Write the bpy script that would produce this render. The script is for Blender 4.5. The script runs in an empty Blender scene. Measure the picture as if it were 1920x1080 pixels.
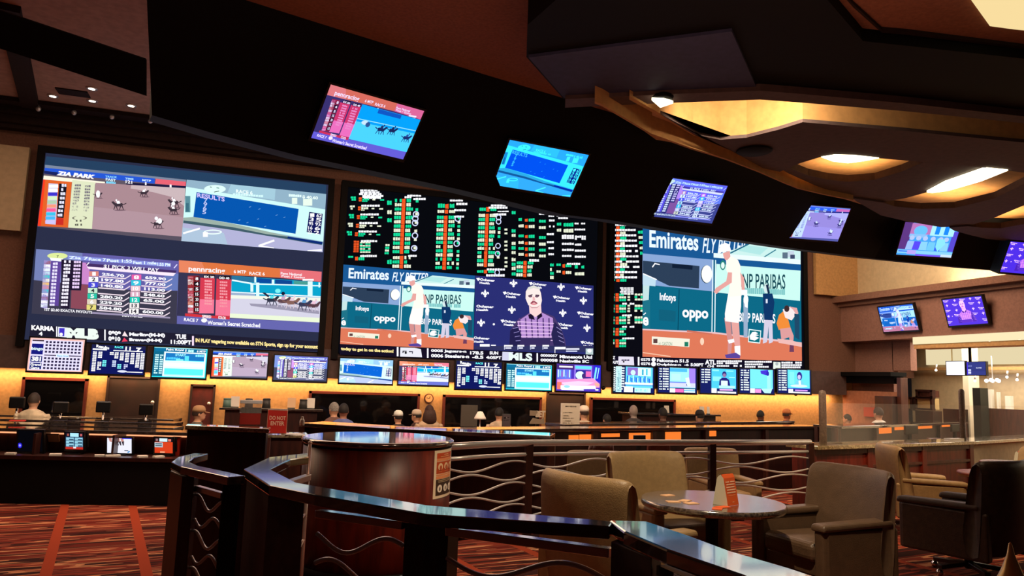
import bpy, math, random
from mathutils import Vector, Matrix
RND = random.Random(11)
SC = bpy.context.scene
COL = SC.collection
PI = math.pi
# ------------------------------------------------------------------ camera
FPX, YAW, PITCH, ROLL = 1400.0, .327, .124, -.0337
EYE = Vector((0, 0, 1.6))
_cy, _sy, _cp, _sp, _cr, _sr = math.cos(YAW), math.sin(YAW), math.cos(PITCH), math.sin(PITCH), math.cos(ROLL), math.sin(ROLL)
FW = Vector((_sy*_cp, _cy*_cp, _sp))
_rt = Vector((_cy, -_sy, 0)); _up = _rt.cross(FW)
RT = _rt*_cr - _up*_sr; UP = _up*_cr + _rt*_sr
cam = bpy.data.cameras.new('camera'); cam.sensor_width = 36; cam.lens = 36*FPX/1920
cam.clip_start = .02; cam.clip_end = 200
camo = bpy.data.objects.new('camera', cam); COL.objects.link(camo)
m = Matrix.Identity(4)
for i in range(3):
    m[i][0] = RT[i]; m[i][1] = UP[i]; m[i][2] = -FW[i]; m[i][3] = EYE[i]
camo.matrix_world = m
SC.camera = camo

# the survey of the room: a line of sight through a point of the photo, met with a known plane
def sight(x, y): return RT*((x-960)/FPX) - UP*((y-540)/FPX) + FW
def on_y(x, y, Y): w = sight(x, y); return EYE + w*(Y/w.y)
def on_x(x, y, X): w = sight(x, y); return EYE + w*(X/w.x)
def on_z(x, y, z): w = sight(x, y); return EYE + w*((z-1.6)/w.z)
def on_line(x, y, p, q):
    """meet with the vertical plane through p and q"""
    n = Vector((-(q[1]-p[1]), q[0]-p[0], 0)); w = sight(x, y)
    t = (Vector((p[0], p[1], 0))-EYE).dot(n)/w.dot(n)
    return EYE + w*t
def bulk_y(x): return 8.40+.30*x-.0045*x*x-(.118*(x-10)**2 if x > 10 else 0)
def on_bulk(px, py, off=0.0):
    w = sight(px, py); t = 9.
    for _ in range(60):
        p = EYE+w*t
        e = p.y-(bulk_y(p.x)-.85*(p.z-4.6)+off)
        t -= e/(w.y-(.30-.009*p.x-(.236*(p.x-10) if p.x > 10 else 0))*w.x+.85*w.z)*.6
    return EYE+w*t

# ------------------------------------------------------------------ colours and materials
def lin(c):
    c = c/255.0
    return c/12.92 if c <= .04045 else ((c+.055)/1.055)**2.4
def rgb(r, g, b): return (lin(r), lin(g), lin(b), 1.0)
MATS = {}
def mat(name, col=(128, 128, 128), rough=.5, metal=0., spec=.5, noise=0., nscale=20., col2=None, bump=0., bscale=60., coat=0., emit=0., alpha=1., trans=0.):
    if name in MATS: return MATS[name]
    M = bpy.data.materials.new(name); M.use_nodes = True
    nt = M.node_tree; b = nt.nodes['Principled BSDF']
    b.inputs['Base Color'].default_value = rgb(*col)
    b.inputs['Roughness'].default_value = rough
    b.inputs['Metallic'].default_value = metal
    b.inputs['Specular IOR Level'].default_value = spec
    if coat: b.inputs['Coat Weight'].default_value = coat; b.inputs['Coat Roughness'].default_value = .05; b.inputs['Coat IOR'].default_value = 1.9 if coat > .5 else 1.5
    if emit:
        b.inputs['Emission Color'].default_value = rgb(*col); b.inputs['Emission Strength'].default_value = emit
    if trans: b.inputs['Transmission Weight'].default_value = trans
    if alpha < 1: b.inputs['Alpha'].default_value = alpha
    tc = nt.nodes.new('ShaderNodeTexCoord')
    if noise or col2:
        n = nt.nodes.new('ShaderNodeTexNoise'); n.inputs['Scale'].default_value = nscale; n.inputs['Detail'].default_value = 5
        nt.links.new(tc.outputs['Object'], n.inputs['Vector'])
        r = nt.nodes.new('ShaderNodeValToRGB')
        c2 = col2 or tuple(max(0, c*(1-noise)) for c in col)
        r.color_ramp.elements[0].position = .35; r.color_ramp.elements[1].position = .65
        r.color_ramp.elements[0].color = rgb(*c2); r.color_ramp.elements[1].color = rgb(*col)
        nt.links.new(n.outputs['Fac'], r.inputs['Fac']); nt.links.new(r.outputs['Color'], b.inputs['Base Color'])
    if bump:
        n2 = nt.nodes.new('ShaderNodeTexNoise'); n2.inputs['Scale'].default_value = bscale; n2.inputs['Detail'].default_value = 4
        nt.links.new(tc.outputs['Object'], n2.inputs['Vector'])
        bp = nt.nodes.new('ShaderNodeBump'); bp.inputs['Strength'].default_value = bump; bp.inputs['Distance'].default_value = .01
        nt.links.new(n2.outputs['Fac'], bp.inputs['Height']); nt.links.new(bp.outputs['Normal'], b.inputs['Normal'])
    MATS[name] = M
    return M
def wood(name, c1, c2, rough=.35, scale=(6, 6, .8), coat=.3):
    if name in MATS: return MATS[name]
    M = mat(name, c1, rough+.08, coat=coat*.6); nt = M.node_tree; b = nt.nodes['Principled BSDF']; b.inputs['Coat Roughness'].default_value = .42
    tc = nt.nodes.new('ShaderNodeTexCoord'); mp = nt.nodes.new('ShaderNodeMapping'); mp.inputs['Scale'].default_value = scale
    n = nt.nodes.new('ShaderNodeTexNoise'); n.inputs['Scale'].default_value = 3; n.inputs['Detail'].default_value = 8; n.inputs['Distortion'].default_value = .6
    r = nt.nodes.new('ShaderNodeValToRGB'); r.color_ramp.elements[0].position = .3; r.color_ramp.elements[1].position = .7
    r.color_ramp.elements[0].color = rgb(*c2); r.color_ramp.elements[1].color = rgb(*c1)
    nt.links.new(tc.outputs['Object'], mp.inputs['Vector']); nt.links.new(mp.outputs['Vector'], n.inputs['Vector'])
    nt.links.new(n.outputs['Fac'], r.inputs['Fac']); nt.links.new(r.outputs['Color'], b.inputs['Base Color'])
    return M
def granite(name, base, speck, rough=.12):
    M = mat(name, base, rough, spec=.9, coat=1.0); nt = M.node_tree; b = nt.nodes['Principled BSDF']
    tc = nt.nodes.new('ShaderNodeTexCoord'); v = nt.nodes.new('ShaderNodeTexVoronoi'); v.inputs['Scale'].default_value = 45
    n = nt.nodes.new('ShaderNodeTexNoise'); n.inputs['Scale'].default_value = 14; n.inputs['Detail'].default_value = 8
    mx = nt.nodes.new('ShaderNodeMath'); mx.operation = 'MULTIPLY'
    r = nt.nodes.new('ShaderNodeValToRGB'); e = r.color_ramp.elements
    e[0].position = .05; e[0].color = rgb(*base); e[1].position = .45; e[1].color = rgb(*speck)
    for k in (v, n): nt.links.new(tc.outputs['Object'], k.inputs['Vector'])
    nt.links.new(v.outputs['Distance'], mx.inputs[0]); nt.links.new(n.outputs['Fac'], mx.inputs[1])
    nt.links.new(mx.outputs[0], r.inputs['Fac']); nt.links.new(r.outputs['Color'], b.inputs['Base Color'])
    return M
def lamp_mat(name, col, strength):
    if name in MATS: return MATS[name]
    M = bpy.data.materials.new(name); M.use_nodes = True; nt = M.node_tree; nt.nodes.clear()
    e = nt.nodes.new('ShaderNodeEmission'); e.inputs['Color'].default_value = rgb(*col); e.inputs['Strength'].default_value = strength
    o = nt.nodes.new('ShaderNodeOutputMaterial'); nt.links.new(e.outputs[0], o.inputs[0]); MATS[name] = M
    return M

def screen_mat(name, strength):
    if name in MATS: return MATS[name]
    M = bpy.data.materials.new(name); M.use_nodes = True; nt = M.node_tree; nt.nodes.clear()
    a = nt.nodes.new('ShaderNodeAttribute'); a.attribute_name = 'picture'
    e = nt.nodes.new('ShaderNodeEmission'); e.inputs['Strength'].default_value = strength
    o = nt.nodes.new('ShaderNodeOutputMaterial')
    nt.links.new(a.outputs['Color'], e.inputs['Color']); nt.links.new(e.outputs[0], o.inputs[0]); MATS[name] = M
    return M

# ------------------------------------------------------------------ meshes
class MB:
    def __init__(s): s.v = []; s.f = []; s.m = []; s.s = []
    def add(s, vs, fs, mi=0, smooth=False):
        o = len(s.v); s.v += [Vector(v) for v in vs]
        for f in fs: s.f.append(tuple(o+i for i in f)); s.m.append(mi); s.s.append(smooth)
        return s
    def hexa(s, b, t, mi=0):
        """bottom ring, top ring of any length"""
        n = len(b)
        fs = [tuple(reversed(range(n))), tuple(range(n, 2*n))] + [(i, (i+1) % n, n+(i+1) % n, n+i) for i in range(n)]
        return s.add(list(b)+list(t), fs, mi)
    def box(s, c, size, rz=0., mi=0, rx=0.):
        M = Matrix.Rotation(rz, 3, 'Z') @ Matrix.Rotation(rx, 3, 'X'); c = Vector(c)
        x, y, z = (k/2 for k in size)
        ring = lambda zz: [c+M@Vector(p) for p in ((-x, -y, zz), (x, -y, zz), (x, y, zz), (-x, y, zz))]
        return s.hexa(ring(-z), ring(z), mi)
    def bar(s, p, q, w, h, mi=0, up=(0, 0, 1)):
        """rectangular bar from p to q: w across, h along up"""
        p, q = Vector(p), Vector(q); d = (q-p).normalized(); u = Vector(up); a = d.cross(u).normalized(); u = a.cross(d).normalized()
        r = lambda k: [k-a*w/2-u*h/2, k+a*w/2-u*h/2, k+a*w/2+u*h/2, k-a*w/2+u*h/2]
        return s.hexa(r(p), r(q), mi)
    def prism(s, poly, z0, z1, mi=0):
        a = sum(poly[i][0]*poly[(i+1) % len(poly)][1]-poly[(i+1) % len(poly)][0]*poly[i][1] for i in range(len(poly)))
        if a < 0: poly = list(reversed(poly))
        return s.hexa([(p[0], p[1], z0) for p in poly], [(p[0], p[1], z1) for p in poly], mi)
    def extr(s, pts, d, mi=0):
        d = Vector(d); return s.hexa([Vector(p) for p in pts], [Vector(p)+d for p in pts], mi)
    def tube(s, path, r, n=8, mi=0, closed=False, flat=1.0):
        P = [Vector(p) for p in path]; N = len(P); vs = []
        rr = r if isinstance(r, (list, tuple)) else [r]*N
        for i, p in enumerate(P):
            d = (P[min(i+1, N-1)]-P[max(i-1, 0)]).normalized()
            ref = Vector((0, 0, 1)) if abs(d.z) < .95 else Vector((1, 0, 0))
            a = d.cross(ref).normalized(); b = a.cross(d)
            for k in range(n):
                t = 2*PI*k/n; vs.append(p+a*math.cos(t)*rr[i]*flat+b*math.sin(t)*rr[i])
        fs = [(i*n+k, i*n+(k+1) % n, (i+1)*n+(k+1) % n, (i+1)*n+k) for i in range(N-1) for k in range(n)]
        fs += [tuple(reversed(range(n))), tuple((N-1)*n+k for k in range(n))]
        return s.add(vs, fs, mi, True)
    def lathe(s, prof, c=(0, 0, 0), n=32, mi=0, smooth=True, sx=1., sy=1.):
        c = Vector(c); vs = []
        for r, z in prof:
            for k in range(n): vs.append(c+Vector((r*sx*math.cos(2*PI*k/n), r*sy*math.sin(2*PI*k/n), z)))
        N = len(prof)
        fs = [(i*n+k, i*n+(k+1) % n, (i+1)*n+(k+1) % n, (i+1)*n+k) for i in range(N-1) for k in range(n)]
        if prof[0][0] > 1e-4: fs.append(tuple(reversed(range(n))))
        if prof[-1][0] > 1e-4: fs.append(tuple((N-1)*n+k for k in range(n)))
        return s.add(vs, fs, mi, smooth)
    def ball(s, c, r, mi=0, n=14, m=10):
        rx, ry, rz = r if isinstance(r, (tuple, list)) else (r, r, r)
        pr = [(math.sin(PI*i/m)+1e-5*(i in (0, m)), -math.cos(PI*i/m)*rz) for i in range(m+1)]
        return s.lathe(pr, c, n, mi, True, rx, ry)
    def build(s, name, mats, parent=None, bevel=0., seg=2, sub=0, wl=False, at=None):
        me = bpy.data.meshes.new(name)
        off = Vector(at) if at is not None else (parent_loc(parent) if parent else Vector((0, 0, 0)))
        me.from_pydata([tuple(v-off) for v in s.v], [], s.f)
        mats = mats if isinstance(mats, (list, tuple)) else [mats]
        for k in mats: me.materials.append(k)
        me.polygons.foreach_set('material_index', s.m); me.polygons.foreach_set('use_smooth', s.s)
        me.update()
        o = bpy.data.objects.new(name, me); COL.objects.link(o)
        if at is not None: o.location = off - (parent_loc(parent) if parent else Vector((0, 0, 0)))
        if parent: o.parent = parent
        if bevel:
            b = o.modifiers.new('bevel', 'BEVEL'); b.width = bevel; b.segments = seg; b.limit_method = 'ANGLE'; b.angle_limit = .6
            b.harden_normals = False
        if sub:
            b = o.modifiers.new('smooth', 'SUBSURF'); b.levels = sub; b.render_levels = sub
        return o
def parent_loc(o):
    l = Vector((0, 0, 0))
    while o: l += o.location; o = o.parent
    return l
def thing(name, label, cat, loc=(0, 0, 0), group=None):
    o = bpy.data.objects.new(name, None); COL.objects.link(o); o.location = loc; o.empty_display_size = .1
    o['label'] = label; o['category'] = cat
    if group: o['group'] = group
    return o
def tag(o, label, cat, group=None, kind=None):
    o['label'] = label; o['category'] = cat
    if group: o['group'] = group
    if kind: o['kind'] = kind
    return o
def struct(o, label=None):
    o['kind'] = 'structure'
    if label: o['label'] = label; o['category'] = 'structure'
    return o
def dup(root, loc, rz=0., label=None, scale=None):
    r = root.copy(); COL.objects.link(r); r.location = loc; r.rotation_euler = (0, 0, rz)
    if scale: r.scale = (scale,)*3
    if label: r['label'] = label
    def rec(a, b):
        for ch in list(a.children):
            c = ch.copy(); COL.objects.link(c); c.parent = b; rec(ch, c)
    rec(root, r)
    return r

# ------------------------------------------------------------------ pictures shown on the screens
_txt = {}
def text_mesh(s, bold, shear):
    k = (s, bold, shear)
    if k not in _txt:
        cu = bpy.data.curves.new('t', 'FONT'); cu.body = s; cu.offset = bold; cu.shear = shear; cu.resolution_u = 3
        o = bpy.data.objects.new('t', cu); COL.objects.link(o)
        dg = bpy.context.evaluated_depsgraph_get(); dg.update()
        me = bpy.data.meshes.new_from_object(o.evaluated_get(dg))
        vs = [(v.co.x, v.co.y) for v in me.vertices]; fs = [tuple(p.vertices) for p in me.polygons]
        xs = [v[0] for v in vs] or [0, 1]; ys = [v[1] for v in vs] or [0, 1]
        _txt[k] = ([((v[0]-min(xs))/(max(xs)-min(xs)+1e-9), (v[1]-min(ys))/(max(ys)-min(ys)+1e-9)) for v in vs], fs)
        bpy.data.objects.remove(o); bpy.data.curves.remove(cu); bpy.data.meshes.remove(me)
    return _txt[k]
class Buf:
    def __init__(s): s.v = []; s.f = []; s.c = []; s.k = 0
EPS = 1.2e-4
class Pic:
    """a flat picture; m maps the drawing's own coordinates to the point on the screen"""
    def __init__(s, m, n, buf=None, tint=None): s.m = m; s.n = Vector(n); s.b = buf or Buf(); s.tint = tint
    def col(s, c):
        r, g, b = c
        if s.tint: r, g, b = s.tint(r, g, b)
        return rgb(max(0, min(255, r)), max(0, min(255, g)), max(0, min(255, b)))
    def _emit(s, pts, fs, c):
        o = len(s.b.v); off = s.n*(EPS*s.b.k)
        s.b.v += [tuple(Vector(p)+off) for p in pts]; c = s.col(c)
        for f in fs: s.b.f.append(tuple(o+i for i in f)); s.b.c.append(c)
    def poly(s, pts, c, up=1):
        s.b.k += up; s._emit([s.m(*p) for p in pts], [tuple(range(len(pts)))], c); return s
    def rect(s, x0, y0, x1, y1, c, up=1): return s.poly([(x0, y0), (x1, y0), (x1, y1), (x0, y1)], c, up)
    def line(s, x0, y0, x1, y1, w, c, up=1):
        d = math.hypot(x1-x0, y1-y0) or 1; a, b = -(y1-y0)/d*w/2, (x1-x0)/d*w/2
        return s.poly([(x0+a, y0+b), (x1+a, y1+b), (x1-a, y1-b), (x0-a, y0-b)], c, up)
    def ell(s, cx, cy, rx, ry, c, n=20, up=1, hole=0.):
        if not hole: return s.poly([(cx+rx*math.cos(2*PI*k/n), cy+ry*math.sin(2*PI*k/n)) for k in range(n)], c, up)
        s.b.k += up
        a = [s.m(cx+rx*math.cos(2*PI*k/n), cy+ry*math.sin(2*PI*k/n)) for k in range(n)]
        b = [s.m(cx+rx*hole*math.cos(2*PI*k/n), cy+ry*hole*math.sin(2*PI*k/n)) for k in range(n)]
        s._emit(a+b, [(k, (k+1) % n, n+(k+1) % n, n+k) for k in range(n)], c); return s
    def text(s, t, x0, y0, x1, y1, c, bold=0., shear=0., slope=0., up=1):
        s.b.k += up; vs, fs = text_mesh(t, bold, shear)
        s._emit([s.m(x0+(x1-x0)*a, y1+(y0-y1)*b+slope*a) for a, b in vs], fs, c); return s
    def glyphs(s, x0, y0, x1, y1, c, n=6, slope=0., up=0, gap=.16):
        """a run of unreadable characters, as blurred on the real board"""
        w = (x1-x0)/n
        for i in range(n):
            if i and RND.random() < .06: continue
            a = x0+w*(i+gap*RND.random()*.6); b = x0+w*(i+1-gap*.5); q = slope*i/n
            t = (y1-y0)*.22*RND.random()
            s.poly([(a, y0+t+q), (b, y0+t*.4+q), (b, y1+q), (a, y1-t*.3+q)], c, up)
        return s
    def wrap(s, quad):
        """a drawing traced in coordinates whose four corners (TL,TR,BR,BL) are quad, on the unit square of this picture"""
        (ax, ay), (bx, by), (cx, cy), (dx, dy) = quad
        def inv(x, y):
            u = v = .5
            for _ in range(12):
                X = ax*(1-u)*(1-v)+bx*u*(1-v)+cx*u*v+dx*(1-u)*v-x
                Y = ay*(1-u)*(1-v)+by*u*(1-v)+cy*u*v+dy*(1-u)*v-y
                a11 = (bx-ax)*(1-v)+(cx-dx)*v; a12 = (dx-ax)*(1-u)+(cx-bx)*u
                a21 = (by-ay)*(1-v)+(cy-dy)*v; a22 = (dy-ay)*(1-u)+(cy-by)*u
                D = a11*a22-a12*a21
                u -= (X*a22-Y*a12)/D; v -= (Y*a11-X*a21)/D
            return s.m(min(1, max(0, u)), min(1, max(0, v)))
        return Pic(inv, s.n, s.b, s.tint)
    def window(s, TL, TR, BR, BL):
        """the unit square laid on four corners given in this picture's coordinates"""
        A, B, D, E = (Vector(s.m(*p)) for p in (TL, TR, BR, BL))
        return Pic(lambda u, v: A*(1-u)*(1-v)+B*u*(1-v)+D*u*v+E*(1-u)*v, s.n, s.b, s.tint)
    def build(s, name, parent, material):
        me = bpy.data.meshes.new(name); off = parent_loc(parent)
        me.from_pydata([tuple(Vector(v)-off) for v in s.b.v], [], s.b.f); me.materials.append(material)
        at = me.color_attributes.new('picture', 'FLOAT_COLOR', 'CORNER')
        d = []
        for p, c in zip(me.polygons, s.b.c): d += list(c)*p.loop_total
        at.data.foreach_set('color', d); me.update()
        o = bpy.data.objects.new(name, me); COL.objects.link(o); o.parent = parent
        return o
def unit(A, B, D, E, n, tint=None):
    A, B, D, E = map(Vector, (A, B, D, E))
    return Pic(lambda u, v: A*(1-u)*(1-v)+B*u*(1-v)+D*u*v+E*(1-u)*v, n, None, tint)
# ------------------------------------------------------------------ what the screens show (drawn once, laid on each screen that shows it)
W_ = (245, 245, 250)
def horse(p, x, y, s, body, legs, silks, shadow=None, flip=1):
    X = lambda a: x+a*s*flip
    if shadow: p.ell(x+.2*s, y+.62*s, .75*s, .08*s, shadow, 10)
    p.poly([(X(-.6), y-.05*s), (X(-.45), y-.22*s), (X(.3), y-.2*s), (X(.62), y-.45*s), (X(.85), y-.38*s), (X(.8), y-.27*s), (X(.5), y+.05*s), (X(.35), y+.18*s), (X(-.4), y+.2*s)], body)
    for a, b in ((-.45, -.62), (-.3, -.12), (.25, .12), (.38, .58)):
        p.poly([(X(a-.05), y+.1*s), (X(a+.08), y+.1*s), (X(b+.05), y+.58*s), (X(b-.04), y+.58*s)], legs, 0)
    p.poly([(X(-.58), y-.08*s), (X(-.95), y-.25*s), (X(-.98), y-.14*s), (X(-.6), y+.02*s)], body, 0)
    p.poly([(X(-.25), y-.18*s), (X(-.1), y-.5*s), (X(.25), y-.42*s), (X(.15), y-.15*s)], silks)
    p.ell(X(.24), y-.56*s, .11*s, .12*s, silks, 8, 0)

def pic_penn(P, horses='pack'):
    P.rect(0, 0, 1, 1, (52, 50, 78))
    z = P.wrap([(100, 50), (1810, 190), (1780, 915), (75, 815)])
    z.poly([(75, 720), (1785, 800), (1780, 915), (70, 815)], (98, 98, 168))
    z.poly([(100, 50), (1810, 190), (1810, 315), (1300, 262), (100, 197)], (214, 112, 62))
    z.poly([(100, 50), (360, 72), (420, 215), (100, 197)], (224, 128, 92))
    z.poly([(1290, 150), (1810, 190), (1810, 315), (1290, 262)], (222, 108, 116))
    z.text('pennracing', 210, 122, 632, 200, W_, .02, 0, 28)
    z.text('6 MTP', 735, 165, 880, 205, W_, .02, 0, 8); z.text('RACE 6', 920, 188, 1105, 226, W_, .02, 0, 8)
    z.text('Penn National', 1300, 192, 1560, 222, W_, .02, 0, 18); z.text('Post / Going', 1310, 226, 1600, 262, W_, .02, 0, 20); z.rect(1570, 276, 1710, 298, W_)
    z.rect(200, 238, 335, 690, (150, 40, 48))
    for i in range(13): z.rect(202, 250+34*i, 262, 280+34*i, [(238, 160, 180), (246, 240, 240), (246, 246, 240), (220, 150, 130), (240, 240, 250), (238, 120, 140)][i % 6], 0)
    for i, t in enumerate(['8', '4', '5', '15', '20', '12', '15']):
        z.rect(270, 246+62*i, 334, 300+62*i, (30, 16, 22), 0); z.text(t, 288, 256+62*i, 322, 292+62*i, W_, .03)
    z.poly([(345, 262), (512, 270), (500, 690), (330, 690)], (206, 56, 76)); z.poly([(532, 272), (706, 282), (690, 730), (516, 722)], (206, 56, 76))
    z.poly([(338, 520), (505, 524), (500, 690), (330, 690)], (236, 116, 146)); z.poly([(524, 526), (697, 532), (690, 720), (518, 712)], (236, 116, 146))
    for i in range(9):
        z.glyphs(392, 288+34*i, 480, 312+34*i, (236, 150, 160), 4, 6); z.glyphs(568, 300+36*i, 660, 324+36*i, (236, 150, 160), 4, 6)
    z.rect(380, 226, 512, 268, (26, 14, 20)); z.rect(556, 240, 690, 282, (26, 14, 20))
    z.text('EX 20', 388, 236, 505, 262, W_, .04, 0, 6); z.text('DD 40', 566, 248, 682, 276, W_, .04, 0, 6)
    z.poly([(170, 690), (690, 735), (684, 762), (168, 722)], (206, 50, 60))
    z.text('SPEED', 366, 706, 470, 742, W_, .03, 0, 8); z.text('COLOR', 552, 720, 642, 756, W_, .03, 0, 8)
    z.text('RACE 7', 155, 742, 322, 782, W_, .03, .1, 14); z.ell(388, 772, 34, 26, W_); z.text('Woman\'s Secret Scratched', 425, 772, 1050, 822, W_, .03, 0, 36)
    z.poly([(710, 238), (1805, 318), (1786, 800), (688, 742)], (206, 204, 222))
    z.poly([(710, 238), (1805, 318), (1800, 500), (704, 470)], (10, 158, 196))
    z.poly([(710, 240), (1000, 262), (1000, 320), (708, 300)], (40, 110, 150)); z.poly([(1010, 264), (1190, 278), (1190, 330), (1010, 322)], (10, 70, 150)); z.poly([(1230, 282), (1440, 296), (1440, 345), (1230, 338)], (14, 66, 140))
    z.poly([(1460, 298), (1640, 310), (1640, 345), (1460, 340)], (70, 150, 140))
    z.line(712, 290, 950, 332, 18, (225, 250, 255)); z.line(930, 335, 1800, 360, 14, (225, 250, 255)); z.line(705, 434, 1800, 492, 14, (230, 245, 250))
    for x0, y0, y1, w in ((1020, 320, 500, 38), (950, 335, 430, 34), (1205, 285, 340, 30), (1665, 305, 480, 60), (990, 250, 320, 22), (1780, 320, 380, 20)): z.rect(x0-w/2, y0, x0+w/2, y1, (215, 248, 252))
    z.poly([(700, 440), (990, 455), (985, 492), (700, 486)], (150, 170, 200))
    z.poly([(700, 470), (1800, 505), (1795, 545), (698, 510)], (232, 236, 222)); z.poly([(690, 690), (1786, 745), (1786, 798), (688, 740)], (226, 238, 208))
    z.poly([(920, 570), (1300, 590), (1780, 660), (1780, 700), (1300, 645), (940, 600)], (150, 146, 168))
    if horses == 'pack':
        for x, y, s, b, l, k in ((1190, 530, 110, (44, 48, 66), (70, 72, 92), (90, 220, 225)), (1330, 545, 120, (92, 66, 74), (196, 186, 204), (200, 160, 190)), (1440, 560, 125, (128, 92, 84), (206, 190, 200), (224, 196, 210)),
                                 (1590, 585, 125, (52, 56, 84), (84, 84, 104), (90, 150, 200)), (1710, 600, 120, (86, 60, 70), (190, 180, 200), (230, 190, 210))):
            horse(z, x, y, s, b, l, k)
        z.poly([(1070, 440), (1110, 440), (1160, 480), (1150, 500)], (40, 40, 60)); z.ell(1265, 420, 34, 26, (120, 235, 235)); z.ell(1330, 452, 22, 22, (24, 24, 50))
    else:
        z.poly([(710, 238), (1805, 318), (1800, 520), (704, 480)], (0, 170, 196)); z.poly([(704, 480), (1800, 520), (1786, 800), (688, 742)], (70, 222, 212)); z.poly([(1010, 264), (1440, 296), (1440, 350), (1010, 322)], (10, 90, 150)); z.line(705, 440, 1800, 480, 12, (150, 240, 236))
        horse(z, 1180, 540, 120, (20, 44, 66), (20, 44, 66), (30, 50, 70)); horse(z, 1380, 530, 110, (20, 40, 60), (20, 40, 60), (20, 40, 60)); horse(z, 1680, 600, 110, (20, 50, 80), (20, 50, 80), (40, 80, 120))
        z.ell(860, 480, 60, 30, (200, 244, 240)); z.ell(920, 500, 40, 36, (40, 90, 110))

def pic_results(P):
    P.rect(0, 0, 1, 1, (150, 184, 202))
    z = P.wrap([(120, 100), (1690, 265), (1650, 920), (60, 790)])
    z.poly([(120, 100), (1690, 265), (1680, 440), (110, 185)], (140, 172, 192))
    z.poly([(600, 150), (1100, 200), (1090, 330), (560, 250)], (158, 196, 212))
    z.poly([(110, 180), (230, 200), (1680, 440), (1660, 800), (190, 540), (80, 530)], (200, 240, 238))
    z.ell(425, 205, 118, 46, (214, 246, 238)); z.line(370, 180, 390, 186, 8, (40, 80, 80)); z.line(415, 240, 470, 228, 8, (40, 80, 80)); z.line(440, 190, 470, 196, 8, (60, 120, 120))
    z.poly([(226, 240), (1366, 432), (1330, 712), (190, 520)], (6, 82, 168))
    z.text('RESULTS', 232, 250, 530, 300, (205, 190, 250), .03, 0, 48)
    for i, t in enumerate('7965'): z.text(t, 305-6*i, 312+44*i, 345-6*i, 356+44*i, (190, 200, 240), .02)
    for x, y in ((800, 412), (1100, 505), (890, 548), (770, 588), (680, 560), (905, 436), (970, 632), (1190, 530)): z.line(x, y, x+22, y-8, 6, (110, 160, 210), 0)
    z.text('RACE 6', 655, 208, 840, 250, (235, 255, 250), .03, 0, 20); z.glyphs(620, 250, 960, 275, (205, 240, 240), 12, 25)
    z.glyphs(1250, 262, 1400, 292, (220, 250, 245), 6, 10); z.text('$ 40.60', 1410, 276, 1592, 316, (235, 255, 245), .03, 0, 16); z.rect(1288, 305, 1350, 375, (225, 245, 228)); z.rect(1418, 320, 1525, 395, (225, 245, 228))
    z.poly([(1490, 466), (1650, 490), (1622, 722), (1460, 692)], (16, 22, 88))
    for i, (a, b) in enumerate((('1', '62'), ('3', '5'), ('95', '92'), ('16', '6'), ('22', '2'))): z.text(a, 1500-7*i, 482+48*i, 1550-7*i, 522+48*i, W_, .02); z.text(b, 1575-7*i, 488+48*i, 1640-7*i, 528+48*i, W_, .02)
    z.rect(102, 285, 158, 470, (88, 138, 150)); z.rect(110, 365, 142, 460, (60, 108, 124))
    z.poly([(85, 530), (190, 520), (640, 600), (1250, 740), (1240, 768), (620, 660), (80, 592)], (150, 170, 160))
    z.poly([(85, 560), (200, 575), (640, 640), (1000, 715), (1250, 745), (1640, 812), (1640, 842), (1250, 775), (620, 668), (82, 590)], (62, 88, 100))
    z.poly([(1240, 740), (1650, 806), (1645, 834), (1236, 764)], (10, 40, 112))
    z.poly([(82, 590), (620, 668), (1250, 776), (1650, 842), (1650, 920), (60, 790)], (172, 172, 208)); z.poly([(75, 640), (520, 700), (560, 830), (60, 790)], (168, 190, 212))
    z.ell(400, 690, 100, 28, (225, 244, 240)); z.ell(400, 690, 80, 14, (172, 180, 208)); z.line(80, 705, 260, 650, 20, W_); z.rect(292, 690, 345, 745, W_); z.line(910, 845, 1085, 785, 22, W_); z.line(905, 845, 1080, 872, 16, W_); z.line(1470, 910, 1640, 896, 24, W_)

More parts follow.
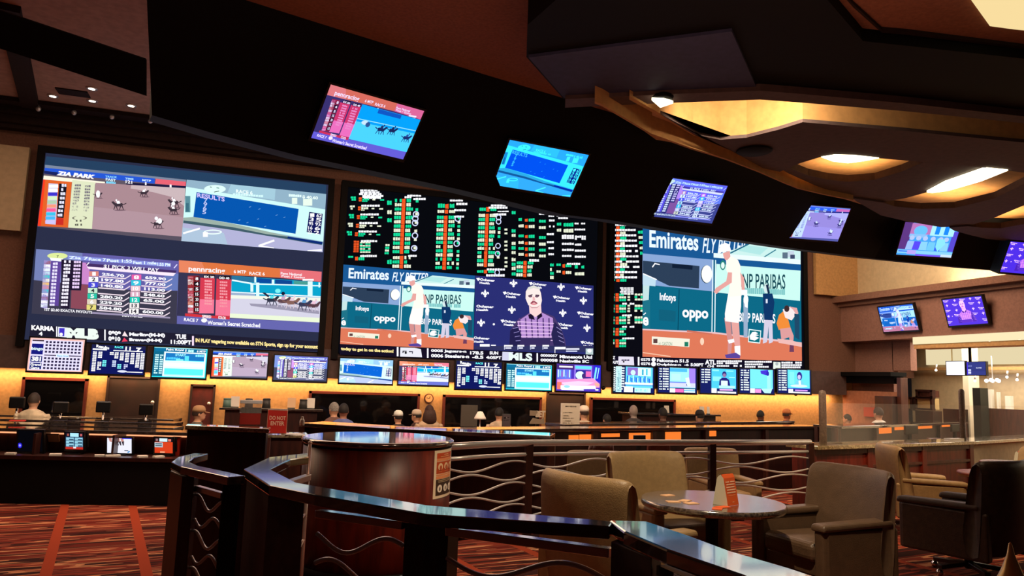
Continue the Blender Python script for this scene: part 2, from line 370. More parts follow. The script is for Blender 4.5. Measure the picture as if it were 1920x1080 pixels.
def pic_race(P):
    P.rect(0, 0, 1, 1, (92, 82, 96))
    z = P.wrap([(215, 180), (1795, 345), (1735, 1022), (125, 850)])
    z.poly([(215, 180), (1795, 345), (1795, 370), (212, 215)], (118, 130, 152))
    z.poly([(212, 212), (1430, 330), (1425, 388), (205, 265)], (36, 84, 206)); z.poly([(205, 245), (350, 262), (350, 300), (203, 275)], (24, 34, 90))
    z.poly([(1440, 332), (1795, 368), (1790, 416), (1430, 388)], (224, 96, 112)); z.poly([(1100, 372), (1790, 416), (1790, 440), (1100, 396)], (26, 24, 60))
    z.text('ZIA PARK', 335, 245, 755, 292, W_, .06, .25, 45)
    z.text('TRACK', 868, 296, 1000, 316, (150, 225, 255), .03, 0, 10); z.text('FAST', 872, 322, 985, 352, (220, 245, 255), .03, 0, 14); z.glyphs(875, 356, 985, 395, (120, 210, 250), 5, 14)
    z.text('TIME', 1090, 318, 1185, 338, (180, 230, 255), .03, 0, 10); z.text('121', 1095, 345, 1170, 380, W_, .03, 0, 10); z.text('MTP', 1285, 336, 1385, 358, (210, 235, 255), .03, 0, 10); z.text('1', 1315, 370, 1332, 402, W_, .02); z.text('1', 1600, 398, 1622, 430, W_, .02)
    z.poly([(190, 296), (510, 330), (860, 365), (870, 400), (480, 366), (180, 338)], (244, 238, 216))
    z.poly([(185, 340), (500, 368), (450, 865), (125, 842)], (220, 96, 40)); z.poly([(185, 340), (215, 342), (160, 845), (125, 842)], (240, 60, 30))
    z.poly([(250, 380), (350, 388), (320, 830), (212, 820)], (196, 190, 222)); z.poly([(362, 384), (446, 392), (404, 760), (330, 752)], (22, 20, 34)); z.poly([(326, 755), (405, 762), (400, 836), (318, 830)], (196, 44, 36))
    for i, c in enumerate([W_, W_, (60, 50, 200), (206, 235, 190), (170, 200, 170), (240, 150, 120), (240, 90, 150), (60, 190, 230), (70, 180, 240), (200, 190, 240)]):
        z.rect(252-5*i, 396+43*i, 352-5*i, 432+43*i, c, 0)
    for i in range(8): z.glyphs(388-7*i, 388+46*i, 442-7*i, 420+46*i, (222, 222, 240), 2)
    z.poly([(505, 345), (755, 372), (712, 880), (452, 862)], (216, 222, 188))
    for i in range(9):
        z.glyphs(530-5*i, 392+33*i, 600-5*i, 416+33*i, (110, 104, 118), 3); z.glyphs(642-3*i, 402+33*i, 705-3*i, 426+33*i, (110, 104, 118), 3)
    z.text('( )', 495, 740, 660, 778, (120, 118, 104)); z.glyphs(535, 778, 600, 800, (90, 90, 80), 3); z.glyphs(525, 820, 605, 844, (90, 90, 80), 4)
    z.poly([(758, 375), (1785, 440), (1745, 975), (712, 880)], (164, 132, 140)); z.poly([(1160, 402), (1785, 440), (1772, 640), (1640, 540), (1400, 480), (1150, 440)], (196, 176, 180))
    z.poly([(740, 640), (1755, 760), (1745, 975), (714, 880)], (172, 142, 152))
    for x, y, s, f in ((1010, 620, 92, -1), (1300, 490, 72, 1), (1650, 600, 90, -1), (1640, 680, 80, -1), (1455, 830, 84, 1), (785, 510, 60, 1)):
        horse(z, x, y, s, (60, 48, 58), (52, 42, 52), W_, (112, 86, 98), f)
    z.ell(1640, 610, 22, 22, W_); z.ell(1480, 800, 26, 30, W_); z.ell(1440, 770, 20, 20, (240, 240, 250)); z.ell(785, 500, 22, 40, W_)
    z.poly([(125, 842), (712, 880), (1745, 975), (1738, 1030), (130, 880)], (86, 78, 92))

def pic_pay(P):
    P.rect(0, 0, 1, 1, (96, 90, 160))
    z = P.wrap([(115, 45), (1830, 190), (1800, 945), (60, 820)])
    z.poly([(115, 45), (650, 92), (640, 470), (85, 420)], (112, 124, 176)); z.poly([(85, 420), (640, 470), (1310, 545), (1812, 548), (1800, 945), (60, 820)], (58, 56, 74))
    z.poly([(1650, 330), (1828, 345), (1815, 545), (1640, 540)], (98, 116, 178)); z.poly([(480, 120), (1720, 215), (1720, 262), (480, 165)], (130, 140, 215))
    for a, b, t in ((490, 720, 'Zia 7'), (725, 930, 'Race 7'), (940, 1245, 'Post 1:55'), (1260, 1545, 'Fast 1 mile'), (1555, 1720, '1:55 PM')): z.text(t, a, 128+(a-490)*.075, b, 165+(a-490)*.075, (226, 244, 255), .03, 0, 10)
    z.ell(360, 128, 118, 38, (214, 228, 150)); z.text('7', 350, 122, 375, 150, (40, 60, 60), .02); z.poly([(270, 150), (430, 160), (400, 195), (285, 185)], W_)
    z.poly([(405, 170), (650, 190), (640, 540), (505, 540), (495, 760), (395, 750)], (32, 22, 46)); z.poly([(285, 190), (405, 198), (370, 730), (265, 720)], (92, 66, 148))
    z.poly([(205, 180), (285, 188), (240, 770), (165, 745)], (150, 140, 200))
    for i in range(13):
        x = 205-3.2*i
        z.rect(x, 190+43*i, x+75, 226+43*i, [(150, 90, 110), W_, (230, 240, 245), (190, 220, 235), (60, 200, 200), (240, 240, 220), (235, 190, 110), (220, 140, 140), (60, 200, 210), (240, 240, 250)][i % 10], 0)
        z.glyphs(x+100, 205+41*i, x+160, 236+41*i, (226, 220, 246), 2); z.glyphs(x+230, 180+43*i, x+310, 212+43*i, (238, 234, 250), 3)
        if i < 8: z.glyphs(x+345, 186+43*i, x+430, 216+43*i, (226, 200, 240), 3)
    z.poly([(650, 205), (735, 215), (730, 470), (640, 465)], (196, 130, 196)); z.poly([(640, 468), (720, 474), (700, 770), (512, 755), (520, 540), (632, 545)], (134, 70, 86))
    z.poly([(690, 215), (1800, 305), (1780, 345), (720, 262)], (66, 44, 96)); z.line(700, 240, 730, 205, 10, W_); z.line(1765, 275, 1805, 230, 12, (220, 215, 250))
    z.text('$1 PICK 3 WILL PAY', 900, 230, 1580, 282, W_, .02, .1, 48)
    z.poly([(700, 255), (1790, 335), (1755, 372), (725, 285)], (240, 225, 240))
    for i, (n, t, c) in enumerate((('1', '256.70', (212, 130, 120)), ('2', '197.80', W_), ('3', '140.80', (70, 70, 210)), ('4', '', (190, 226, 200)), ('5', '280.20', (40, 190, 160)), ('6', '229.20', (214, 200, 180)), ('7', '584.80', (222, 210, 120)))):
        y = 312+67*i; x = 730-5*i
        z.rect(x, y, x+112, y+62, c, 0); z.text(n, x+36, y+8, x+78, y+54, (30, 26, 40) if i in (1, 3, 6) else W_, .03)
        z.poly([(x+118, y+58), (x+430, y+82), (x+500, y+40), (x+500, y+54), (x+430, y+96), (x+118, y+72)], (232, 214, 226))
        if t: z.text(t, x+150, y+16, x+420, y+52, W_, .04, 0, 22)
    for i, (n, t, c) in enumerate((('8', '659.90', (226, 90, 160)), ('9', '777.00', (50, 190, 214)), ('10', '113.00', (232, 190, 200)), ('11', '548.60', (216, 170, 190)), ('12', '65.00', (30, 200, 180)), ('13', '', (232, 226, 226)), ('14', '600.00', (240, 236, 236)))):
        y = 352+68*i; x = 1240-5*i
        z.rect(x, y, x+118, y+64, c, 0); z.text(n, x+26, y+10, x+92, y+54, W_ if i < 5 else (40, 36, 50), .03)
        z.poly([(x+124, y+60), (x+430, y+84), (x+505, y+44), (x+505, y+58), (x+430, y+98), (x+124, y+74)], (232, 214, 226))
        if t: z.text(t, x+165, y+16, x+425, y+52, W_, .04, 0, 22)
    z.text('1ST $2.60 EXACTA PAYOUTS', 210, 752, 765, 790, W_, .03, 0, 36); z.text('SCRATCHED', 1125, 815, 1380, 855, W_, .03, 0, 16); z.poly([(770, 800), (1720, 860), (1720, 880), (760, 822)], (150, 140, 170))

def pic_tennis(P):
    P.rect(0, 0, 1, 1, (10, 96, 122))
    z = P.wrap([(290, 42), (1430, 186), (1440, 1030), (290, 1000)])
    N = (24, 84, 142)
    z.poly([(290, 40), (1430, 186), (1430, 340), (780, 300), (290, 255)], N)
    z.text('Emirates', 335, 82, 672, 210, (226, 240, 255), .025, 0, 24); z.text('FLY BETTER', 700, 138, 1010, 246, (226, 240, 255), .015, .28, 12)
    z.poly([(930, 222), (1050, 178), (1430, 232), (1430, 300), (800, 262)], (196, 232, 228)); z.poly([(1000, 190), (1180, 212), (1120, 262), (960, 232)], (170, 222, 220)); z.line(900, 250, 1040, 180, 10, (30, 100, 130)); z.line(1140, 285, 1240, 225, 8, (40, 120, 140)); z.rect(1290, 245, 1330, 290, (90, 110, 130)); z.rect(1330, 235, 1380, 280, (190, 205, 220)); z.rect(1350, 262, 1385, 292, (60, 70, 100))
    z.poly([(780, 248), (1430, 300), (1430, 334), (780, 282)], (226, 244, 244))
    z.poly([(290, 255), (780, 298), (780, 530), (290, 480)], (132, 160, 206)); z.poly([(292, 308), (680, 344), (676, 508), (470, 490), (292, 400)], (42, 60, 84)); z.poly([(490, 330), (632, 342), (630, 372), (490, 358)], (16, 30, 52))
    z.line(355, 355, 375, 325, 8, W_); z.line(370, 328, 405, 336, 8, W_); z.poly([(292, 405), (380, 440), (375, 500), (292, 500)], (186, 214, 230)); z.line(292, 402, 385, 446, 8, W_); z.poly([(292, 490), (335, 490), (330, 620), (292, 610)], (190, 220, 220))
    z.ell(728, 405, 40, 66, (30, 50, 80)); z.ell(732, 403, 38, 64, (246, 250, 240))
    z.poly([(800, 290), (1430, 338), (1430, 385), (800, 330)], (22, 84, 144)); z.poly([(800, 328), (1430, 380), (1425, 602), (790, 540)], (196, 240, 232))
    z.text('BNP PARIBAS', 955, 398, 1312, 506, (20, 70, 84), .012, 0, 8, 1); z.glyphs(1000, 500, 1310, 545, (120, 190, 190), 20, 12)
    z.ell(846, 338, 20, 36, (40, 130, 120)); z.ell(846, 340, 13, 24, (220, 240, 235))
    z.poly([(335, 490), (1430, 600), (1435, 900), (335, 800)], (12, 100, 128)); z.poly([(292, 600), (340, 590), (340, 800), (292, 800)], (30, 110, 130)); z.line(538, 515, 530, 812, 6, (6, 66, 90)); z.poly([(400, 660), (515, 672), (512, 750), (400, 740)], (16, 92, 118))
    z.text('Infosys', 405, 540, 515, 610, W_, .03, 0, 8); z.text('oppo', 560, 660, 742, 742, W_, .035, 0, 10); z.text('BNP PARIBAS', 962, 680, 1235, 748, W_, .025, 0, 14)
    z.text('e', 292, 715, 330, 778, W_, .03); z.line(296, 700, 312, 686, 7, W_)
    for x in (768, 788): z.line(x+6, 300, x, 832, 7, (220, 240, 245))
    z.poly([(290, 805), (780, 828), (1440, 905), (1440, 1030), (290, 1000)], (214, 116, 86)); z.poly([(290, 800), (780, 822), (1440, 898), (1440, 912), (780, 834), (290, 810)], (226, 186, 190)); z.line(592, 815, 770, 838, 12, (200, 110, 90)); z.line(292, 970, 480, 998, 7, (240, 190, 160))
    z.poly([(352, 855), (612, 872), (608, 930), (352, 912)], (236, 232, 214)); z.text('H. GASTON', 400, 895, 490, 920, (110, 150, 120)); z.rect(575, 894, 602, 926, (30, 120, 96)); z.rect(362, 872, 390, 902, (90, 60, 60)); z.ell(698, 890, 14, 26, (240, 205, 180))
    z.poly([(1036, 800), (1128, 812), (1120, 905), (1030, 895)], (225, 245, 245)); z.poly([(1042, 808), (1122, 818), (1115, 898), (1036, 888)], (12, 106, 120))
    z.poly([(1042, 850), (1062, 822), (1085, 820), (1105, 832), (1085, 838), (1112, 846), (1082, 852), (1112, 864), (1080, 884), (1046, 876)], W_)
    # people at the back of the court
    z.poly([(1152, 735), (1212, 735), (1216, 895), (1186, 905), (1182, 780), (1172, 895), (1140, 905)], (206, 200, 220)); z.poly([(1140, 545), (1212, 545), (1228, 610), (1212, 738), (1150, 735), (1142, 600)], (14, 52, 100)); z.ell(1166, 510, 20, 34, (206, 226, 226)); z.line(1170, 480, 1186, 545, 16, (20, 40, 70)); z.rect(1162, 585, 1176, 615, (210, 220, 235))
    z.poly([(995, 600), (1030, 600), (1026, 860), (998, 860)], (150, 170, 196)); z.ell(1014, 590, 18, 36, W_)
    z.poly([(1262, 700), (1300, 670), (1335, 740), (1350, 790), (1260, 808), (1244, 760)], (232, 136, 56)); z.poly([(1290, 660), (1350, 640), (1400, 690), (1360, 740), (1310, 720)], (238, 224, 226)); z.ell(1322, 655, 20, 24, (60, 40, 44)); z.poly([(1340, 640), (1400, 650), (1412, 690), (1395, 700), (1370, 662)], (220, 160, 160)); z.poly([(1270, 800), (1350, 790), (1375, 850), (1370, 930), (1350, 930), (1340, 860), (1280, 880)], (214, 152, 152)); z.poly([(1345, 915), (1375, 912), (1378, 965), (1342, 965)], (110, 60, 90)); z.poly([(1250, 870), (1350, 880), (1440, 905), (1440, 930), (1260, 900)], (230, 180, 176)); z.poly([(1380, 690), (1420, 700), (1420, 880), (1385, 860)], (30, 70, 100))
    # the player in white
    SK = (224, 160, 154)
    z.poly([(856, 720), (900, 730), (915, 880), (905, 980), (880, 980), (882, 900)], (204, 138, 136)); z.poly([(905, 735), (962, 735), (972, 930), (940, 950), (918, 860)], SK)
    z.poly([(880, 880), (925, 870), (930, 895), (890, 905)], W_); z.poly([(930, 925), (972, 920), (974, 990), (935, 995)], W_); z.poly([(860, 985), (940, 970), (972, 990), (970, 1010), (870, 1008)], (88, 66, 150))
    z.poly([(885, 540), (980, 530), (978, 640), (960, 758), (862, 745), (860, 690)], (246, 240, 238)); z.poly([(868, 300), (905, 272), (955, 300), (972, 340), (978, 440), (982, 560), (885, 570), (900, 430), (872, 380)], (248, 240, 230))
    z.poly([(882, 390), (912, 392), (910, 465), (835, 515), (800, 548), (780, 535), (795, 505), (870, 455)], SK); z.poly([(972, 390), (1000, 430), (1006, 520), (1010, 545), (985, 550), (980, 480)], SK); z.rect(980, 518, 1024, 556, W_)
    z.poly([(845, 250), (895, 232), (900, 275), (880, 300), (862, 300), (850, 275)], SK); z.poly([(808, 248), (830, 190), (862, 172), (892, 186), (905, 232), (850, 240)], W_); z.poly([(1000, 550), (1030, 570), (1026, 650), (1005, 640)], W_)

def pic_saints(P, lower=True):
    NV = (40, 44, 110)
    P.rect(0, 0, 1, 1, NV)
    z = P.wrap([(65, 40), (1395, 155), (1392, 930), (45, 872)])
    def fleur(x, y, s):
        z.poly([(x, y-1.1*s), (x+.3*s, y-.4*s), (x+.14*s, y+.2*s), (x+.3*s, y+.9*s), (x, y+1.15*s), (x-.3*s, y+.9*s), (x-.14*s, y+.2*s), (x-.3*s, y-.4*s)], W_)
        for f in (-1, 1): z.poly([(x+f*.12*s, y+.25*s), (x+f*.5*s, y-.35*s), (x+f*.95*s, y-.3*s), (x+f*1.0*s, y+.25*s), (x+f*.75*s, y+.3*s), (x+f*.72*s, y), (x+f*.4*s, y+.45*s)], W_, 0)
        z.rect(x-.5*s, y+.3*s, x+.5*s, y+.5*s, W_, 0)
    def och(x, y, w=200):
        z.poly([(x, y+5), (x+.18*w, y), (x+.2*w, y+22), (x+.1*w, y+38)], W_); z.text('Ochsner', x+.2*w, y+4, x+w, y+32, W_, .05, .1, 16); z.text('Health', x+.18*w, y+44, x+.72*w, y+68, W_, .05, 0, 8)
    for x, y in ((480, 125), (170, 240), (460, 425), (125, 570), (1015, 165), (1275, 322), (1035, 460), (1318, 630)): fleur(x, y, 42)
    for x, y in ((75, 65), (360, 220), (650, 112), (920, 265), (1175, 160), (1200, 445), (335, 535), (950, 570), (1240, 775)): och(x, y)
    z.text('Ochsner', 75, 370, 262, 400, W_, .05, .1, 12); z.text('Health', 75, 415, 200, 440, W_, .05); z.text('Ochsner', 45, 725, 215, 752, W_, .05, .1, 12); z.text('Health', 45, 772, 150, 795, W_, .05)
    z.ell(262, 590, 12, 12, W_)
    z.poly([(430, 830), (440, 660), (520, 540), (640, 470), (700, 450), (800, 450), (930, 500), (1010, 620), (1060, 760), (1070, 835)], (70, 54, 104))
    z.poly([(520, 560), (650, 470), (800, 460), (920, 520), (925, 640), (900, 740), (560, 740)], (176, 136, 202))
    for i in range(6): z.line(545+66*i, 520, 560+64*i, 745, 15, (86, 60, 120))
    for i in range(6): z.line(520, 560+42*i, 930, 580+38*i, 9, (226, 190, 232))
    z.poly([(440, 660), (520, 600), (560, 700), (560, 830), (430, 830)], (34, 30, 74)); z.poly([(900, 700), (940, 560), (1020, 650), (1060, 830), (930, 830)], (38, 34, 78))
    for i in range(4): z.line(470+10*i, 640+45*i, 530+8*i, 620+50*i, 7, (140, 130, 190)); z.line(960+10*i, 620+50*i, 1020+10*i, 660+45*i, 7, (150, 140, 196))
    z.poly([(640, 480), (690, 470), (715, 540), (650, 525)], (26, 16, 44)); z.poly([(740, 490), (790, 460), (800, 500), (745, 540)], (26, 16, 44)); z.poly([(560, 745), (900, 745), (880, 830), (540, 830)], (52, 42, 90))
    z.poly([(650, 370), (785, 370), (790, 460), (720, 510), (655, 460)], (240, 206, 206))
    z.poly([(612, 300), (615, 220), (640, 175), (700, 150), (760, 175), (785, 240), (795, 320), (785, 370), (740, 408), (680, 410), (640, 370)], (246, 226, 222)); z.poly([(640, 172), (700, 150), (760, 172), (775, 200), (700, 180), (625, 210)], (214, 214, 206))
    z.poly([(640, 265), (690, 250), (690, 262), (645, 278)], (60, 40, 60)); z.poly([(722, 255), (765, 258), (765, 272), (722, 268)], (60, 40, 60)); z.ell(665, 276, 22, 12, (110, 80, 100)); z.ell(738, 276, 22, 12, (110, 80, 100))
    z.poly([(690, 280), (710, 280), (722, 320), (690, 322)], (230, 176, 180)); z.poly([(665, 350), (690, 325), (715, 328), (745, 350), (742, 362), (705, 345), (668, 362)], (150, 70, 86)); z.ell(705, 362, 32, 10, (216, 130, 140)); z.poly([(645, 370), (680, 395), (740, 395), (785, 365), (740, 408), (680, 410)], (200, 150, 156))
    if lower:
        z.rect(45, 832, 1400, 905, (46, 48, 92)); z.rect(110, 812, 215, 838, W_); z.rect(230, 818, 282, 832, W_)
        for x, w in ((372, 80), (520, 60), (660, 50), (800, 60)): z.rect(x, 820, x+w+15, 838, W_); z.rect(x, 838, x+8, 872, (200, 206, 235)); z.rect(x+14, 846, x+w, 862, (220, 222, 240))
        z.rect(938, 842, 1065, 870, W_); z.rect(938, 870, 946, 915, W_); z.rect(1070, 858, 1225, 876, (226, 228, 244)); z.rect(1070, 884, 1200, 898, (200, 206, 235)); z.rect(1300, 862, 1388, 930, (180, 200, 200)); z.ell(1345, 885, 26, 22, W_)

def pic_wagers(P):
    """blue page of scratches and odds columns"""
    P.rect(0, 0, 1, 1, (8, 12, 64))
    P.rect(.0, 0, 1, .12, (20, 20, 50)); P.text('Results', .08, .0, .32, .1, W_, .04, 0, .06); P.rect(.02, .14, .28, .19, W_)
    P.text('RACE', .42, .03, .58, .1, (90, 220, 220), .03); P.text('11', .62, .03, .72, .16, W_, .04); P.text('7', .82, .05, .92, .2, W_, .05)
    P.rect(.4, .17, .95, .2, W_)
    for x, n0, n1, c in ((.03, 0, 12, W_), (.13, 0, 4, W_), (.34, 0, 2, W_), (.43, 0, 4, W_), (.53, 0, 5, W_), (.63, 0, 6, W_), (.73, 0, 7, W_), (.83, 0, 9, W_), (.92, 0, 10, W_), (.13, 6, 11, W_), (.22, 5, 9, (110, 220, 225)), (.4, 5, 9, (190, 190, 240)), (.5, 7, 10, (120, 220, 230)), (.62, 7, 10, (190, 180, 240))):
        for i in range(n0, n1): P.glyphs(x, .24+.058*i, x+.075, .285+.058*i, c, 2)
    P.ell(.6, .9, .09, .04, (200, 190, 230)); P.rect(.68, .9, .98, .93, W_)

def pic_grid(P):
    P.rect(0, 0, 1, 1, (226, 160, 142)); P.rect(.03, .05, .97, .97, (206, 186, 204))
    P.rect(.04, .06, .25, .1, (50, 30, 30)); P.rect(.04, .18, .25, .5, (16, 16, 90)); P.text('bingo', .04, .28, .25, .4, (210, 220, 255), .03); P.rect(.04, .55, .25, .73, (10, 16, 80)); P.text('381', .06, .57, .23, .71, W_, .05); P.rect(.04, .76, .25, .95, (10, 16, 80)); P.text('Grand', .05, .77, .24, .85, W_, .03); P.text('Game', .06, .87, .22, .95, W_, .03)
    for r in range(9):
        if r == 4: P.rect(.28, .5, .96, .53, (40, 26, 40)); P.rect(.5, .48, .73, .56, (210, 225, 250)); continue
        for k in range(10): P.rect(.285+.068*k, .08+.1*r, .285+.068*k+.042, .14+.1*r, (36, 24, 44), 0)
    P.b.k += 1; P.text('Race time', .52, .49, .72, .55, (60, 90, 170), .02)

def pic_park(P):
    P.rect(0, 0, 1, 1, (40, 190, 190)); P.rect(.0, .02, .2, .97, (10, 84, 104)); P.rect(.02, .02, .98, .14, (10, 90, 120)); P.text('Palm Royal', .22, .03, .55, .12, W_, .03); P.text('6 MTP', .8, .05, .97, .12, W_, .03); P.rect(.58, .04, .6, .12, W_); P.glyphs(.63, .04, .74, .13, (170, 230, 240), 3)
    P.rect(.01, .0, .99, .02, (170, 250, 245)); P.rect(.19, .14, .98, .97, (216, 250, 246)); P.rect(.22, .18, .95, .94, (60, 190, 206)); P.rect(.22, .18, .95, .42, (20, 96, 150)); P.text('START', .4, .2, .6, .28, (150, 215, 235), .03); P.glyphs(.78, .2, .94, .28, (120, 200, 230), 4); P.glyphs(.24, .32, .5, .4, (70, 170, 210), 6); P.rect(.58, .26, .66, .44, (80, 190, 220)); P.rect(.42, .38, .56, .46, (120, 210, 230))
    P.rect(.22, .44, .95, .7, (206, 246, 246)); P.rect(.22, .52, .95, .63, (238, 250, 250)); P.rect(.22, .7, .95, .9, (80, 222, 210)); P.rect(.22, .9, .95, .94, (160, 240, 230))
    for i in range(9):
        P.glyphs(.03, .24+.075*i, .1, .29+.075*i, (190, 230, 240), 2); P.glyphs(.12, .24+.075*i, .18, .29+.075*i, (190, 240, 230), 2)

def pic_studio(P):
    P.rect(0, 0, 1, 1, (70, 40, 150)); P.rect(.84, 0, 1, .62, (40, 30, 170)); P.line(.9, .08, .86, .55, .04, (120, 200, 240)); P.line(.96, .1, .92, .5, .02, (160, 220, 250)); P.rect(.0, .02, .4, .2, (60, 30, 90)); P.rect(.06, .07, .36, .13, W_)
    P.rect(.02, .2, .33, .56, (90, 100, 190))
    for i in range(7): P.rect(.03+.042*i, .22+.02*(i % 3), .055+.042*i, .5-.03*(i % 2), [(200, 220, 250), (120, 190, 240), (170, 80, 150)][i % 3], 0)
    P.rect(.4, .03, .8, .64, (150, 110, 220)); P.rect(.42, .05, .79, .16, (90, 190, 240)); P.rect(.43, .2, .78, .58, (40, 30, 120)); P.ell(.53, .4, .1, .15, (200, 220, 240)); P.ell(.62, .42, .05, .1, (60, 30, 90)); P.rect(.66, .24, .78, .45, (220, 90, 150)); P.ell(.55, .3, .04, .05, (230, 240, 250))
    P.poly([(.02, .58), (.84, .5), (.98, .7), (.98, .84), (.02, .9)], (226, 130, 170)); P.poly([(.1, .7), (.5, .62), (.85, .66), (.7, .76), (.2, .8)], (240, 180, 210)); P.rect(.02, .68, .12, .95, (232, 100, 80)); P.poly([(.86, .66), (.98, .7), (.98, .8), (.88, .78)], (240, 150, 120))
    P.poly([(.1, .8), (.88, .78), (.9, .9), (.1, .95)], (240, 235, 250)); P.rect(.12, .93, .62, .97, (230, 220, 250)); P.ell(.92, .93, .04, .03, W_); P.ell(.24, .84, .07, .05, (140, 190, 230))

def pic_side(P, kind):
    """a narrow column of scores beside a sports picture"""
    P.rect(0, 0, 1, 1, (16, 20, 70))
    P.rect(.30, .0, .97, .8, (90, 186, 240))
    for i in range(9):
        if kind == 2 and i > 5: break
        P.glyphs(.03, .04+.1*i, .1, .09+.1*i, (220, 230, 250), 2); P.glyphs(.12, .03+.1*i, .27, .09+.1*i, (225, 232, 255), 4)
    if kind == 0:
        P.rect(.0, .0, .05, .98, (20, 50, 50)); P.rect(.06, 0, .2, .98, (190, 230, 235))
        for i in range(12): P.glyphs(.005, .03+.078*i, .045, .08+.078*i, W_, 1); P.glyphs(.08, .03+.078*i, .18, .085+.078*i, (30, 90, 110), 3)
        P.rect(.34, .02, .6, .32, (130, 90, 160)); P.ell(.48, .22, .06, .1, (190, 220, 245)); P.rect(.6, .02, .92, .34, (206, 240, 250)); P.rect(.7, .08, .74, .3, (30, 140, 160)); P.rect(.8, .06, .84, .3, (60, 170, 180))
        for i in range(16): P.rect(.33+.036*i, .34+.03*(i % 4), .36+.036*i, .6-.02*(i % 3), [(30, 90, 190), (170, 220, 250), (60, 130, 220)][i % 3], 0)
        P.rect(.28, .6, .97, .68, (230, 240, 250)); P.rect(.28, .7, .97, .72, (60, 90, 210)); P.rect(.26, .76, .48, .98, (240, 235, 245)); P.rect(.52, .8, .92, .98, (190, 240, 240)); P.glyphs(.55, .84, .9, .94, (90, 190, 190), 7)
    elif kind == 1:
        P.rect(.3, 0, .8, .66, (150, 206, 248)); P.rect(.8, 0, .97, .76, (150, 110, 206)); P.rect(.3, .02, .75, .16, (70, 160, 220)); P.rect(.34, .24, .58, .5, (170, 214, 250)); P.rect(.3, .56, .76, .6, (90, 110, 210)); P.rect(.3, .6, .97, .78, (196, 186, 230)); P.ell(.76, .66, .03, .06, (20, 30, 110)); P.poly([(.7, .4), (.8, .36), (.84, .72), (.76, .74)], (210, 230, 245)); P.rect(.3, .82, .44, .99, (240, 230, 245)); P.rect(.44, .84, .66, .98, (226, 90, 150)); P.rect(.67, .84, .96, .98, (210, 230, 250)); P.rect(.67, .88, .96, .92, (60, 150, 220))
    elif kind == 2:
        P.rect(.3, 0, .97, .78, (70, 176, 236)); P.rect(.32, .04, .5, .1, (140, 214, 250)); P.rect(.7, .06, .9, .1, (140, 214, 250)); P.rect(.34, .32, .56, .5, (130, 206, 246)); P.rect(.78, .32, .94, .36, (150, 220, 250))
        P.poly([(.5, .72), (.52, .44), (.6, .36), (.7, .36), (.78, .44), (.82, .72)], (30, 26, 96)); P.ell(.65, .22, .06, .12, (36, 30, 90)); P.ell(.65, .26, .045, .08, (140, 100, 130)); P.rect(.56, .48, .74, .7, (206, 226, 246)); P.rect(.5, .68, .94, .78, (170, 210, 245))
        P.rect(.3, .8, .44, .99, (236, 220, 245)); P.rect(.52, .82, .88, .88, (226, 150, 214)); P.rect(.46, .92, .97, .99, (235, 235, 250))
    elif kind == 3:
        P.rect(.3, 0, .97, .78, (110, 200, 246)); P.rect(.8, .05, .9, .78, (150, 226, 250)); P.poly([(.6, .05), (.84, .0), (.8, .24), (.62, .18)], (60, 40, 170)); P.ell(.82, .16, .04, .1, (40, 30, 140)); P.rect(.3, .8, .44, .99, (236, 210, 240)); P.rect(.45, .82, .62, .98, (236, 130, 180)); P.poly([(.62, .8), (.95, .78), (.9, .98), (.72, .98)], (170, 220, 250))
    else:
        P.rect(.3, 0, .97, .74, (96, 196, 240)); P.rect(.36, .1, .5, .6, (120, 210, 246)); P.ell(.66, .26, .08, .18, (44, 30, 110)); P.ell(.65, .3, .05, .1, (190, 170, 200)); P.poly([(.5, .7), (.56, .48), (.64, .4), (.74, .46), (.84, .7)], (110, 180, 230)); P.poly([(.63, .46), (.69, .44), (.7, .62), (.64, .64)], W_); P.ell(.64, .68, .26, .06, (200, 240, 248)); P.rect(.3, .78, .97, .82, (30, 30, 150)); P.rect(.32, .82, .46, .99, (236, 220, 245)); P.rect(.52, .84, .9, .9, (200, 130, 226)); P.rect(.46, .93, .97, .99, (230, 225, 250))

def pic_talk(P):
    P.rect(0, 0, 1, 1, (70, 160, 230)); P.rect(0, 0, .16, .82, (96, 40, 60)); P.rect(.9, .2, 1, .82, (90, 60, 130)); P.rect(.14, .02, .5, .34, (206, 110, 110)); P.ell(.32, .24, .12, .16, (110, 190, 240)); P.rect(.5, .0, .92, .36, (190, 240, 250)); P.rect(.58, .06, .66, .32, (20, 130, 180)); P.rect(.74, .06, .82, .32, (20, 130, 190)); P.rect(.14, .34, .46, .44, (150, 190, 240))
    for x, c in ((.2, (170, 190, 240)), (.32, (90, 60, 170)), (.44, (150, 210, 240)), (.58, (120, 200, 240)), (.72, (60, 90, 190)), (.82, (150, 210, 250))):
        P.ell(x, .46, .045, .07, (200, 200, 230)); P.poly([(x-.07, .82), (x-.06, .56), (x+.06, .56), (x+.07, .82)], c)
    P.poly([(.66, .44), (.8, .46), (.82, .6), (.72, .84), (.66, .7)], (150, 230, 230)); P.rect(.0, .84, 1, .94, (150, 210, 250)); P.rect(.02, .86, .3, .9, (60, 110, 220)); P.rect(.18, .84, .34, .96, (206, 160, 220)); P.rect(.34, .95, .95, 1, (130, 70, 190)); P.rect(.8, .92, 1, 1, (230, 230, 250))
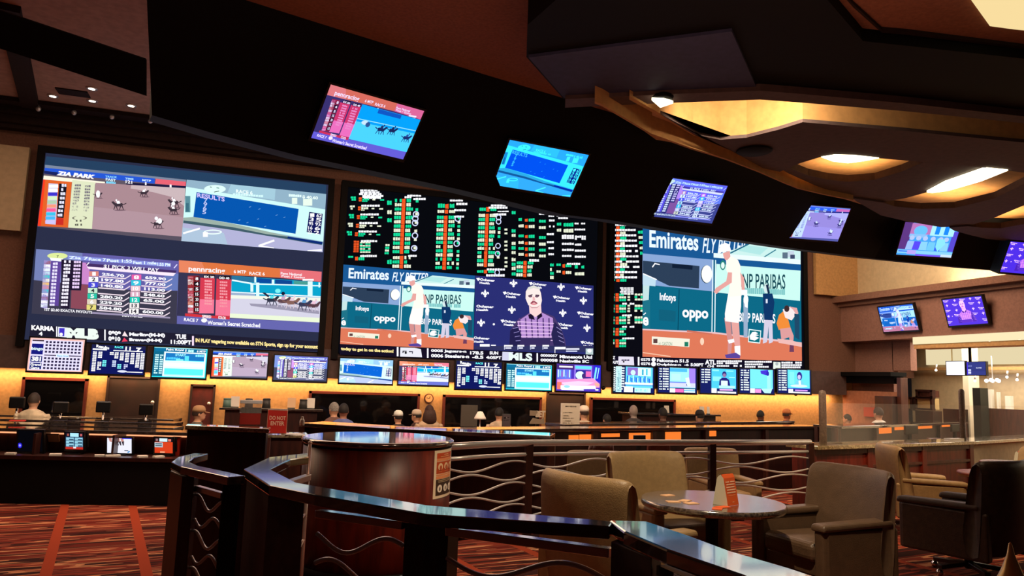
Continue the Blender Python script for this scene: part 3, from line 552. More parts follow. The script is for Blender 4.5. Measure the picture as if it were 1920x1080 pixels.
# ------------------------------------------------------------------ materials of the room
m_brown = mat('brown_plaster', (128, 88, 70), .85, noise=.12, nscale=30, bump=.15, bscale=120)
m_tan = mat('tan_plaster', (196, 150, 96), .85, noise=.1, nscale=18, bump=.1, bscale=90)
m_beige = mat('beige_plaster', (205, 182, 145), .85, noise=.06, nscale=10)
m_red = mat('russet_plaster', (150, 92, 66), .9, noise=.12, nscale=30)
m_black = mat('black_paint', (9, 7, 8), .7, spec=.15)
m_dark = mat('dark_brown_paint', (44, 28, 24), .7, noise=.2, nscale=12, spec=.2)
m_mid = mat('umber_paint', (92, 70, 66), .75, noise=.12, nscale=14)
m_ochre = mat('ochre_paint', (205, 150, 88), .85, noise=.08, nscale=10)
m_bezel = mat('black_plastic', (10, 10, 12), .35)
m_glassdark = mat('dark_glass', (8, 8, 10), .06, spec=.6)
m_steel = mat('brushed_steel', (225, 222, 220), .3, .55, spec=.8)
m_chrome = mat('chrome', (220, 220, 225), .1, 1.0)
m_granite = granite('granite', (24, 20, 22), (78, 68, 64))
m_granite_l = granite('pale_granite', (104, 90, 66), (190, 172, 130), .2)
m_wood = wood('red_wood', (112, 34, 20), (66, 16, 10), .3)
m_wood_d = wood('dark_wood', (58, 22, 16), (30, 10, 9), .3)
m_wood_m = wood('brown_wood', (88, 44, 30), (52, 24, 18), .35)
m_leather = mat('tan_leather', (150, 122, 84), .42, noise=.08, nscale=26, bump=.25, bscale=160, spec=.5)
m_leather_d = mat('dark_leather', (62, 46, 34), .4, noise=.25, nscale=20, bump=.25, bscale=160)
m_paper = mat('white_paper', (226, 222, 212), .7)
m_scr = screen_mat('screen_picture', 1.2)
m_led = screen_mat('wall_screen_picture', 1.15)

def carpet():
    M = mat('carpet', (120, 40, 28), .95, spec=.1); nt = M.node_tree; b = nt.nodes['Principled BSDF']; L = nt.links.new
    N = nt.nodes.new
    tc = N('ShaderNodeTexCoord'); mp = N('ShaderNodeMapping'); mp.inputs['Rotation'].default_value = (0, 0, math.radians(-9.6)); L(tc.outputs['Object'], mp.inputs['Vector'])
    sp = N('ShaderNodeSeparateXYZ'); L(mp.outputs['Vector'], sp.inputs[0])
    def math_(op, a, b_=None, v=None):
        n = N('ShaderNodeMath'); n.operation = op
        if hasattr(a, 'links'): L(a, n.inputs[0])
        else: n.inputs[0].default_value = a
        if b_ is not None:
            if hasattr(b_, 'links'): L(b_, n.inputs[1])
            else: n.inputs[1].default_value = b_
        return n.outputs[0]
    u = math_('DIVIDE', math_('ADD', sp.outputs['X'], CARPET_OFF), .8)
    cell = math_('FLOOR', math_('ADD', u, .5)); fr = math_('SUBTRACT', u, math_('FLOOR', u))
    band = math_('LESS_THAN', math_('ABSOLUTE', math_('SUBTRACT', fr, .5)), .062)
    cb = N('ShaderNodeCombineXYZ')
    L(math_('MULTIPLY', u, .22), cb.inputs[0]); L(math_('MULTIPLY', sp.outputs['Y'], 3.3), cb.inputs[1]); L(math_('MULTIPLY', cell, 3.7), cb.inputs[2])
    n = N('ShaderNodeTexNoise'); n.inputs['Scale'].default_value = 1.0; n.inputs['Detail'].default_value = 3; n.inputs['Roughness'].default_value = .55; L(cb.outputs[0], n.inputs['Vector'])
    r = N('ShaderNodeValToRGB'); r.color_ramp.interpolation = 'CONSTANT'; e = r.color_ramp.elements
    cols = [(.0, (40, 16, 15)), (.36, (96, 32, 22)), (.42, (50, 20, 18)), (.465, (186, 128, 92)), (.485, (124, 50, 36)), (.53, (58, 24, 20)), (.56, (134, 68, 52)), (.585, (96, 28, 20)), (.625, (190, 136, 100)), (.642, (70, 32, 26))]
    e[0].position = 0; e[0].color = rgb(*cols[0][1]); e[1].position = cols[1][0]; e[1].color = rgb(*cols[1][1])
    for p, c in cols[2:]: k = e.new(p); k.color = rgb(*c)
    L(n.outputs['Fac'], r.inputs['Fac'])
    mx = N('ShaderNodeMix'); mx.data_type = 'RGBA'; L(band, mx.inputs['Factor']); L(r.outputs['Color'], mx.inputs['A']); mx.inputs['B'].default_value = rgb(146, 58, 34)
    L(mx.outputs['Result'], b.inputs['Base Color'])
    return M
_a = math.radians(9.6)
_bx = lambda p: p.x*math.cos(_a)+p.y*math.sin(_a)     # across the pattern
CARPET_OFF = .4 - (_bx(on_z(112, 956, 0)) % .8)
m_carpet = carpet()

# ------------------------------------------------------------------ floor, walls
b = MB(); b.box((4, 6, -.05), (30, 23, .1)); struct(b.build('floor', m_carpet, at=(0, 0, 0)), 'red and brown striped carpet floor of the hall')
YW = 16.12; YB = 16.40
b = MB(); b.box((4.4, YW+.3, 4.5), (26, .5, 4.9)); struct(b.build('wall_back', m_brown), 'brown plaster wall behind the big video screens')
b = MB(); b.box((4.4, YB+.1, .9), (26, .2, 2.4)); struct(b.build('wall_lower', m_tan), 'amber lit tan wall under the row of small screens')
# the shelf that carries the small screens; its lamp trough is behind it
b = MB()
b.box((4.9, 16.03, 1.83), (19.9, .12, .6)); struct(b.build('trim_1', m_mid), 'brown ledge running under the three video walls')
b = MB(); zc = 6.04
b.box((4.4, 15.86, zc+.24), (26, .5, .12)); b.box((4.4, 15.94, zc+.11), (26, .34, .14)); b.box((4.4, 16.0, zc), (26, .22, .08)); b.box((4.4, 15.72, zc+.34), (26, .8, .08))
struct(b.build('trim_2', m_dark), 'dark stepped cornice above the leftmost video wall')
# pale upper panel of the wall at the left end, and its continuation at the right end
b = MB(); p = on_y(58, 280, 16.1); b.box(((p.x-8)/2, 16.06, (4.08+5.69)/2), (p.x+8, .1, 1.61)); struct(b.build('wall_left', m_beige), 'pale upper panel of the wall left of the video walls')
b = MB(); p = on_y(1525, 475, 16.1); q = on_y(1557, 561, 16.1); b.box(((p.x+15.42)/2, 16.06, (4.16+6.0)/2), (15.42-p.x, .1, 1.84)); struct(b.build('wall_upper', m_tan), 'lit tan upper panel right of the video walls')

def opening(kind, x0, y0, x1, y1, material, frame, label, fw=.05, depth=.08):
    a = on_y(x0, y0, YB); c = on_y(x1, y1, YB)
    r = MB(); r.box(((a.x+c.x)/2, YB-.02, (a.z+c.z)/2), (c.x-a.x, .05, a.z-c.z))
    o = struct(r.build(kind, material), label)
    f = MB(); W, H = c.x-a.x, a.z-c.z
    for xx in (a.x, c.x): f.box((xx, YB-.04, (a.z+c.z)/2), (fw, depth, H+fw))
    for zz in (a.z, c.z): f.box(((a.x+c.x)/2, YB-.04, zz), (W+fw, depth, fw))
    f.build(kind.split('_')[0]+'_frame', frame, o)
    return o
m_frame = mat('maroon_frame', (92, 30, 20), .5)
m_void = mat('dark_opening', (7, 6, 8), .4, noise=.5, nscale=3)
for i, (x0, y0, x1, y1, l) in enumerate(((47, 709, 155, 800, 'leftmost dark service window below the grid screen'), (582, 735, 780, 830, 'dark service window beside the round wall clock'), (832, 742, 1010, 830, 'dark service window right of the round wall clock'), (1107, 747, 1262, 830, 'dark service window below the rightmost video wall'))):
    opening('window_%d' % (i+1), x0, y0, x1, y1, m_glassdark, m_frame, l)
m_door = mat('door_brown', (48, 24, 20), .6, noise=.3, nscale=4); m_door_r = mat('door_maroon', (92, 28, 24), .55, noise=.3, nscale=5)
for i, (x0, y0, x1, y1, mm, l) in enumerate(((205, 706, 283, 890, m_door, 'wide dark doorway below the green race screen'), (360, 722, 390, 880, m_door_r, 'narrow maroon door left of the counter with cups'), (1026, 736, 1092, 860, m_door, 'dark doorway beside the standing white menu board'))):
    o = opening('door_%d' % (i+1), x0, y0, x1, y1, mm, m_door, l, .04)
    a = on_y(x0, y0, YB); c = on_y(x1, y1, YB)
    k = MB(); k.ball((c.x-.08, YB-.09, .95), .035); k.build('door_handle', m_steel, o)

# ------------------------------------------------------------------ ceilings
CEIL_N = 5.34
edge = [on_bulk(x, y, .25) for x, y in ((285, 216), (560, 292), (860, 355), (1140, 412), (1505, 468), (1840, 505), (2100, 522))]
near = [(-12, -5), (20, -5), (20, 13)] + [(p.x, bulk_y(p.x)-.85*(CEIL_N-4.6)+.3) for p in reversed(edge)] + [(-2.2, 8.0), (-12, 5.6)]
b = MB(); b.prism(near, CEIL_N, CEIL_N+.15); struct(b.build('ceiling', m_red), 'russet ceiling above the seats')
b = MB(); b.box((4, 13, 6.47), (30, 12, .1)); struct(b.build('ceiling_far', mat('far_ceiling_paint', (190, 150, 126), .8, noise=.1, nscale=9)), 'higher ceiling over the left end of the video walls')
b = MB(); a = on_z(36, 104, 6.38); c = on_z(60, 212, 6.38); b.bar(a+(a-c)*.6, c+(c-a)*.1, .28, .12); struct(b.build('trim_3', m_dark), 'dark beam across the far ceiling at the upper left')
# bulkhead that carries the tilted screens
def bulkhead():
    lowpx = [(285, 216), (400, 250), (560, 292), (660, 312), (860, 355), (1060, 403), (1140, 412), (1300, 438), (1505, 468), (1640, 485), (1840, 505), (1960, 514), (2140, 528)]
    B = [on_bulk(x, y) for x, y in lowpx]
    T = [Vector((p.x-.04, bulk_y(p.x)-.85*(CEIL_N-4.6), CEIL_N)) for p in B]
    Bk = [p+Vector((-.1, .55, .10)) for p in B]; Tk = [p+Vector((-.1, 1.4, 0)) for p in T]
    m = MB(); n = len(B); vs = B+T+Tk+Bk; fs = []
    for i in range(n-1):
        for k in range(4):
            k2 = (k+1) % 4; fs.append((k*n+i, k*n+i+1, k2*n+i+1, k2*n+i))
    fs += [(0, n, 2*n, 3*n), (n-1, 4*n-1, 3*n-1, 2*n-1)]
    m.add(vs, fs)
    return m.build('wall_bulkhead', m_black)
struct(bulkhead(), 'black sloping bulkhead that carries the tilted screens')
tp = [on_bulk(-220, -53), on_bulk(275, 112)]; bt = [on_bulk(-220, 20), on_bulk(275, 180)]
b = MB(); b.hexa([bt[0], bt[1], tp[1], tp[0]], [p+Vector((-.03, .12, .06)) for p in (bt[0], bt[1], tp[1], tp[0])]); struct(b.build('beam_1', m_black), 'black beam crossing the upper left corner')

def slab(name, px, z, t, m, label, ext=None):
    pts = [on_z(x, y, z) for x, y in px]
    s = MB(); s.prism([(p.x, p.y) for p in pts], z, z+t); return struct(s.build(name, m), label)
def ribbon(name, px, z, h, thick, m, label):
    """upright band standing on the line px at height z, h tall, thickness away from the eye"""
    P = [on_z(x, y, z) for x, y in px]; s = MB(); n = len(P); vs = []
    for p in P:
        d = Vector((p.x, p.y, 0)).normalized()*thick
        vs += [p, p+Vector((0, 0, h)), p+d+Vector((0, 0, h)), p+d]
    fs = []
    for i in range(n-1):
        for k in range(4): fs.append((4*i+k, 4*i+4+k, 4*i+4+(k+1) % 4, 4*i+(k+1) % 4))
    fs += [(0, 1, 2, 3), (4*n-1, 4*n-2, 4*n-3, 4*n-4)]
    s.add(vs, fs); return struct(s.build(name, m), label)
ZR = 4.70
slab('ceiling_ring', [(1110, -60), (989, 47), (987, 107), (1056, 185), (1425, 168), (1700, 190), (1990, 222), (1990, 122), (1920, 110), (1618, 77), (1500, -60)], ZR, .5, m_black, 'black angular drop ceiling ring at the upper right')
slab('ceiling_panel', [(991, 108), (1372, 59), (1420, 168), (1058, 184)], ZR-.03, .03, mat('panel_screen_tint', (56, 58, 92), .75, noise=.12, nscale=12), 'panel tinted with painted screen light under the black ceiling ring')  # bluish light of the screens is put into the base colour
ribbon('trim_4', [(1060, 186), (1240, 177), (1425, 170), (1500, 176), (1700, 194), (1990, 226)], ZR-.075, .10, .25, m_mid, 'violet lit lip along the far edge of the black ceiling ring')
slab('ceiling_tray', [(1500, -60), (1618, 77), (1920, 110), (1990, 118), (1990, -60)], ZR+.12, .06, m_red, 'russet tray ceiling in the upper right corner')
ribbon('trim_5', [(1550, -50), (1600, 8), (1653, 56), (1700, 60), (1920, 88), (1990, 97)], ZR+.09, .04, .06, m_dark, 'dark groove in the russet tray ceiling')
# recess behind the ring: lit cove walls
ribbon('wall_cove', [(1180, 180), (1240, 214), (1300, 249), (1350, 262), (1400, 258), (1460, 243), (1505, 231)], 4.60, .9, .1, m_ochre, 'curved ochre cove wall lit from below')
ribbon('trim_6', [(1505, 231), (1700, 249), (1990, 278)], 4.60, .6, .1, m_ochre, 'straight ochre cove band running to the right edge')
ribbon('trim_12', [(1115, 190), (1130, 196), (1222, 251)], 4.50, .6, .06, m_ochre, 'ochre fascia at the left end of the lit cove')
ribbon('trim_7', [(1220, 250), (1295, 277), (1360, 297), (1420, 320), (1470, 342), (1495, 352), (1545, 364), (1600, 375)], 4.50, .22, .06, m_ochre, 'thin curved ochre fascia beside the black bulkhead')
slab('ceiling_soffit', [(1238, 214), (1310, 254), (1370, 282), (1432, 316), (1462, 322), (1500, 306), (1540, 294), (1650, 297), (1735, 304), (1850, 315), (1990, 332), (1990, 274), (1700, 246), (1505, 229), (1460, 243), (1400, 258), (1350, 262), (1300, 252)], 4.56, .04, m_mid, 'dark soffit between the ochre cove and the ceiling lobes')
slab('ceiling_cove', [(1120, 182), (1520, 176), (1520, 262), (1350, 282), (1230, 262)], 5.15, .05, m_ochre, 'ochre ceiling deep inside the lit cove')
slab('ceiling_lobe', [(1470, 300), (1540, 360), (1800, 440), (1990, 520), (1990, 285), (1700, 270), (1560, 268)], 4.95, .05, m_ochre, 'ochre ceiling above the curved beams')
def arc_beam(name, up, low, z, t, m, label):
    slab(name, up+list(reversed(low)), z, t, m, label)
arc_beam('beam_2', [(1440, 301), (1490, 319), (1515, 329), (1552, 337), (1590, 341), (1640, 337), (1690, 322), (1732, 304)], [(1478, 325), (1527, 347), (1600, 374), (1657, 379), (1700, 371), (1740, 360), (1795, 335), (1850, 314)], 4.58, .10, m_mid, 'curved ceiling beam nearest the ochre cove')
arc_beam('beam_4', [(1600, 372), (1657, 380), (1677, 387), (1727, 392), (1790, 390), (1865, 372), (1920, 345), (1990, 306)], [(1605, 377), (1652, 404), (1700, 415), (1765, 426), (1815, 424), (1865, 408), (1920, 385), (1990, 348)], 4.55, .10, m_mid, 'second curved ceiling beam above the tilted screens')
arc_beam('beam_5', [(1780, 427), (1815, 424), (1840, 427), (1877, 428), (1920, 420), (1990, 402)], [(1790, 433), (1820, 441), (1850, 448), (1900, 453), (1920, 453), (1990, 446)], 4.52, .10, m_mid, 'outermost curved ceiling beam at the right edge')
b = MB(); p = on_z(1414, 283, 4.55); b.lathe([(.0, 0), (.2, .0), (.22, .012), (.0, .012)], (p.x, p.y, 4.535), 28, 0, True, 1, 1)
o = b.build('ceiling_speaker', m_black); tag(o, 'round black speaker grille in the violet lit ceiling soffit', 'speaker')

def ceiling_lamp(px, z, label, strength=6., group=None, col=(255, 244, 206)):
    pts = [on_z(x, y, z) for x, y in px]; c = sum(pts, Vector())/len(pts)
    t = thing('ceiling_lamp', label, 'ceiling light', c, group)
    s = MB(); s.prism([(p.x, p.y) for p in pts], z, z+.03); s.build('diffuser', lamp_mat('lamp_%g_%d' % (strength, col[2]), col, strength), t)
    s = MB(); n = len(pts); q = [c+(p-c)*1.06 for p in pts]
    s.add([(p.x, p.y, z+.031) for p in pts]+[(p.x, p.y, z+.031) for p in q], [(i, (i+1) % n, n+(i+1) % n, n+i) for i in range(n)]); s.build('rim', m_dark, t)
    return t
ceiling_lamp([(1540, 295), (1565, 291), (1602, 292), (1648, 297), (1615, 303), (1590, 306), (1562, 303)], 4.55, 'lens shaped glowing ceiling lamp above the third tilted screen', 5)
ceiling_lamp([(1738, 361), (1772, 343), (1850, 316), (1890, 320), (1840, 340), (1778, 358), (1748, 362)], 4.545, 'long pointed glowing ceiling lamp at the right edge', 5)
ceiling_lamp([(1810, -15), (1856, 49), (1900, 55), (1990, 64), (1990, -15)], 4.79, 'large cream cove recess painted glowing in the russet tray', 1.0, col=(250, 222, 160))  # lit recess surface, not a lamp; its light is put in as emission
ceiling_lamp([(1222, 188), (1245, 189), (1262, 194), (1238, 202)], 4.57, 'small bright spotlight at the left end of the ochre cove', 5)
# spot lamp body at the end of the cove
b = MB(); p = on_z(1243, 186, ZR-.1); b.lathe([(.001, 0), (.1, 0), (.115, .03), (.06, .06), (.001, .06)], (p.x, p.y, p.z), 20); tag(b.build('spot_lamp', m_black), 'black spotlight can hanging from the violet lip', 'spotlight')
for i, (x, y) in enumerate(((99, 181), (172, 167), (173, 190), (246, 199))):
    p = on_z(x, y, 6.405)
    t = thing('downlight', ('leftmost round downlight in the far ceiling', 'upper of the two middle downlights in the far ceiling', 'lower of the two middle downlights in the far ceiling', 'rightmost round downlight in the far ceiling')[i], 'downlight', p, 'downlights in the far ceiling')
    s = MB(); s.lathe([(.001, 0), (.055, 0), (.055, .03), (.001, .03)], p, 20); s.build('lamp', lamp_mat('downlight_glow', (255, 240, 214), 8), t)
    s = MB(); s.lathe([(.055, .0), (.09, -.006), (.095, .02), (.055, .02)], p, 20); s.build('trim_ring', m_steel, t)
for i, (x, y) in enumerate(((72, 204), (139, 211), (210, 219), (282, 227))):
    p = on_y(x, y, 15.4); s = MB(); s.ball(p, (.045, .045, .05)); s.tube([p+Vector((0, .0, .04)), p+Vector((0, .05, .16))], .012)
    tag(s.build('spot_lamp', m_steel), ('small silver spotlight under the beam end, leftmost on the cornice', 'second small silver spotlight from the left on the cornice', 'third small silver spotlight from the left on the cornice', 'small silver spotlight on the cornice nearest the bulkhead')[i], 'spotlight', 'spotlights on the cornice')
p = on_z(137, 174, 6.41); s = MB(); s.box((p.x, p.y, 6.41), (.5, .3, .02)); tag(s.build('ceiling_vent', m_dark), 'dark square vent between the ceiling downlights', 'vent')

# ------------------------------------------------------------------ right wall
XR = 14.9
m_mauve = mat('mauve_plaster', (140, 98, 84), .85, noise=.1, nscale=25)
b = MB(); b.box((XR+.5, 10.5, 5.1), (.1, 12, 2.2)); struct(b.build('wall_right_upper', m_beige), 'pale wall above the cornice on the right, lit from below')
b = MB(); b.box((XR+.2, 10.5, 3.42), (.4, 12, .96)); struct(b.build('wall_right', m_mauve), 'mauve wall band that carries two small screens')
b = MB(); b.box((XR+.12, 10.5, 4.06), (.8, 12, .16)); b.box((XR+.18, 10.5, 3.93), (.56, 12, .10)); struct(b.build('trim_8', m_brown), 'brown cornice along the right wall')
b = MB(); b.box((XR+.55, 15.6, 1.45), (.2, 1.4, 2.98)); b.box((XR+.55, 14.64, 2.58), (.2, .56, .78)); struct(b.build('wall_corner', m_mauve), 'shaded mauve wall under the right wall band')
b = MB(); b.box((XR+.1, 15.3, .8), (.1, 1.85, 1.7)); struct(b.build('wall_niche', mat('rose_plaster', (170, 112, 84), .85, noise=.1, nscale=14)), 'rose wall panel under the dark mantel')
b = MB(); b.box((XR+.02, 15.3, 2.08), (.5, 1.95, .1)); b.box((XR+.1, 15.3, 1.95), (.3, 1.8, .2)); tag(b.build('mantel', m_black), 'dark wooden mantel in the corner right of the screens', 'mantel')
b = MB(); b.box((XR+.1, 14.3, 1.0), (.22, .12, 2.0)); struct(b.build('trim_9', m_wood_m), 'brown upright beside the mantel')
# room beyond the opening
XF = 17.6
def far(x, y, X=XF): return on_x(x, y, X)
b = MB(); b.box((XF+.1, 10.5, 1.6), (.1, 12, 3.4)); struct(b.build('wall_far', m_beige), 'pale wall of the bright room beyond the opening')
b = MB(); b.box((16.4, 8.6, 3.02), (2.9, 9.6, .06)); struct(b.build('ceiling_room', m_tan), 'tan ceiling of the bright room beyond the opening')
def yz_box(name, px, X, dx, m, label, cat=None, group=None, down=False):
    a = on_x(px[0], px[1], X); c = on_x(px[2], px[3], X)
    if px[3] >= 840: c.z = -.25
    s = MB(); s.box((X+dx/2, (a.y+c.y)/2, (a.z+c.z)/2), (dx, abs(a.y-c.y), abs(a.z-c.z)))
    o = s.build(name, m)
    return tag(o, label, cat, group) if cat else struct(o, label)
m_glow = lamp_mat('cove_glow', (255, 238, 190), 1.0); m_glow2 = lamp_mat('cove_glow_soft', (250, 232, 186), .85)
a = on_x(1712, 640, XR-.02); c = on_x(1990, 612, XR-.02)
s = MB(); s.box((XR+.0, (a.y+c.y)/2, 2.88), (.06, a.y-c.y, .17)); tag(s.build('light_strip', m_glow), 'long cream light strip along the lower edge of the right wall', 'light strip')
s = MB(); s.box((XR+.25, (a.y+c.y)/2, 2.74), (.5, a.y-c.y, .1)); struct(s.build('trim_10', m_tan), 'tan soffit under the long cream light strip')
yz_box('wall_glow', (1738, 650, 1784, 684), XF, -.05, m_glow2, 'glow-painted wall recess left of the pale column', 'wall recess')  # lit recess wall, no lamp: the light on it is emission
yz_box('wall_glow', (1788, 648, 1990, 682), XF, -.05, m_glow2, 'long glow-painted wall recess right of the pale column', 'wall recess')  # same lit wall, brightness put in as emission
yz_box('column_1', (1802, 640, 1822, 860), 16.6, .35, mat('white_column', (226, 214, 190), .7), 'pale square column behind the hanging double screen')
yz_box('loudspeaker', (1823, 727, 1845, 900), 16.2, .25, mat('green_black', (26, 30, 24), .5), 'tall dark green cabinet beside the pale column', 'cabinet')
yz_box('trim_11', (1680, 690, 1990, 694), XF-.1, -.2, m_tan, 'tan rail under the bright wall recesses')
yz_box('partition', (1846, 765, 1990, 840), 16.5, .1, m_wood_m, 'brown low wall of the bright room')
m_glass = mat('clear_glass', (235, 235, 232), .03, alpha=.05, spec=.6)
yz_box('glass_screen', (1850, 702, 1990, 768), 16.55, .02, m_glass, 'clear glass screen on the brown low wall', 'glass screen')
for (x0, y0, x1, y1, l) in ((1848, 730, 1864, 766, 'white cabinet behind the glass beside the dark cabinet'), (1868, 735, 1876, 766, 'narrow white post behind the glass screen'), (1884, 742, 1900, 762, 'small white box behind the glass screen')):
    yz_box('white_cabinet', (x0, y0, x1, 860), 17.2, .1, m_paper, l, 'cabinet')
for (x0, y0, x1, y1, mm, l) in ((1680, 745, 1712, 768, m_paper, 'pale lit niche box nearest the mantel'), (1718, 746, 1750, 768, m_paper, 'pale lit niche box right of the first'), (1722, 732, 1750, 745, m_wood_m, 'small brown box above the right niche')):
    a = on_x(x0, y0, 16.2); c = on_x(x1, y1, 16.2); t = thing('display_niche', l, 'cabinet', (16.2, (a.y+c.y)/2, c.z))
    s = MB(); s.box((16.3, (a.y+c.y)/2, (a.z+c.z)/2), (.2, abs(a.y-c.y), a.z-c.z)); s.build('cabinet_back', mat('niche_tan', (190, 160, 110), .7) if mm is m_paper else mm, t)
    s = MB(); H = a.z-c.z; W = abs(a.y-c.y)
    for zz in (a.z, c.z): s.box((16.18, (a.y+c.y)/2, zz), (.1, W+.08, .05))
    for yy in (a.y, c.y): s.box((16.18, yy, (a.z+c.z)/2), (.1, .06, H))
    s.build('cabinet_frame', m_wood_d, t)
yz_box('dark_cabinet', (1640, 742, 1675, 850), XR-.18, .2, m_wood_d, 'dark brown cabinet beside the rose panel', 'cabinet')
yz_box('back_counter', (1716, 769, 1752, 860), 16.0, .3, m_wood_d, 'dark counter under the niche boxes', 'counter')
yz_box('back_counter', (1768, 766, 1801, 860), 16.0, .3, m_wood_d, 'dark counter left of the pale column', 'counter')
yz_box('wall_sign', (1619, 763, 1640, 782), XR-.02, .03, mat('sign_red', (190, 60, 36), .6), 'small red notice on the rose wall panel', 'sign')
for i, (x, y) in enumerate(((1706, 692), (1755, 694), (1855, 647), (1911, 645), (1843, 620), (1893, 617), (1828, 714), (1888, 707), (1907, 712))):
    p = on_x(x, y, XR+.05 if i in (4, 5) else 16.2); t = thing('spotlight', 'small bright spotlight in the room beyond the right wall', 'spotlight', p, 'spotlights in the bright room')
    s = MB(); s.ball(p, .03); s.build('bulb', lamp_mat('bulb_glow', (255, 246, 226), 3), t)
    s = MB(); s.tube([p+Vector((0, 0, .03)), p+Vector((.03, 0, .14))], .02); s.build('stem', m_steel, t)
p = on_x(1861, 714, 16.9); t = thing('chandelier', 'cluster of white globe lamps in the room beyond the glass', 'chandelier', p)
for k in range(5):
    q = p+Vector((.05*(k % 2), -.16+.08*k, .02*(k % 2))); s = MB(); s.ball(q, .045); s.build('globe', lamp_mat('globe_glow', (255, 252, 246), 3), t)
s = MB(); s.tube([p+Vector((0, 0, .05)), p+Vector((0, 0, .6))], .012); s.build('stem', m_steel, t)
# ------------------------------------------------------------------ the three video walls
YS = 16.0
NW = Vector((0, -1, 0))
def zoomed(ox, oy, k): return lambda x, y: (ox+x/k, oy+y/k)
def wall_pic(Y=15.915):
    """drawing coordinates are the survey points of the photo, met with the flat face of the wall screen"""
    return Pic(lambda x, y: on_y(x, y, Y), NW)
GRN, CRM, ORG, WHT = (20, 214, 150), (226, 232, 206), (232, 84, 34), (246, 246, 252)
def video_wall(label, x0, x1, z0, z1, draw, ticker):
    t = thing('video_wall', label, 'video screen', ((x0+x1)/2, YS, z0), 'video walls of the race book')
    f = MB(); w = .13
    for xx in (x0-w/2, x1+w/2): f.box((xx, 15.98, (z0+z1)/2), (w, .2, z1-z0+2*w))
    f.box(((x0+x1)/2, 15.98, z1+w/2), (x1-x0, .2, w))
    f.build('frame', m_black, t)
    s = MB(); s.box(((x0+x1)/2, 15.98, (z0+z1)/2), (x1-x0, .12, z1-z0)); s.build('panel', m_bezel, t)
    P = wall_pic(); draw(P); P.build('display', t, m_led)
    P = wall_pic(15.912); ticker(P); P.build('ticker', t, m_led)
    return t
def px_rect(P, x0, z0, x1, z1, c):
    a = Vector((x0, 15.915, z1)); P.b.k += 1
    P._emit([(x0, 15.915, z1), (x1, 15.915, z1), (x1, 15.915, z0), (x0, 15.915, z0)], [(0, 1, 2, 3)], c)
L1 = (-4.03, 1.21, 2.06, 5.60); L2 = (1.62, 7.50, 2.06, 5.60); L3 = (7.95, 13.45, 2.06, 5.60)
def led1(P):
    px_rect(P, L1[0], L1[2], L1[1], L1[3], (40, 44, 68))
    # night blue band at the top of the left wall
    P.poly([(87, 293), (612, 347), (611, 366), (345, 336), (83, 312)], (36, 62, 92))
    pic_race(P.window((84.5, 309), (349, 337), (341, 452), (70.5, 425)))
    pic_results(P.window((350, 337), (611.5, 364), (605, 473), (340, 452)))
    pic_pay(P.window((68, 467), (336, 489.7), (331, 607.6), (59.4, 588)))
    pic_penn(P.window((335.6, 488), (603, 509.7), (598, 623), (331.7, 607.3)))
def tick1(P):
    z = P
    z.poly([(57, 609), (598, 640), (597, 659), (55, 632)], (30, 28, 46), 1)
    q = zoomed(40, 600, 6.4); T = lambda s, x0, y0, x1, y1, c=WHT, bold=.05, sl=0, sh=0.: z.text(s, *q(x0, y0), *q(x1, y1), c, bold, sh, sl/6.4)
    T('KARMA', 120, 60, 395, 120, WHT, .05, 16); T('4', 210, 140, 255, 188)
    z.rect(*q(418, 78), *q(432, 200), WHT); z.poly([q(442, 82), q(560, 92), q(555, 210), q(440, 200)], (226, 232, 240)); z.poly([q(455, 95), q(520, 98), q(515, 195), q(452, 190)], (66, 50, 190)); z.ell(*q(478, 172), 3.2, 3, WHT)
    T('MLB', 545, 92, 930, 222, (228, 240, 232), .09, 16)
    z.poly([q(455, 95), q(520, 98), q(515, 195), q(452, 190)], (66, 50, 190)); z.ell(*q(478, 172), 3.2, 3, WHT); z.rect(*q(995, 115), *q(1012, 245), WHT)
    T('0909', 1045, 128, 1195, 180, WHT, .06, 8); T('0910', 1045, 195, 1190, 250, WHT, .06, 8); z.poly([q(1210, 190), q(1240, 135), q(1280, 200)], (240, 220, 224)); z.poly([q(1205, 262), q(1235, 210), q(1278, 255)], (226, 60, 90))
    T('Marlins(M-M)', 1295, 148, 1725, 202, WHT, .06, 14); T('Braves(M-M)', 1295, 215, 1690, 262, WHT, .06, 12)
    q = zoomed(320, 600, 6.0); T2 = lambda s, x0, y0, x1, y1, c, sl: z.text(s, *q(x0, y0), *q(x1, y1), c, .05, 0, sl/6.0)
    T2('TUE', 55, 160, 175, 212, WHT, 4); T2('11:00PT', 0, 222, 235, 270, WHT, 8)
    z.rect(*q(240, 180), *q(262, 288), (236, 214, 236))
    T2('IN PLAY wagering now available on STN Sports, sign up for your account', 280, 205, 1655, 262, (250, 226, 150), 75)
video_wall('large video wall at the left showing four horse racing pictures', *L1, led1, tick1)

def odds_column(P, q, x, ytop, rows, dx, step, off, stripe=(24, 44), codes=(48, 52), w2=80, swap=0, extra=None):
    """rows of figures beside a red strip, in the coordinates of one crop q"""
    for i in range(rows):
        y = ytop+step*i; a = x+dx*i
        c = GRN if (i+swap) % 2 == 0 else CRM
        P.b.k = P.b.k or 1
        R = lambda x0, y0, x1, y1, cc, n=1: P.glyphs(q(x0, y0)[0], q(x0, y0)[1], q(x1, y1)[0], q(x1, y1)[1], cc, n)
        R(a-codes[0]-codes[1]*.6, y, a-codes[0]+codes[1]*.9, y+step*.8, c, 3)
        R(a, y-step*.06, a+stripe[1], y+step*.98, ORG, 1)
        R(a+stripe[1]+8, y, a+stripe[1]+8+w2*(.6+.4*RND.random()), y+step*.82, c, 3)
        if extra and RND.random() < extra: R(a+stripe[1]+w2+30, y+step*.2, a+stripe[1]+w2+65, y+step*.9, c, 1)
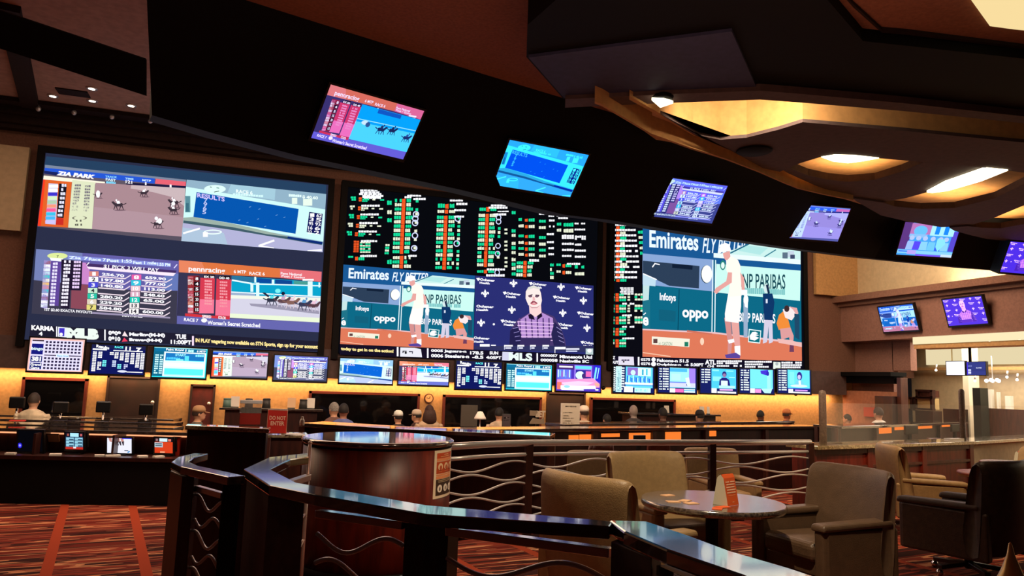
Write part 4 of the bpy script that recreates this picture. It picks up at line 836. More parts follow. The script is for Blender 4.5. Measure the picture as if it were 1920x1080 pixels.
def led2(P):
    px_rect(P, L2[0], L2[2], L2[1], L2[3], (7, 8, 13))
    q = zoomed(630, 340, 6.0); Q = lambda x0, y0, x1, y1, c, n: P.glyphs(*q(x0, y0), *q(x1, y1), c, n, 0, 0)
    P.b.k += 1
    for i in range(5): Q(250+RND.random()*80, 92+20*i, 470+22*i, 110+22*i, WHT, 5)
    for i, (y, n) in enumerate(((170, 1), (270, 1), (368, 1), (465, 1), (560, 1))):
        x = 255-11*i
        Q(x-90, y, x-30, y+22, GRN if i % 2 == 0 else CRM, 2); Q(x-80, y+24, x-30, y+48, GRN if i % 2 == 0 else CRM, 2)
        Q(x, y+10, x+38, y+32, ORG, 1); Q(x, y+36, x+36, y+56, ORG, 1)
        Q(x+40, y-8, x+250, y+16, WHT, 7); Q(x+40, y+20, x+120, y+44, GRN if i % 2 == 0 else CRM, 3); Q(x+38, y+46, x+100, y+60, GRN if i % 2 == 0 else CRM, 3)
        Q(x+155, y+26, x+190, y+44, CRM, 1); Q(x+240, y+30, x+290, y+48, GRN if i % 2 == 0 else CRM, 1)
    Q(280, 660, 465, 684, WHT, 6); Q(270, 826, 460, 852, WHT, 8)
    for i in range(7): Q(200-1*i, 668+19*i, 262-1*i, 684+19*i, ORG, 2); Q(268, 680+18*i, 390, 696+18*i, GRN if i % 2 else CRM, 4)
    Q(135, 838, 195, 860, GRN, 2); Q(212, 845, 250, 890, ORG, 1); Q(252, 850, 320, 888, GRN, 3)
    odds_column(P, q, 742, 195, 13, -2.2, 48, 0, extra=.6); odds_column(P, q, 718, 838, 3, -3, 48, 0, swap=1)
    Q(800, 150, 960, 172, WHT, 5); Q(870, 185, 1010, 210, WHT, 5); Q(770, 165, 850, 190, WHT, 3); Q(810, 826, 910, 850, WHT, 4)
    for y in (215, 320, 410, 880): Q(575, y, 628, y+50, GRN if y != 320 else CRM, 2)
    for i in range(4): Q(555-3*i, 705+30*i, 604-3*i, 730+30*i, GRN if i % 2 else CRM, 2)
    odds_column(P, q, 1226, 250, 1, 0, 60, 0, extra=.3); odds_column(P, q, 1220, 320, 1, 0, 44, 0, swap=1); odds_column(P, q, 1214, 385, 13, -1.6, 47, 0, extra=.6)
    Q(1280, 205, 1430, 226, WHT, 5); Q(1350, 240, 1480, 268, WHT, 4); Q(1330, 312, 1465, 336, WHT, 5); Q(1330, 384, 1470, 408, WHT, 5)
    P.b.k += 1
    for x, y in ((900, 370), (892, 420), (890, 468), (888, 610), (880, 752), (1370, 420), (1358, 700)): P.ell(*q(x, y), 6, 6, (206, 214, 250), 16, 0, .68)
    q = zoomed(870, 370, 6.354); Q = lambda x0, y0, x1, y1, c, n: P.glyphs(*q(x0, y0), *q(x1, y1), c, n, 0, 0)
    P.b.k += 1
    odds_column(P, q, 262, 118, 1, 0, 55, 0); odds_column(P, q, 254, 195, 13, -1.8, 49, 0, swap=1, extra=.3); odds_column(P, q, 234, 865, 1, 0, 42, 0)
    Q(320, 86, 500, 108, WHT, 5); Q(290, 110, 520, 136, WHT, 7); Q(400, 160, 535, 176, WHT, 3); Q(350, 190, 505, 216, WHT, 5); Q(270, 845, 490, 872, WHT, 7); Q(262, 916, 486, 944, WHT, 8)
    for y in (370, 415, 515, 560, 610, 710, 760, 808): Q(480, y, 520, y+26, CRM, 1)
    for y, c in ((160, GRN), (378, GRN), (430, CRM), (525, CRM), (580, GRN), (635, CRM), (720, CRM), (775, GRN), (826, CRM), (890, GRN)): Q(566, y, 616, y+42, c, 2)
    for y, k in ((245, 0), (322, 1), (440, 0), (520, 1), (590, 0), (660, 1)):
        c = CRM if k else GRN
        Q(648, y, 712, y+36, c, 3); Q(724, y+6, 762, y+46, ORG, 1); Q(770, y+5, 842, y+44, c, 3); Q(892, y+20, 975, y+56, c, 3)
    Q(775, 736, 925, 766, WHT, 5)
    odds_column(P, q, 706, 760, 4, -1.5, 48, 0)
    Q(890, 175, 1080, 208, WHT, 5); Q(1005, 210, 1075, 232, WHT, 3); Q(1012, 262, 1080, 288, WHT, 3); Q(1012, 335, 1080, 358, WHT, 3); Q(1100, 195, 1190, 228, WHT, 3); Q(1120, 235, 1240, 258, WHT, 4)
    for y in (425, 520, 592, 664): Q(985 if y < 560 else 1005, y, 1072, y+26, WHT, 3)
    for y in (300, 372): Q(1105, y, 1160, y+36, GRN if y == 300 else CRM, 2); Q(1185, y, 1305, y+48, GRN if y == 300 else CRM, 4); Q(1315, y, 1445, y+22, WHT, 5)
    for y in (445, 470, 540, 612, 684): Q(1165, y, 1310, y+26, WHT, 5); Q(1320, y+10, 1452, y+36, WHT, 5)
    Q(1225, 780, 1385, 806, WHT, 6)
    for y, c in ((788, GRN), (870, CRM)): Q(1100, y, 1155, y+28, c, 2); Q(1170, y, 1205, y+50, ORG, 1); Q(1210, y+6, 1280, y+44, c, 3); Q(1320, y+20, 1435, y+60, c, 3)
    for y, c in ((785, GRN), (840, CRM), (885, GRN), (935, CRM)): Q(1025, y, 1070, y+38, c, 2)
    P.b.k += 1
    for x, y in ((412, 240), (412, 290), (405, 578), (400, 672), (395, 895)): P.ell(*q(x, y), 5.2, 5.4, (206, 214, 250), 16, 0, .68)
    pic_tennis(P.window((644, 496), (890.5, 516.7), (887.7, 655.6), (637.7, 645)))
    pic_saints(P.window((890.8, 516.7), (1112.5, 535.8), (1112, 665), (888, 655.5)))
def tick2(P):
    P.poly([(637.5, 645.5), (1112, 666), (1112, 684), (637, 665)], (20, 14, 34))
    q = zoomed(620, 640, 6.857); T = lambda s, x0, y0, x1, y1, c, sl: P.text(s, *q(x0, y0), *q(x1, y1), c, .05, 0, sl/6.857)
    T('today to get in on the action!', 132, 72, 808, 125, (250, 228, 150), 34)
    P.rect(*q(850, 72), *q(872, 192), WHT); P.poly([q(895, 78), q(1080, 84), q(1160, 100), q(1175, 205), q(892, 196)], (226, 226, 236)); P.poly([q(925, 120), q(980, 122), q(975, 135), q(940, 132), q(935, 150), q(922, 150)], (30, 30, 40)); P.ell(*q(965, 148), 2.2, 2.0, (10, 10, 14)); P.poly([q(1005, 125), q(1060, 128), q(1056, 160), q(1046, 160), q(1046, 140), q(1008, 140)], (60, 60, 80)); P.rect(*q(1238, 90), *q(1258, 212), WHT)
    T('0005 Jaguars-n', 1290, 100, 1745, 145, WHT, 12); T('0006 Steelers-n', 1290, 160, 1780, 205, WHT, 12)
    q = zoomed(880, 640, 7.385); T = lambda s, x0, y0, x1, y1, c, sl: P.text(s, *q(x0, y0), *q(x1, y1), c, .05, 0, sl/7.385)
    T('178.5', 10, 135, 195, 182, WHT, 4); T('-8.5', 40, 195, 195, 240, WHT, 4); T('SUN', 280, 138, 400, 182, WHT, 3); T('4:05PT', 232, 200, 445, 244, WHT, 6)
    P.poly([q(458, 145), q(610, 150), q(560, 268), q(452, 262)], (206, 206, 230)); T('MLS', 545, 152, 872, 262, (226, 240, 236), 14); P.rect(*q(930, 165), *q(950, 282), WHT)
    T('0000057', 985, 175, 1222, 214, WHT, 6); T('000058', 985, 238, 1222, 278, WHT, 6); T('Minnesota Utd', 1250, 188, 1700, 234, WHT, 10); T('Nashville SC', 1250, 250, 1655, 292, WHT, 8)
video_wall('middle video wall with an odds board above a tennis picture and a press conference', *L2, led2, tick2)
def led3(P):
    px_rect(P, L3[0], L3[2], L3[1], L3[3], (10, 10, 18))
    q = zoomed(1130, 410, 3.857); Q = lambda x0, y0, x1, y1, c, n: P.glyphs(*q(x0, y0), *q(x1, y1), c, n, 0, 0)
    P.b.k += 1
    for i in range(11):
        y = 52+38*i; c = GRN if i % 2 == 0 else CRM
        Q(80-i*1.5, y-16, 236+4*i if i < 9 else 250, y, WHT, 8); Q(62, y+4, 90, y+18, c, 2); Q(96, y+2, 124, y+26, ORG, 1); Q(126, y+2, 160+6*(i % 4), y+24, c, 3)
        if i < 5: Q(255+4*i, y+34, 297, y+56, c, 2)
    for i in range(4): Q(125+6*(i % 2), 496+14*i, 225, 507+14*i, WHT, 4)
    for y, n in ((540, 3), (622, 3), (706, 3), (788, 3), (872, 3)):
        for i in range(n):
            c = GRN if i % 2 == 0 else CRM
            Q(56, y+20*i, 86, y+16+20*i, c, 2); Q(92, y+20*i, 118, y+19+20*i, ORG, 1); Q(120, y+20*i, 170, y+17+20*i, c, 3)
            if y < 780: Q(178, y+20*i, 200, y+14+20*i, CRM, 1); Q(230, y+18*i, 294, y+16+18*i, GRN if i % 2 else CRM, 3)
        if y > 560: Q(140, y-14, 230, y, WHT, 5)
    pic_tennis(P.window((1205, 421), (1501, 458), (1503.4, 677), (1204.5, 669)))
def tick3(P):
    P.poly([(1143, 668), (1203, 670), (1503, 678), (1503, 694), (1143, 687)], (18, 14, 34))
    q = zoomed(1130, 660, 9.14); T = lambda s, x0, y0, x1, y1, c=WHT, sl=0: P.text(s, *q(x0, y0), *q(x1, y1), c, .05, 0, sl/9.14)
    T('TZ', 138, 70, 215, 125); T('OUT', 138, 150, 270, 202); P.poly([q(270, 75), q(530, 82), q(540, 228), q(268, 222)], (222, 216, 232)); P.ell(*q(360, 168), 1.6, 1.6, (20, 10, 20)); P.glyphs(*q(320, 125), *q(460, 155), (80, 70, 100), 3); P.rect(*q(602, 85), *q(630, 230), WHT)
    T('0275', 655, 105, 815, 155); T('0276', 655, 175, 815, 225); P.ell(*q(872, 130), 4, 4, WHT); P.ell(*q(872, 205), 4.6, 4.4, WHT)
    T('Falcons-n 51.5', 930, 115, 1475, 170, WHT, 14); T('Dolphins-n  -6', 930, 190, 1475, 240, WHT, 10); T('5:30PT', 1505, 190, 1728, 245, WHT, 4)
    q = zoomed(1320, 660, 8.727); T = lambda s, x0, y0, x1, y1, c=WHT, sl=0: P.text(s, *q(x0, y0), *q(x1, y1), c, .05, 0, sl/8.727)
    T('ATL', 15, 125, 192, 205, WHT, 4); T('CHI', 52, 215, 160, 256)
    for a, b_, y, n in ((205, 620, 148, 12), (205, 560, 182, 10), (205, 620, 226, 12), (665, 1110, 160, 13), (665, 960, 200, 9), (665, 1060, 240, 11), (1265, 1600, 172, 9), (1265, 1600, 212, 9), (1265, 1580, 250, 9)): P.glyphs(*q(a, y-14), *q(b_, y+16), WHT, n)
    P.poly([q(1135, 160), q(1250, 165), q(1255, 280), q(1130, 275)], (226, 236, 226)); P.ell(*q(1192, 195), 3, 3, (170, 180, 180))
video_wall('large video wall at the right filled by a tennis match', *L3, led3, tick3)

# ------------------------------------------------------------------ flat televisions
def tv(label, quad_fn, draw, n, group, tint=None, t=.06, bez=.025, name='television', cat='television', material=None, mnt=.05):
    """quad_fn gives the four corners of the picture; the case stands behind it"""
    A, B, D, E = [Vector(v) for v in quad_fn]; n = Vector(n).normalized()
    c = (A+B+D+E)/4
    o = thing(name, label, cat, c, group)
    u = (B-A).normalized(); v = (A-E).normalized()
    ring = [A-u*bez+v*bez, B+u*bez+v*bez, D+u*bez-v*bez*1.6, E-u*bez-v*bez*1.6]
    s = MB(); s.hexa([p-n*.004 for p in reversed(ring)], [p-n*t for p in reversed(ring)]); s.build('case', m_bezel, o)
    s = MB(); inn = [A, B, D, E]; out = ring
    s.add([p+n*.006 for p in out]+[p+n*.006 for p in inn]+[p-n*.004 for p in out]+[p-n*.004 for p in inn],
          [(i, (i+1) % 4, 4+(i+1) % 4, 4+i) for i in range(4)]+[(i, 8+i, 8+(i+1) % 4, (i+1) % 4) for i in range(4)]+[(4+i, 4+(i+1) % 4, 12+(i+1) % 4, 12+i) for i in range(4)])
    s.build('bezel', m_bezel, o)
    P = unit(A, B, D, E, n, tint); draw(P); P.build('display', o, material or m_scr)
    s = MB(); s.bar(c-n*t, c-n*(t+mnt), .3, .2, 0, v); s.build('mount', m_black, o)
    return o
YT = 15.86
def flat(x0, yl, yr, x1, yl2, yr2): return [on_y(x0, yl, YT), on_y(x1, yr, YT), on_y(x1, yr2, YT), on_y(x0, yl2, YT)]
def level(q):
    """a true upright rectangle from four measured corners"""
    x0 = (q[0].x+q[3].x)/2; x1 = (q[1].x+q[2].x)/2; z1 = (q[0].z+q[1].z)/2; z0 = (q[2].z+q[3].z)/2; y = q[0].y
    return [Vector((x0, y, z1)), Vector((x1, y, z1)), Vector((x1, y, z0)), Vector((x0, y, z0))]
glow = lambda r, g, b: (r*1.05+6, g*1.12+8, b*1.16+14)
ROW = [
 ((54, 632, 638, 156, 694, 698.5), pic_grid, 'leftmost small screen in the ledge row, showing a bingo grid'),
 ((170, 645, 650, 271, 699, 704), pic_wagers, 'dark blue results screen right of the bingo grid screen'),
 ((287, 650, 655, 387, 706, 710), pic_park, 'turquoise race screen below the left video wall'),
 ((398, 655, 664, 501, 706, 710), pic_race, 'small screen in the ledge row showing horses on a brown track'),
 ((514, 665, 671, 613, 712, 716), pic_pay, 'small payout table screen at the right end below the left video wall'),
 ((637, 671, 676, 736, 717, 720), pic_results, 'small blue results board screen below the tennis picture'),
 ((748, 677, 681, 841, 720, 723), pic_penn, 'small pink racing screen below the middle video wall'),
 ((855, 676, 680, 940, 728, 731), pic_wagers, 'dark blue results screen below the middle video wall'),
 ((949, 682, 685, 1034, 730, 732), pic_park, 'turquoise race screen below the middle video wall'),
 ((1043, 682, 685, 1126, 732, 735), pic_studio, 'purple and orange studio screen below the middle video wall'),
 ((1150, 687, 689, 1226, 736, 737), lambda P: pic_side(P, 0), 'leftmost small screen below the right video wall, with a green score column'),
 ((1234, 689, 690.5, 1306, 736, 737), lambda P: pic_side(P, 1), 'small screen with a violet picture edge, second below the right video wall'),
 ((1313, 690.5, 692, 1382, 737, 738), lambda P: pic_side(P, 2), 'small screen showing a person at a laptop below the right video wall'),
 ((1387, 692, 693, 1451, 737, 738), lambda P: pic_side(P, 3), 'pale blue small screen left of the rightmost one in the ledge row'),
 ((1458, 693, 694, 1520, 737, 738), lambda P: pic_side(P, 4), 'rightmost small screen in the ledge row showing a person in profile'),
]
for q, d, l in ROW:
    tv(l, level(flat(*q)), d, NW, 'small screens on the ledge under the video walls', glow)
blue = lambda r, g, b: (r*.28, g*.95, min(255, b*1.18+30))
cool = lambda r, g, b: (r*.82+12, g*.88+18, min(255, b*1.1+60))
warmblue = lambda r, g, b: (r*.92+6, g*.9, min(255, b*1.1+20))
def pose(x, y, z, a, t, W=1.22, H=.69, out=.10):
    c = Vector((x, y, z)); w = Vector((math.cos(a), math.sin(a), 0)); h = Vector((math.sin(a), -math.cos(a), 0))
    up = Vector((0, 0, 1))*math.cos(t)+h*math.sin(t); n = h*math.cos(t)-Vector((0, 0, 1))*math.sin(t)
    w_ = c-EYE; k = 1.0
    for _ in range(60):
        q = EYE+w_*k; e = q.y-(bulk_y(q.x)-.85*(q.z-4.6)-out)
        k -= e/(w_.y-(.30-.009*q.x-(.236*(q.x-10) if q.x > 10 else 0))*w_.x+.85*w_.z)*.6
    c = EYE+w_*k; W *= k; H *= k
    return [c-w*W/2+up*H/2, c+w*W/2+up*H/2, c+w*W/2-up*H/2, c-w*W/2-up*H/2], n
BT = [(1.087, 8.721, 4.586, .328, .743, lambda P: pic_penn(P, 'pair'), 'tilted bulkhead screen with red and turquoise horse racing, nearest on the left', warmblue),
      (3.524, 9.313, 4.488, .133, .768, pic_results, 'tilted bulkhead screen showing a blue results board', blue),
      (6.402, 10.227, 4.574, .018, .677, pic_pay, 'tilted bulkhead screen showing a violet payout table', cool),
      (9.802, 11.248, 4.751, -.139, .644, pic_race, 'tilted bulkhead screen showing pale brown track with horses', cool),
      (12.778, 11.42, 4.731, -.20, .485, pic_talk, 'tilted bulkhead screen showing a blue talk show under the curved beam', cool),
      (15.75, 11.55, 4.62, -.10, .45, lambda P: pic_saints(P, False), 'tilted bulkhead screen cut off at the right edge', lambda r, g, b: (r*.9+40, g*.8+10, min(255, b*1.2+90)))]
for x, y, z, a, t, d, l, ti in BT:
    q, n = pose(x, y, z, a, t, out=.34 if x > 12 else .10); tv(l, q, d, n, 'tilted screens on the black bulkhead', ti, .05 if x < 12 else .2)
# two screens on the right wall, leaning out at the top
def wall_tv(y0, y1, z0, z1, d, l, ti):
    lean = .17; n = Vector((-math.cos(.28), 0, -math.sin(.28)))
    A = Vector((XR-.10-lean, y0, z1)); B = Vector((XR-.10-lean, y1, z1)); D = Vector((XR-.10, y1, z0)); E = Vector((XR-.10, y0, z0))
    return tv(l, [A, B, D, E], d, n, 'screens on the mauve right wall', ti, .08)
wall_tv(14.62, 13.58, 3.13, 3.73, pic_tennis, 'screen on the mauve right wall showing tennis, nearer the corner', cool)
wall_tv(12.76, 11.80, 3.17, 3.75, lambda P: pic_saints(P, False), 'screen on the mauve right wall showing a violet press conference', lambda r, g, b: (r*.9+50, g*.8+20, min(255, b*1.2+90)))
# the hanging pair
def white(P): P.rect(0, 0, 1, 1, (250, 246, 250)); P.rect(.04, .9, .9, .93, (236, 230, 240))
def rates(P):
    P.rect(0, 0, 1, 1, (54, 60, 130))
    for i in range(8): P.rect(.02, .08+.115*i, .98, .11+.115*i, (34, 38, 90), 0)
    P.rect(.0, .0, .06, 1, (70, 50, 210)); P.text('RATES', .5, .42, .78, .5, (226, 230, 250), .04); P.glyphs(.06, .28, .28, .34, (150, 160, 220), 4)
    for y in (.56, .76): P.rect(.06, y, .22, y+.12, (206, 210, 250)); P.rect(.06, y+.14, .22, y+.17, (206, 210, 250))
XH = 15.05
def hang(x0, x1, y0, y1, d, l):
    a = on_x(x0, y0, XH); c = on_x(x1, y1, XH)
    return tv(l, [Vector((XH, a.y, a.z)), Vector((XH, c.y, a.z)), Vector((XH, c.y, c.z)), Vector((XH, a.y, c.z))], d, (-1, 0, 0), 'pair of screens hanging in the bright opening', None, .06, .012, mnt=.02)
hang(1774, 1809.6, 678, 703, white, 'hanging screen glowing blank white at the opening on the right')
hang(1812.4, 1849, 679, 703, rates, 'hanging blue list screen right of the blank white one')
a = on_x(1811, 676, XH)
s = MB(); s.tube([(XH+.13, a.y, a.z-.1), (XH+.13, a.y, 2.69)], .03); s.bar((XH+.12, a.y-.4, a.z-.16), (XH+.12, a.y+.4, a.z-.16), .04, .08)
tag(s.build('screen_bracket', m_black), 'black ceiling bracket carrying the pair of hanging screens', 'bracket')
# camera domes under the ledge
DL = ['dark camera dome under the bingo grid screen', 'dark camera dome under the turquoise screen on the left', 'dark camera dome under the small pink racing screen', 'dark camera dome under the turquoise screen in the middle', 'dark camera dome between the middle and right screen groups', 'dark camera dome under the laptop screen', 'dark camera dome under the rightmost ledge screen']
for (x, y), l in zip(((73, 703), (298, 711), (751, 731), (949, 736), (1131, 738), (1354, 741), (1492, 741)), DL):
    p = on_y(x, y, 15.99); t = thing('security_camera', l, 'camera', (p.x, 15.99, 1.53), 'camera domes under the ledge')
    s = MB(); s.ball((p.x, 15.99, 1.515), .05); s.build('dome', m_glassdark, t); s = MB(); s.lathe([(.06, 0), (.06, .02)], (p.x, 15.99, 1.512), 16); s.build('base', m_bezel, t)
# wall clock
p = on_y(804, 747, YB-.04); t = thing('wall_clock', 'round brown wall clock between the dark service windows', 'clock', p)
s = MB(); n = 28
def disc(r, d, mi): s.add([p+Vector((r*math.cos(2*PI*k/n), -d, r*math.sin(2*PI*k/n))) for k in range(n)]+[p+Vector((r*math.cos(2*PI*k/n), .03, r*math.sin(2*PI*k/n))) for k in range(n)], [tuple(range(n)), tuple(reversed(range(n, 2*n)))]+[(k, n+k, n+(k+1) % n, (k+1) % n) for k in range(n)], mi)
disc(.105, .02, 0); s.build('rim', m_wood_m, t)
s = MB(); disc(.082, .026, 0); s.build('dial', mat('clock_dial', (206, 160, 108), .6), t)
s = MB(); s.bar(p+Vector((0, -.03, 0)), p+Vector((.03, -.03, .05)), .008, .004, 0, (0, 1, 0)); s.bar(p+Vector((0, -.03, 0)), p+Vector((-.055, -.03, .02)), .006, .004, 0, (0, 1, 0)); s.build('hand', m_black, t)
# ------------------------------------------------------------------ raised lounge floor
LOW = -.25
tier = [(-.52, -5), (-.52, 5.6), (-.1, 6.0), (.25, 7.25), (1.7, 7.3), (2.87, 7.8), (5.07, 7.87), (6.91, 8.1), (14.3, 10.4), (14.3, -5)]
b = MB(); b.prism(tier, LOW, 0); struct(b.build('floor_lounge', m_carpet, at=(0, 0, 0)), 'carpeted raised floor of the lounge')
bpy.data.objects['floor'].location.z = LOW

# ------------------------------------------------------------------ foreground railing
m_pier = mat('pier_plaster', (74, 52, 42), .6, noise=.25, nscale=14)
ZC = 1.05
def plan(px, z=ZC): return [(p.x, p.y) for p in (on_z(x, y, z) for x, y in px)]
def wave(s, p, q, z, amp, ph, r=.011, n=30, cyc=1.0, flat=1.6):
    pts = []
    for i in range(n+1):
        t = i/n; pts.append((p[0]+(q[0]-p[0])*t, p[1]+(q[1]-p[1])*t, z+amp*math.sin(2*PI*cyc*t+ph)))
    s.tube(pts, r, 8)
m_polish = mat('polished_steel', (232, 232, 236), .1, 1.0)
R = thing('railing', 'granite capped corner railing with wavy steel bars in the foreground', 'railing', (0.3, 3.6, 0))
cap = [(505, 857), (457, 879), (505, 910), (590, 927.5), (800, 964), (1143, 987), (1150, 978), (1120, 974.5), (800, 947), (557, 905), (506, 879), (545, 861), (579, 856.5), (579, 849)]
s = MB(); s.prism(plan(cap), ZC-.05, ZC); s.build('cap', m_granite, R, .006)
nearcap = [(1142, 977), (1213, 979), (1290, 1005), (1370, 1035), (1480, 1067), (1760, 1160), (1560, 1160), (1390, 1080), (1250, 1032), (1170, 998)]
s = MB(); s.prism(plan(nearcap), ZC-.05, ZC+.004); s.build('cap', m_granite, R, .008)
P0 = Vector((*plan([(507, 913)])[0], 0)); P1 = Vector((*plan([(1140, 988)])[0], 0)); dr = (P1-P0).normalized(); nr = Vector((dr.y, -dr.x, 0))
inn = -nr*.07
def along(px, py): q = plan([(px, py)])[0]; t = (Vector((*q, 0))-P0).dot(dr); return P0+dr*t+inn*.7
pier = plan([(464, 882), (505, 907), (572, 920), (560, 902), (512, 880), (520, 868)])
s = MB(); s.prism(pier, 0, ZC-.05); s.build('corner_pier', m_pier, R, .004)
a, c = along(714, 950), along(792, 962)
s = MB(); s.bar(a, c, .10, 1, 0); 
s = MB(); s.prism([(a.x, a.y), (c.x, c.y), ((c-nr*.10).x, (c-nr*.10).y), ((a-nr*.10).x, (a-nr*.10).y)], 0, ZC-.05); s.build('post', m_wood_d, R, .004)
e = plan([(1146, 990), (1222, 1018), (1240, 990), (1175, 979)])
s = MB(); s.prism(e, 0, ZC-.05); s.build('post', m_pier, R, .004)
f0, f1 = along(572, 925), along(1140, 987)
def flatbar(p, q, z, h=.035, w=.05):
    s = MB(); s.bar((p.x, p.y, z), (q.x, q.y, z), w, h); s.build('flat_bar', m_polish, R, .003)
flatbar(f0, a, .945); flatbar(c, f1, .945)
for i, (z, ph) in enumerate(((.83, 2.6), (.70, .4), (.57, 3.0), (.44, .7), (.31, 3.4), (.18, .9))):
    s = MB(); wave(s, f0, a, z, .045, ph); wave(s, c, f1, z, .05, ph+.5); s.build('wavy_bar', m_steel, R)
n0, n1 = plan([(1228, 1012)])[0], plan([(1620, 1150)])[0]
n0 = (n0[0]+.03, n0[1]); n1 = (n1[0]-.02, n1[1])
s = MB(); s.bar((*n0, .945), (*n1, .945), .05, .035); s.build('flat_bar', m_polish, R, .003)
for z, ph in ((.80, 1.2), (.66, 4.0), (.5, 1.0)): s = MB(); wave(s, n0, n1, z, .04, ph); s.build('wavy_bar', m_steel, R)
# the return of the railing up to the round counter
g0 = Vector((*plan([(545, 862)])[0], 0)); g1 = Vector((*plan([(580, 853)])[0], 0))
s = MB(); s.tube([(g1.x, g1.y, 0), (g1.x, g1.y, 1.13)], .012, 12); s.ball((g1.x, g1.y, 1.13), .014); s.build('slim_post', m_steel, R)
s = MB(); s.bar((g0.x, g0.y, .9), (g1.x, g1.y, .9), .05, .04); s.build('flat_bar', m_steel, R, .003)
for z, ph in ((.78, 0), (.62, 2.0), (.46, 1.0)): s = MB(); wave(s, g0, g1, z, .03, ph); s.build('wavy_bar', m_steel, R)

# left curved railing
R = thing('railing', 'dark curved railing with short wavy bars left of the corner pier', 'railing', (-.3, 4.8, 0))
cl = [(-.30, 5.55), (-.375, 5.3), (-.385, 5.05), (-.315, 4.82), (-.15, 4.53), (-.045, 4.34)]
w = .05; L_, R_ = [], []
for i, p in enumerate(cl):
    d = (Vector(cl[min(i+1, len(cl)-1)])-Vector(cl[max(i-1, 0)])).normalized(); L_.append((p[0]-d.y*w, p[1]+d.x*w)); R_.append((p[0]+d.y*w, p[1]-d.x*w))
s = MB(); s.prism(L_+list(reversed(R_)), 1.0, 1.045); s.build('cap', m_granite, R, .006)
s = MB(); s.prism([(-.43, 5.2), (-.43, 4.98), (-.345, 4.75), (-.275, 4.68), (-.26, 4.80), (-.33, 5.2)], 0, 1.0); s.build('panel', m_wood_d, R, .01)
s = MB(); s.prism([(-.115, 4.50), (-.115, 4.40), (-.035, 4.30), (-.02, 4.42)], 0, 1.0); s.build('post', m_black, R, .004)
h0, h1 = (-.26, 4.74), (-.11, 4.45)
s = MB(); s.bar((*h0, .93), (*h1, .93), .03, .03); s.build('flat_bar', m_steel, R)
for z, ph in ((.86, 1.4), (.76, 3.2), (.66, 1.2), (.56, 3.4), (.46, 1.0), (.36, 3.0), (.26, 1.3), (.16, 3.2), (.07, 1.2)): s = MB(); wave(s, h0, h1, z, .035, ph, .009); s.build('wavy_bar', m_steel, R)

# steel railing across the middle
R = thing('railing', 'long steel railing with wavy bars behind the lounge tables', 'railing', (4, 7.6, 0))
mid = [on_z(840, 837.5, .95), on_z(915, 833, .95), on_z(992, 830.5, .95), on_z(1150, 829.5, .95), on_z(1335, 830, .95), on_z(1519, 829, .95)]
s = MB(); s.tube(mid, .035, 12); s.build('top_rail', m_steel, R)
low = [Vector((p.x, p.y, .83)) for p in mid]
s = MB(); s.tube(low, .02, 10); s.build('second_rail', m_steel, R)
for k in (2, 4, 5):
    p = mid[k]; s = MB(); s.box((p.x, p.y, .47), (.085, .06, .94), .05); s.build('post', m_wood_d, R, .004)
for i, z in enumerate((.73, .62, .51, .40, .29, .18)):
    s = MB(); ph = (2.9, 0)[i % 2]
    for p, q in ((mid[0], mid[2]), (mid[2], mid[3]), (mid[3], mid[4]), (mid[4], mid[5])): wave(s, p, q, z, .042, ph, .011)
    s.build('wavy_bar', m_steel, R)

# ------------------------------------------------------------------ round counter
cx, cy, cr = 1.06, 6.55, .625
t = thing('round_counter', 'round red wooden counter with a dark granite top', 'counter', (cx, cy, 0))
s = MB(); s.lathe([(cr, 0.0), (cr, 1.04)], (cx, cy, 0), 72); s.build('body', m_wood, t)
s = MB(); s.lathe([(cr+.012, 0), (cr+.012, .09)], (cx, cy, 0), 64); s.build('plinth', m_black, t)
s = MB(); s.lathe([(cr-.02, 1.035), (cr+.0, 1.036), (cr+.014, 1.042), (cr+.02, 1.055), (cr+.02, 1.07), (cr+.012, 1.08), (cr-.005, 1.085), (cr-.01, 1.085), (cr-.03, 1.085), (cr-.2, 1.085), (.001, 1.085)], (cx, cy, 0), 72); s.build('top', m_granite, t)
s = MB(); s.lathe([(cr+.002, 1.022), (cr+.003, 1.037)], (cx, cy, 0), 64); s.build('trim_ring', m_black, t)
def print_mat():
    M = mat('printed_sheet', (200, 200, 200), .6); nt = M.node_tree
    a = nt.nodes.new('ShaderNodeAttribute'); a.attribute_name = 'picture'; nt.links.new(a.outputs['Color'], nt.nodes['Principled BSDF'].inputs['Base Color']); return M
m_print = print_mat()
t = thing('poster', 'orange and black instruction poster wrapped on the round counter', 'poster', (cx+.35, cy-.35, .9))
view = math.atan2(-cy, -cx)           # towards the eye from the counter
def on_cyl(u, v, off=.0):
    ang = view+math.radians(46+32*u); r = cr+.003+off
    return Vector((cx+r*math.cos(ang), cy+r*math.sin(ang), 1.017-.385*v))
class CylPic(Pic):
    def _emit(s, pts, fs, c):
        o = len(s.b.v); k = EPS*s.b.k*2
        for p in pts:
            d = Vector((p.x-cx, p.y-cy, 0)).normalized(); s.b.v.append(tuple(p+d*k))
        for f in fs: s.b.f.append(tuple(o+i for i in f)); s.b.c.append(s.col(c))
    def wide(s, x0, y0, x1, y1, c, n=12):
        s.b.k += 1
        for i in range(n):
            a = x0+(x1-x0)*i/n; b_ = x0+(x1-x0)*(i+1)/n; s.poly([(a, y0), (b_, y0), (b_, y1), (a, y1)], c, 0)
P = CylPic(on_cyl, (0, 0, 1))
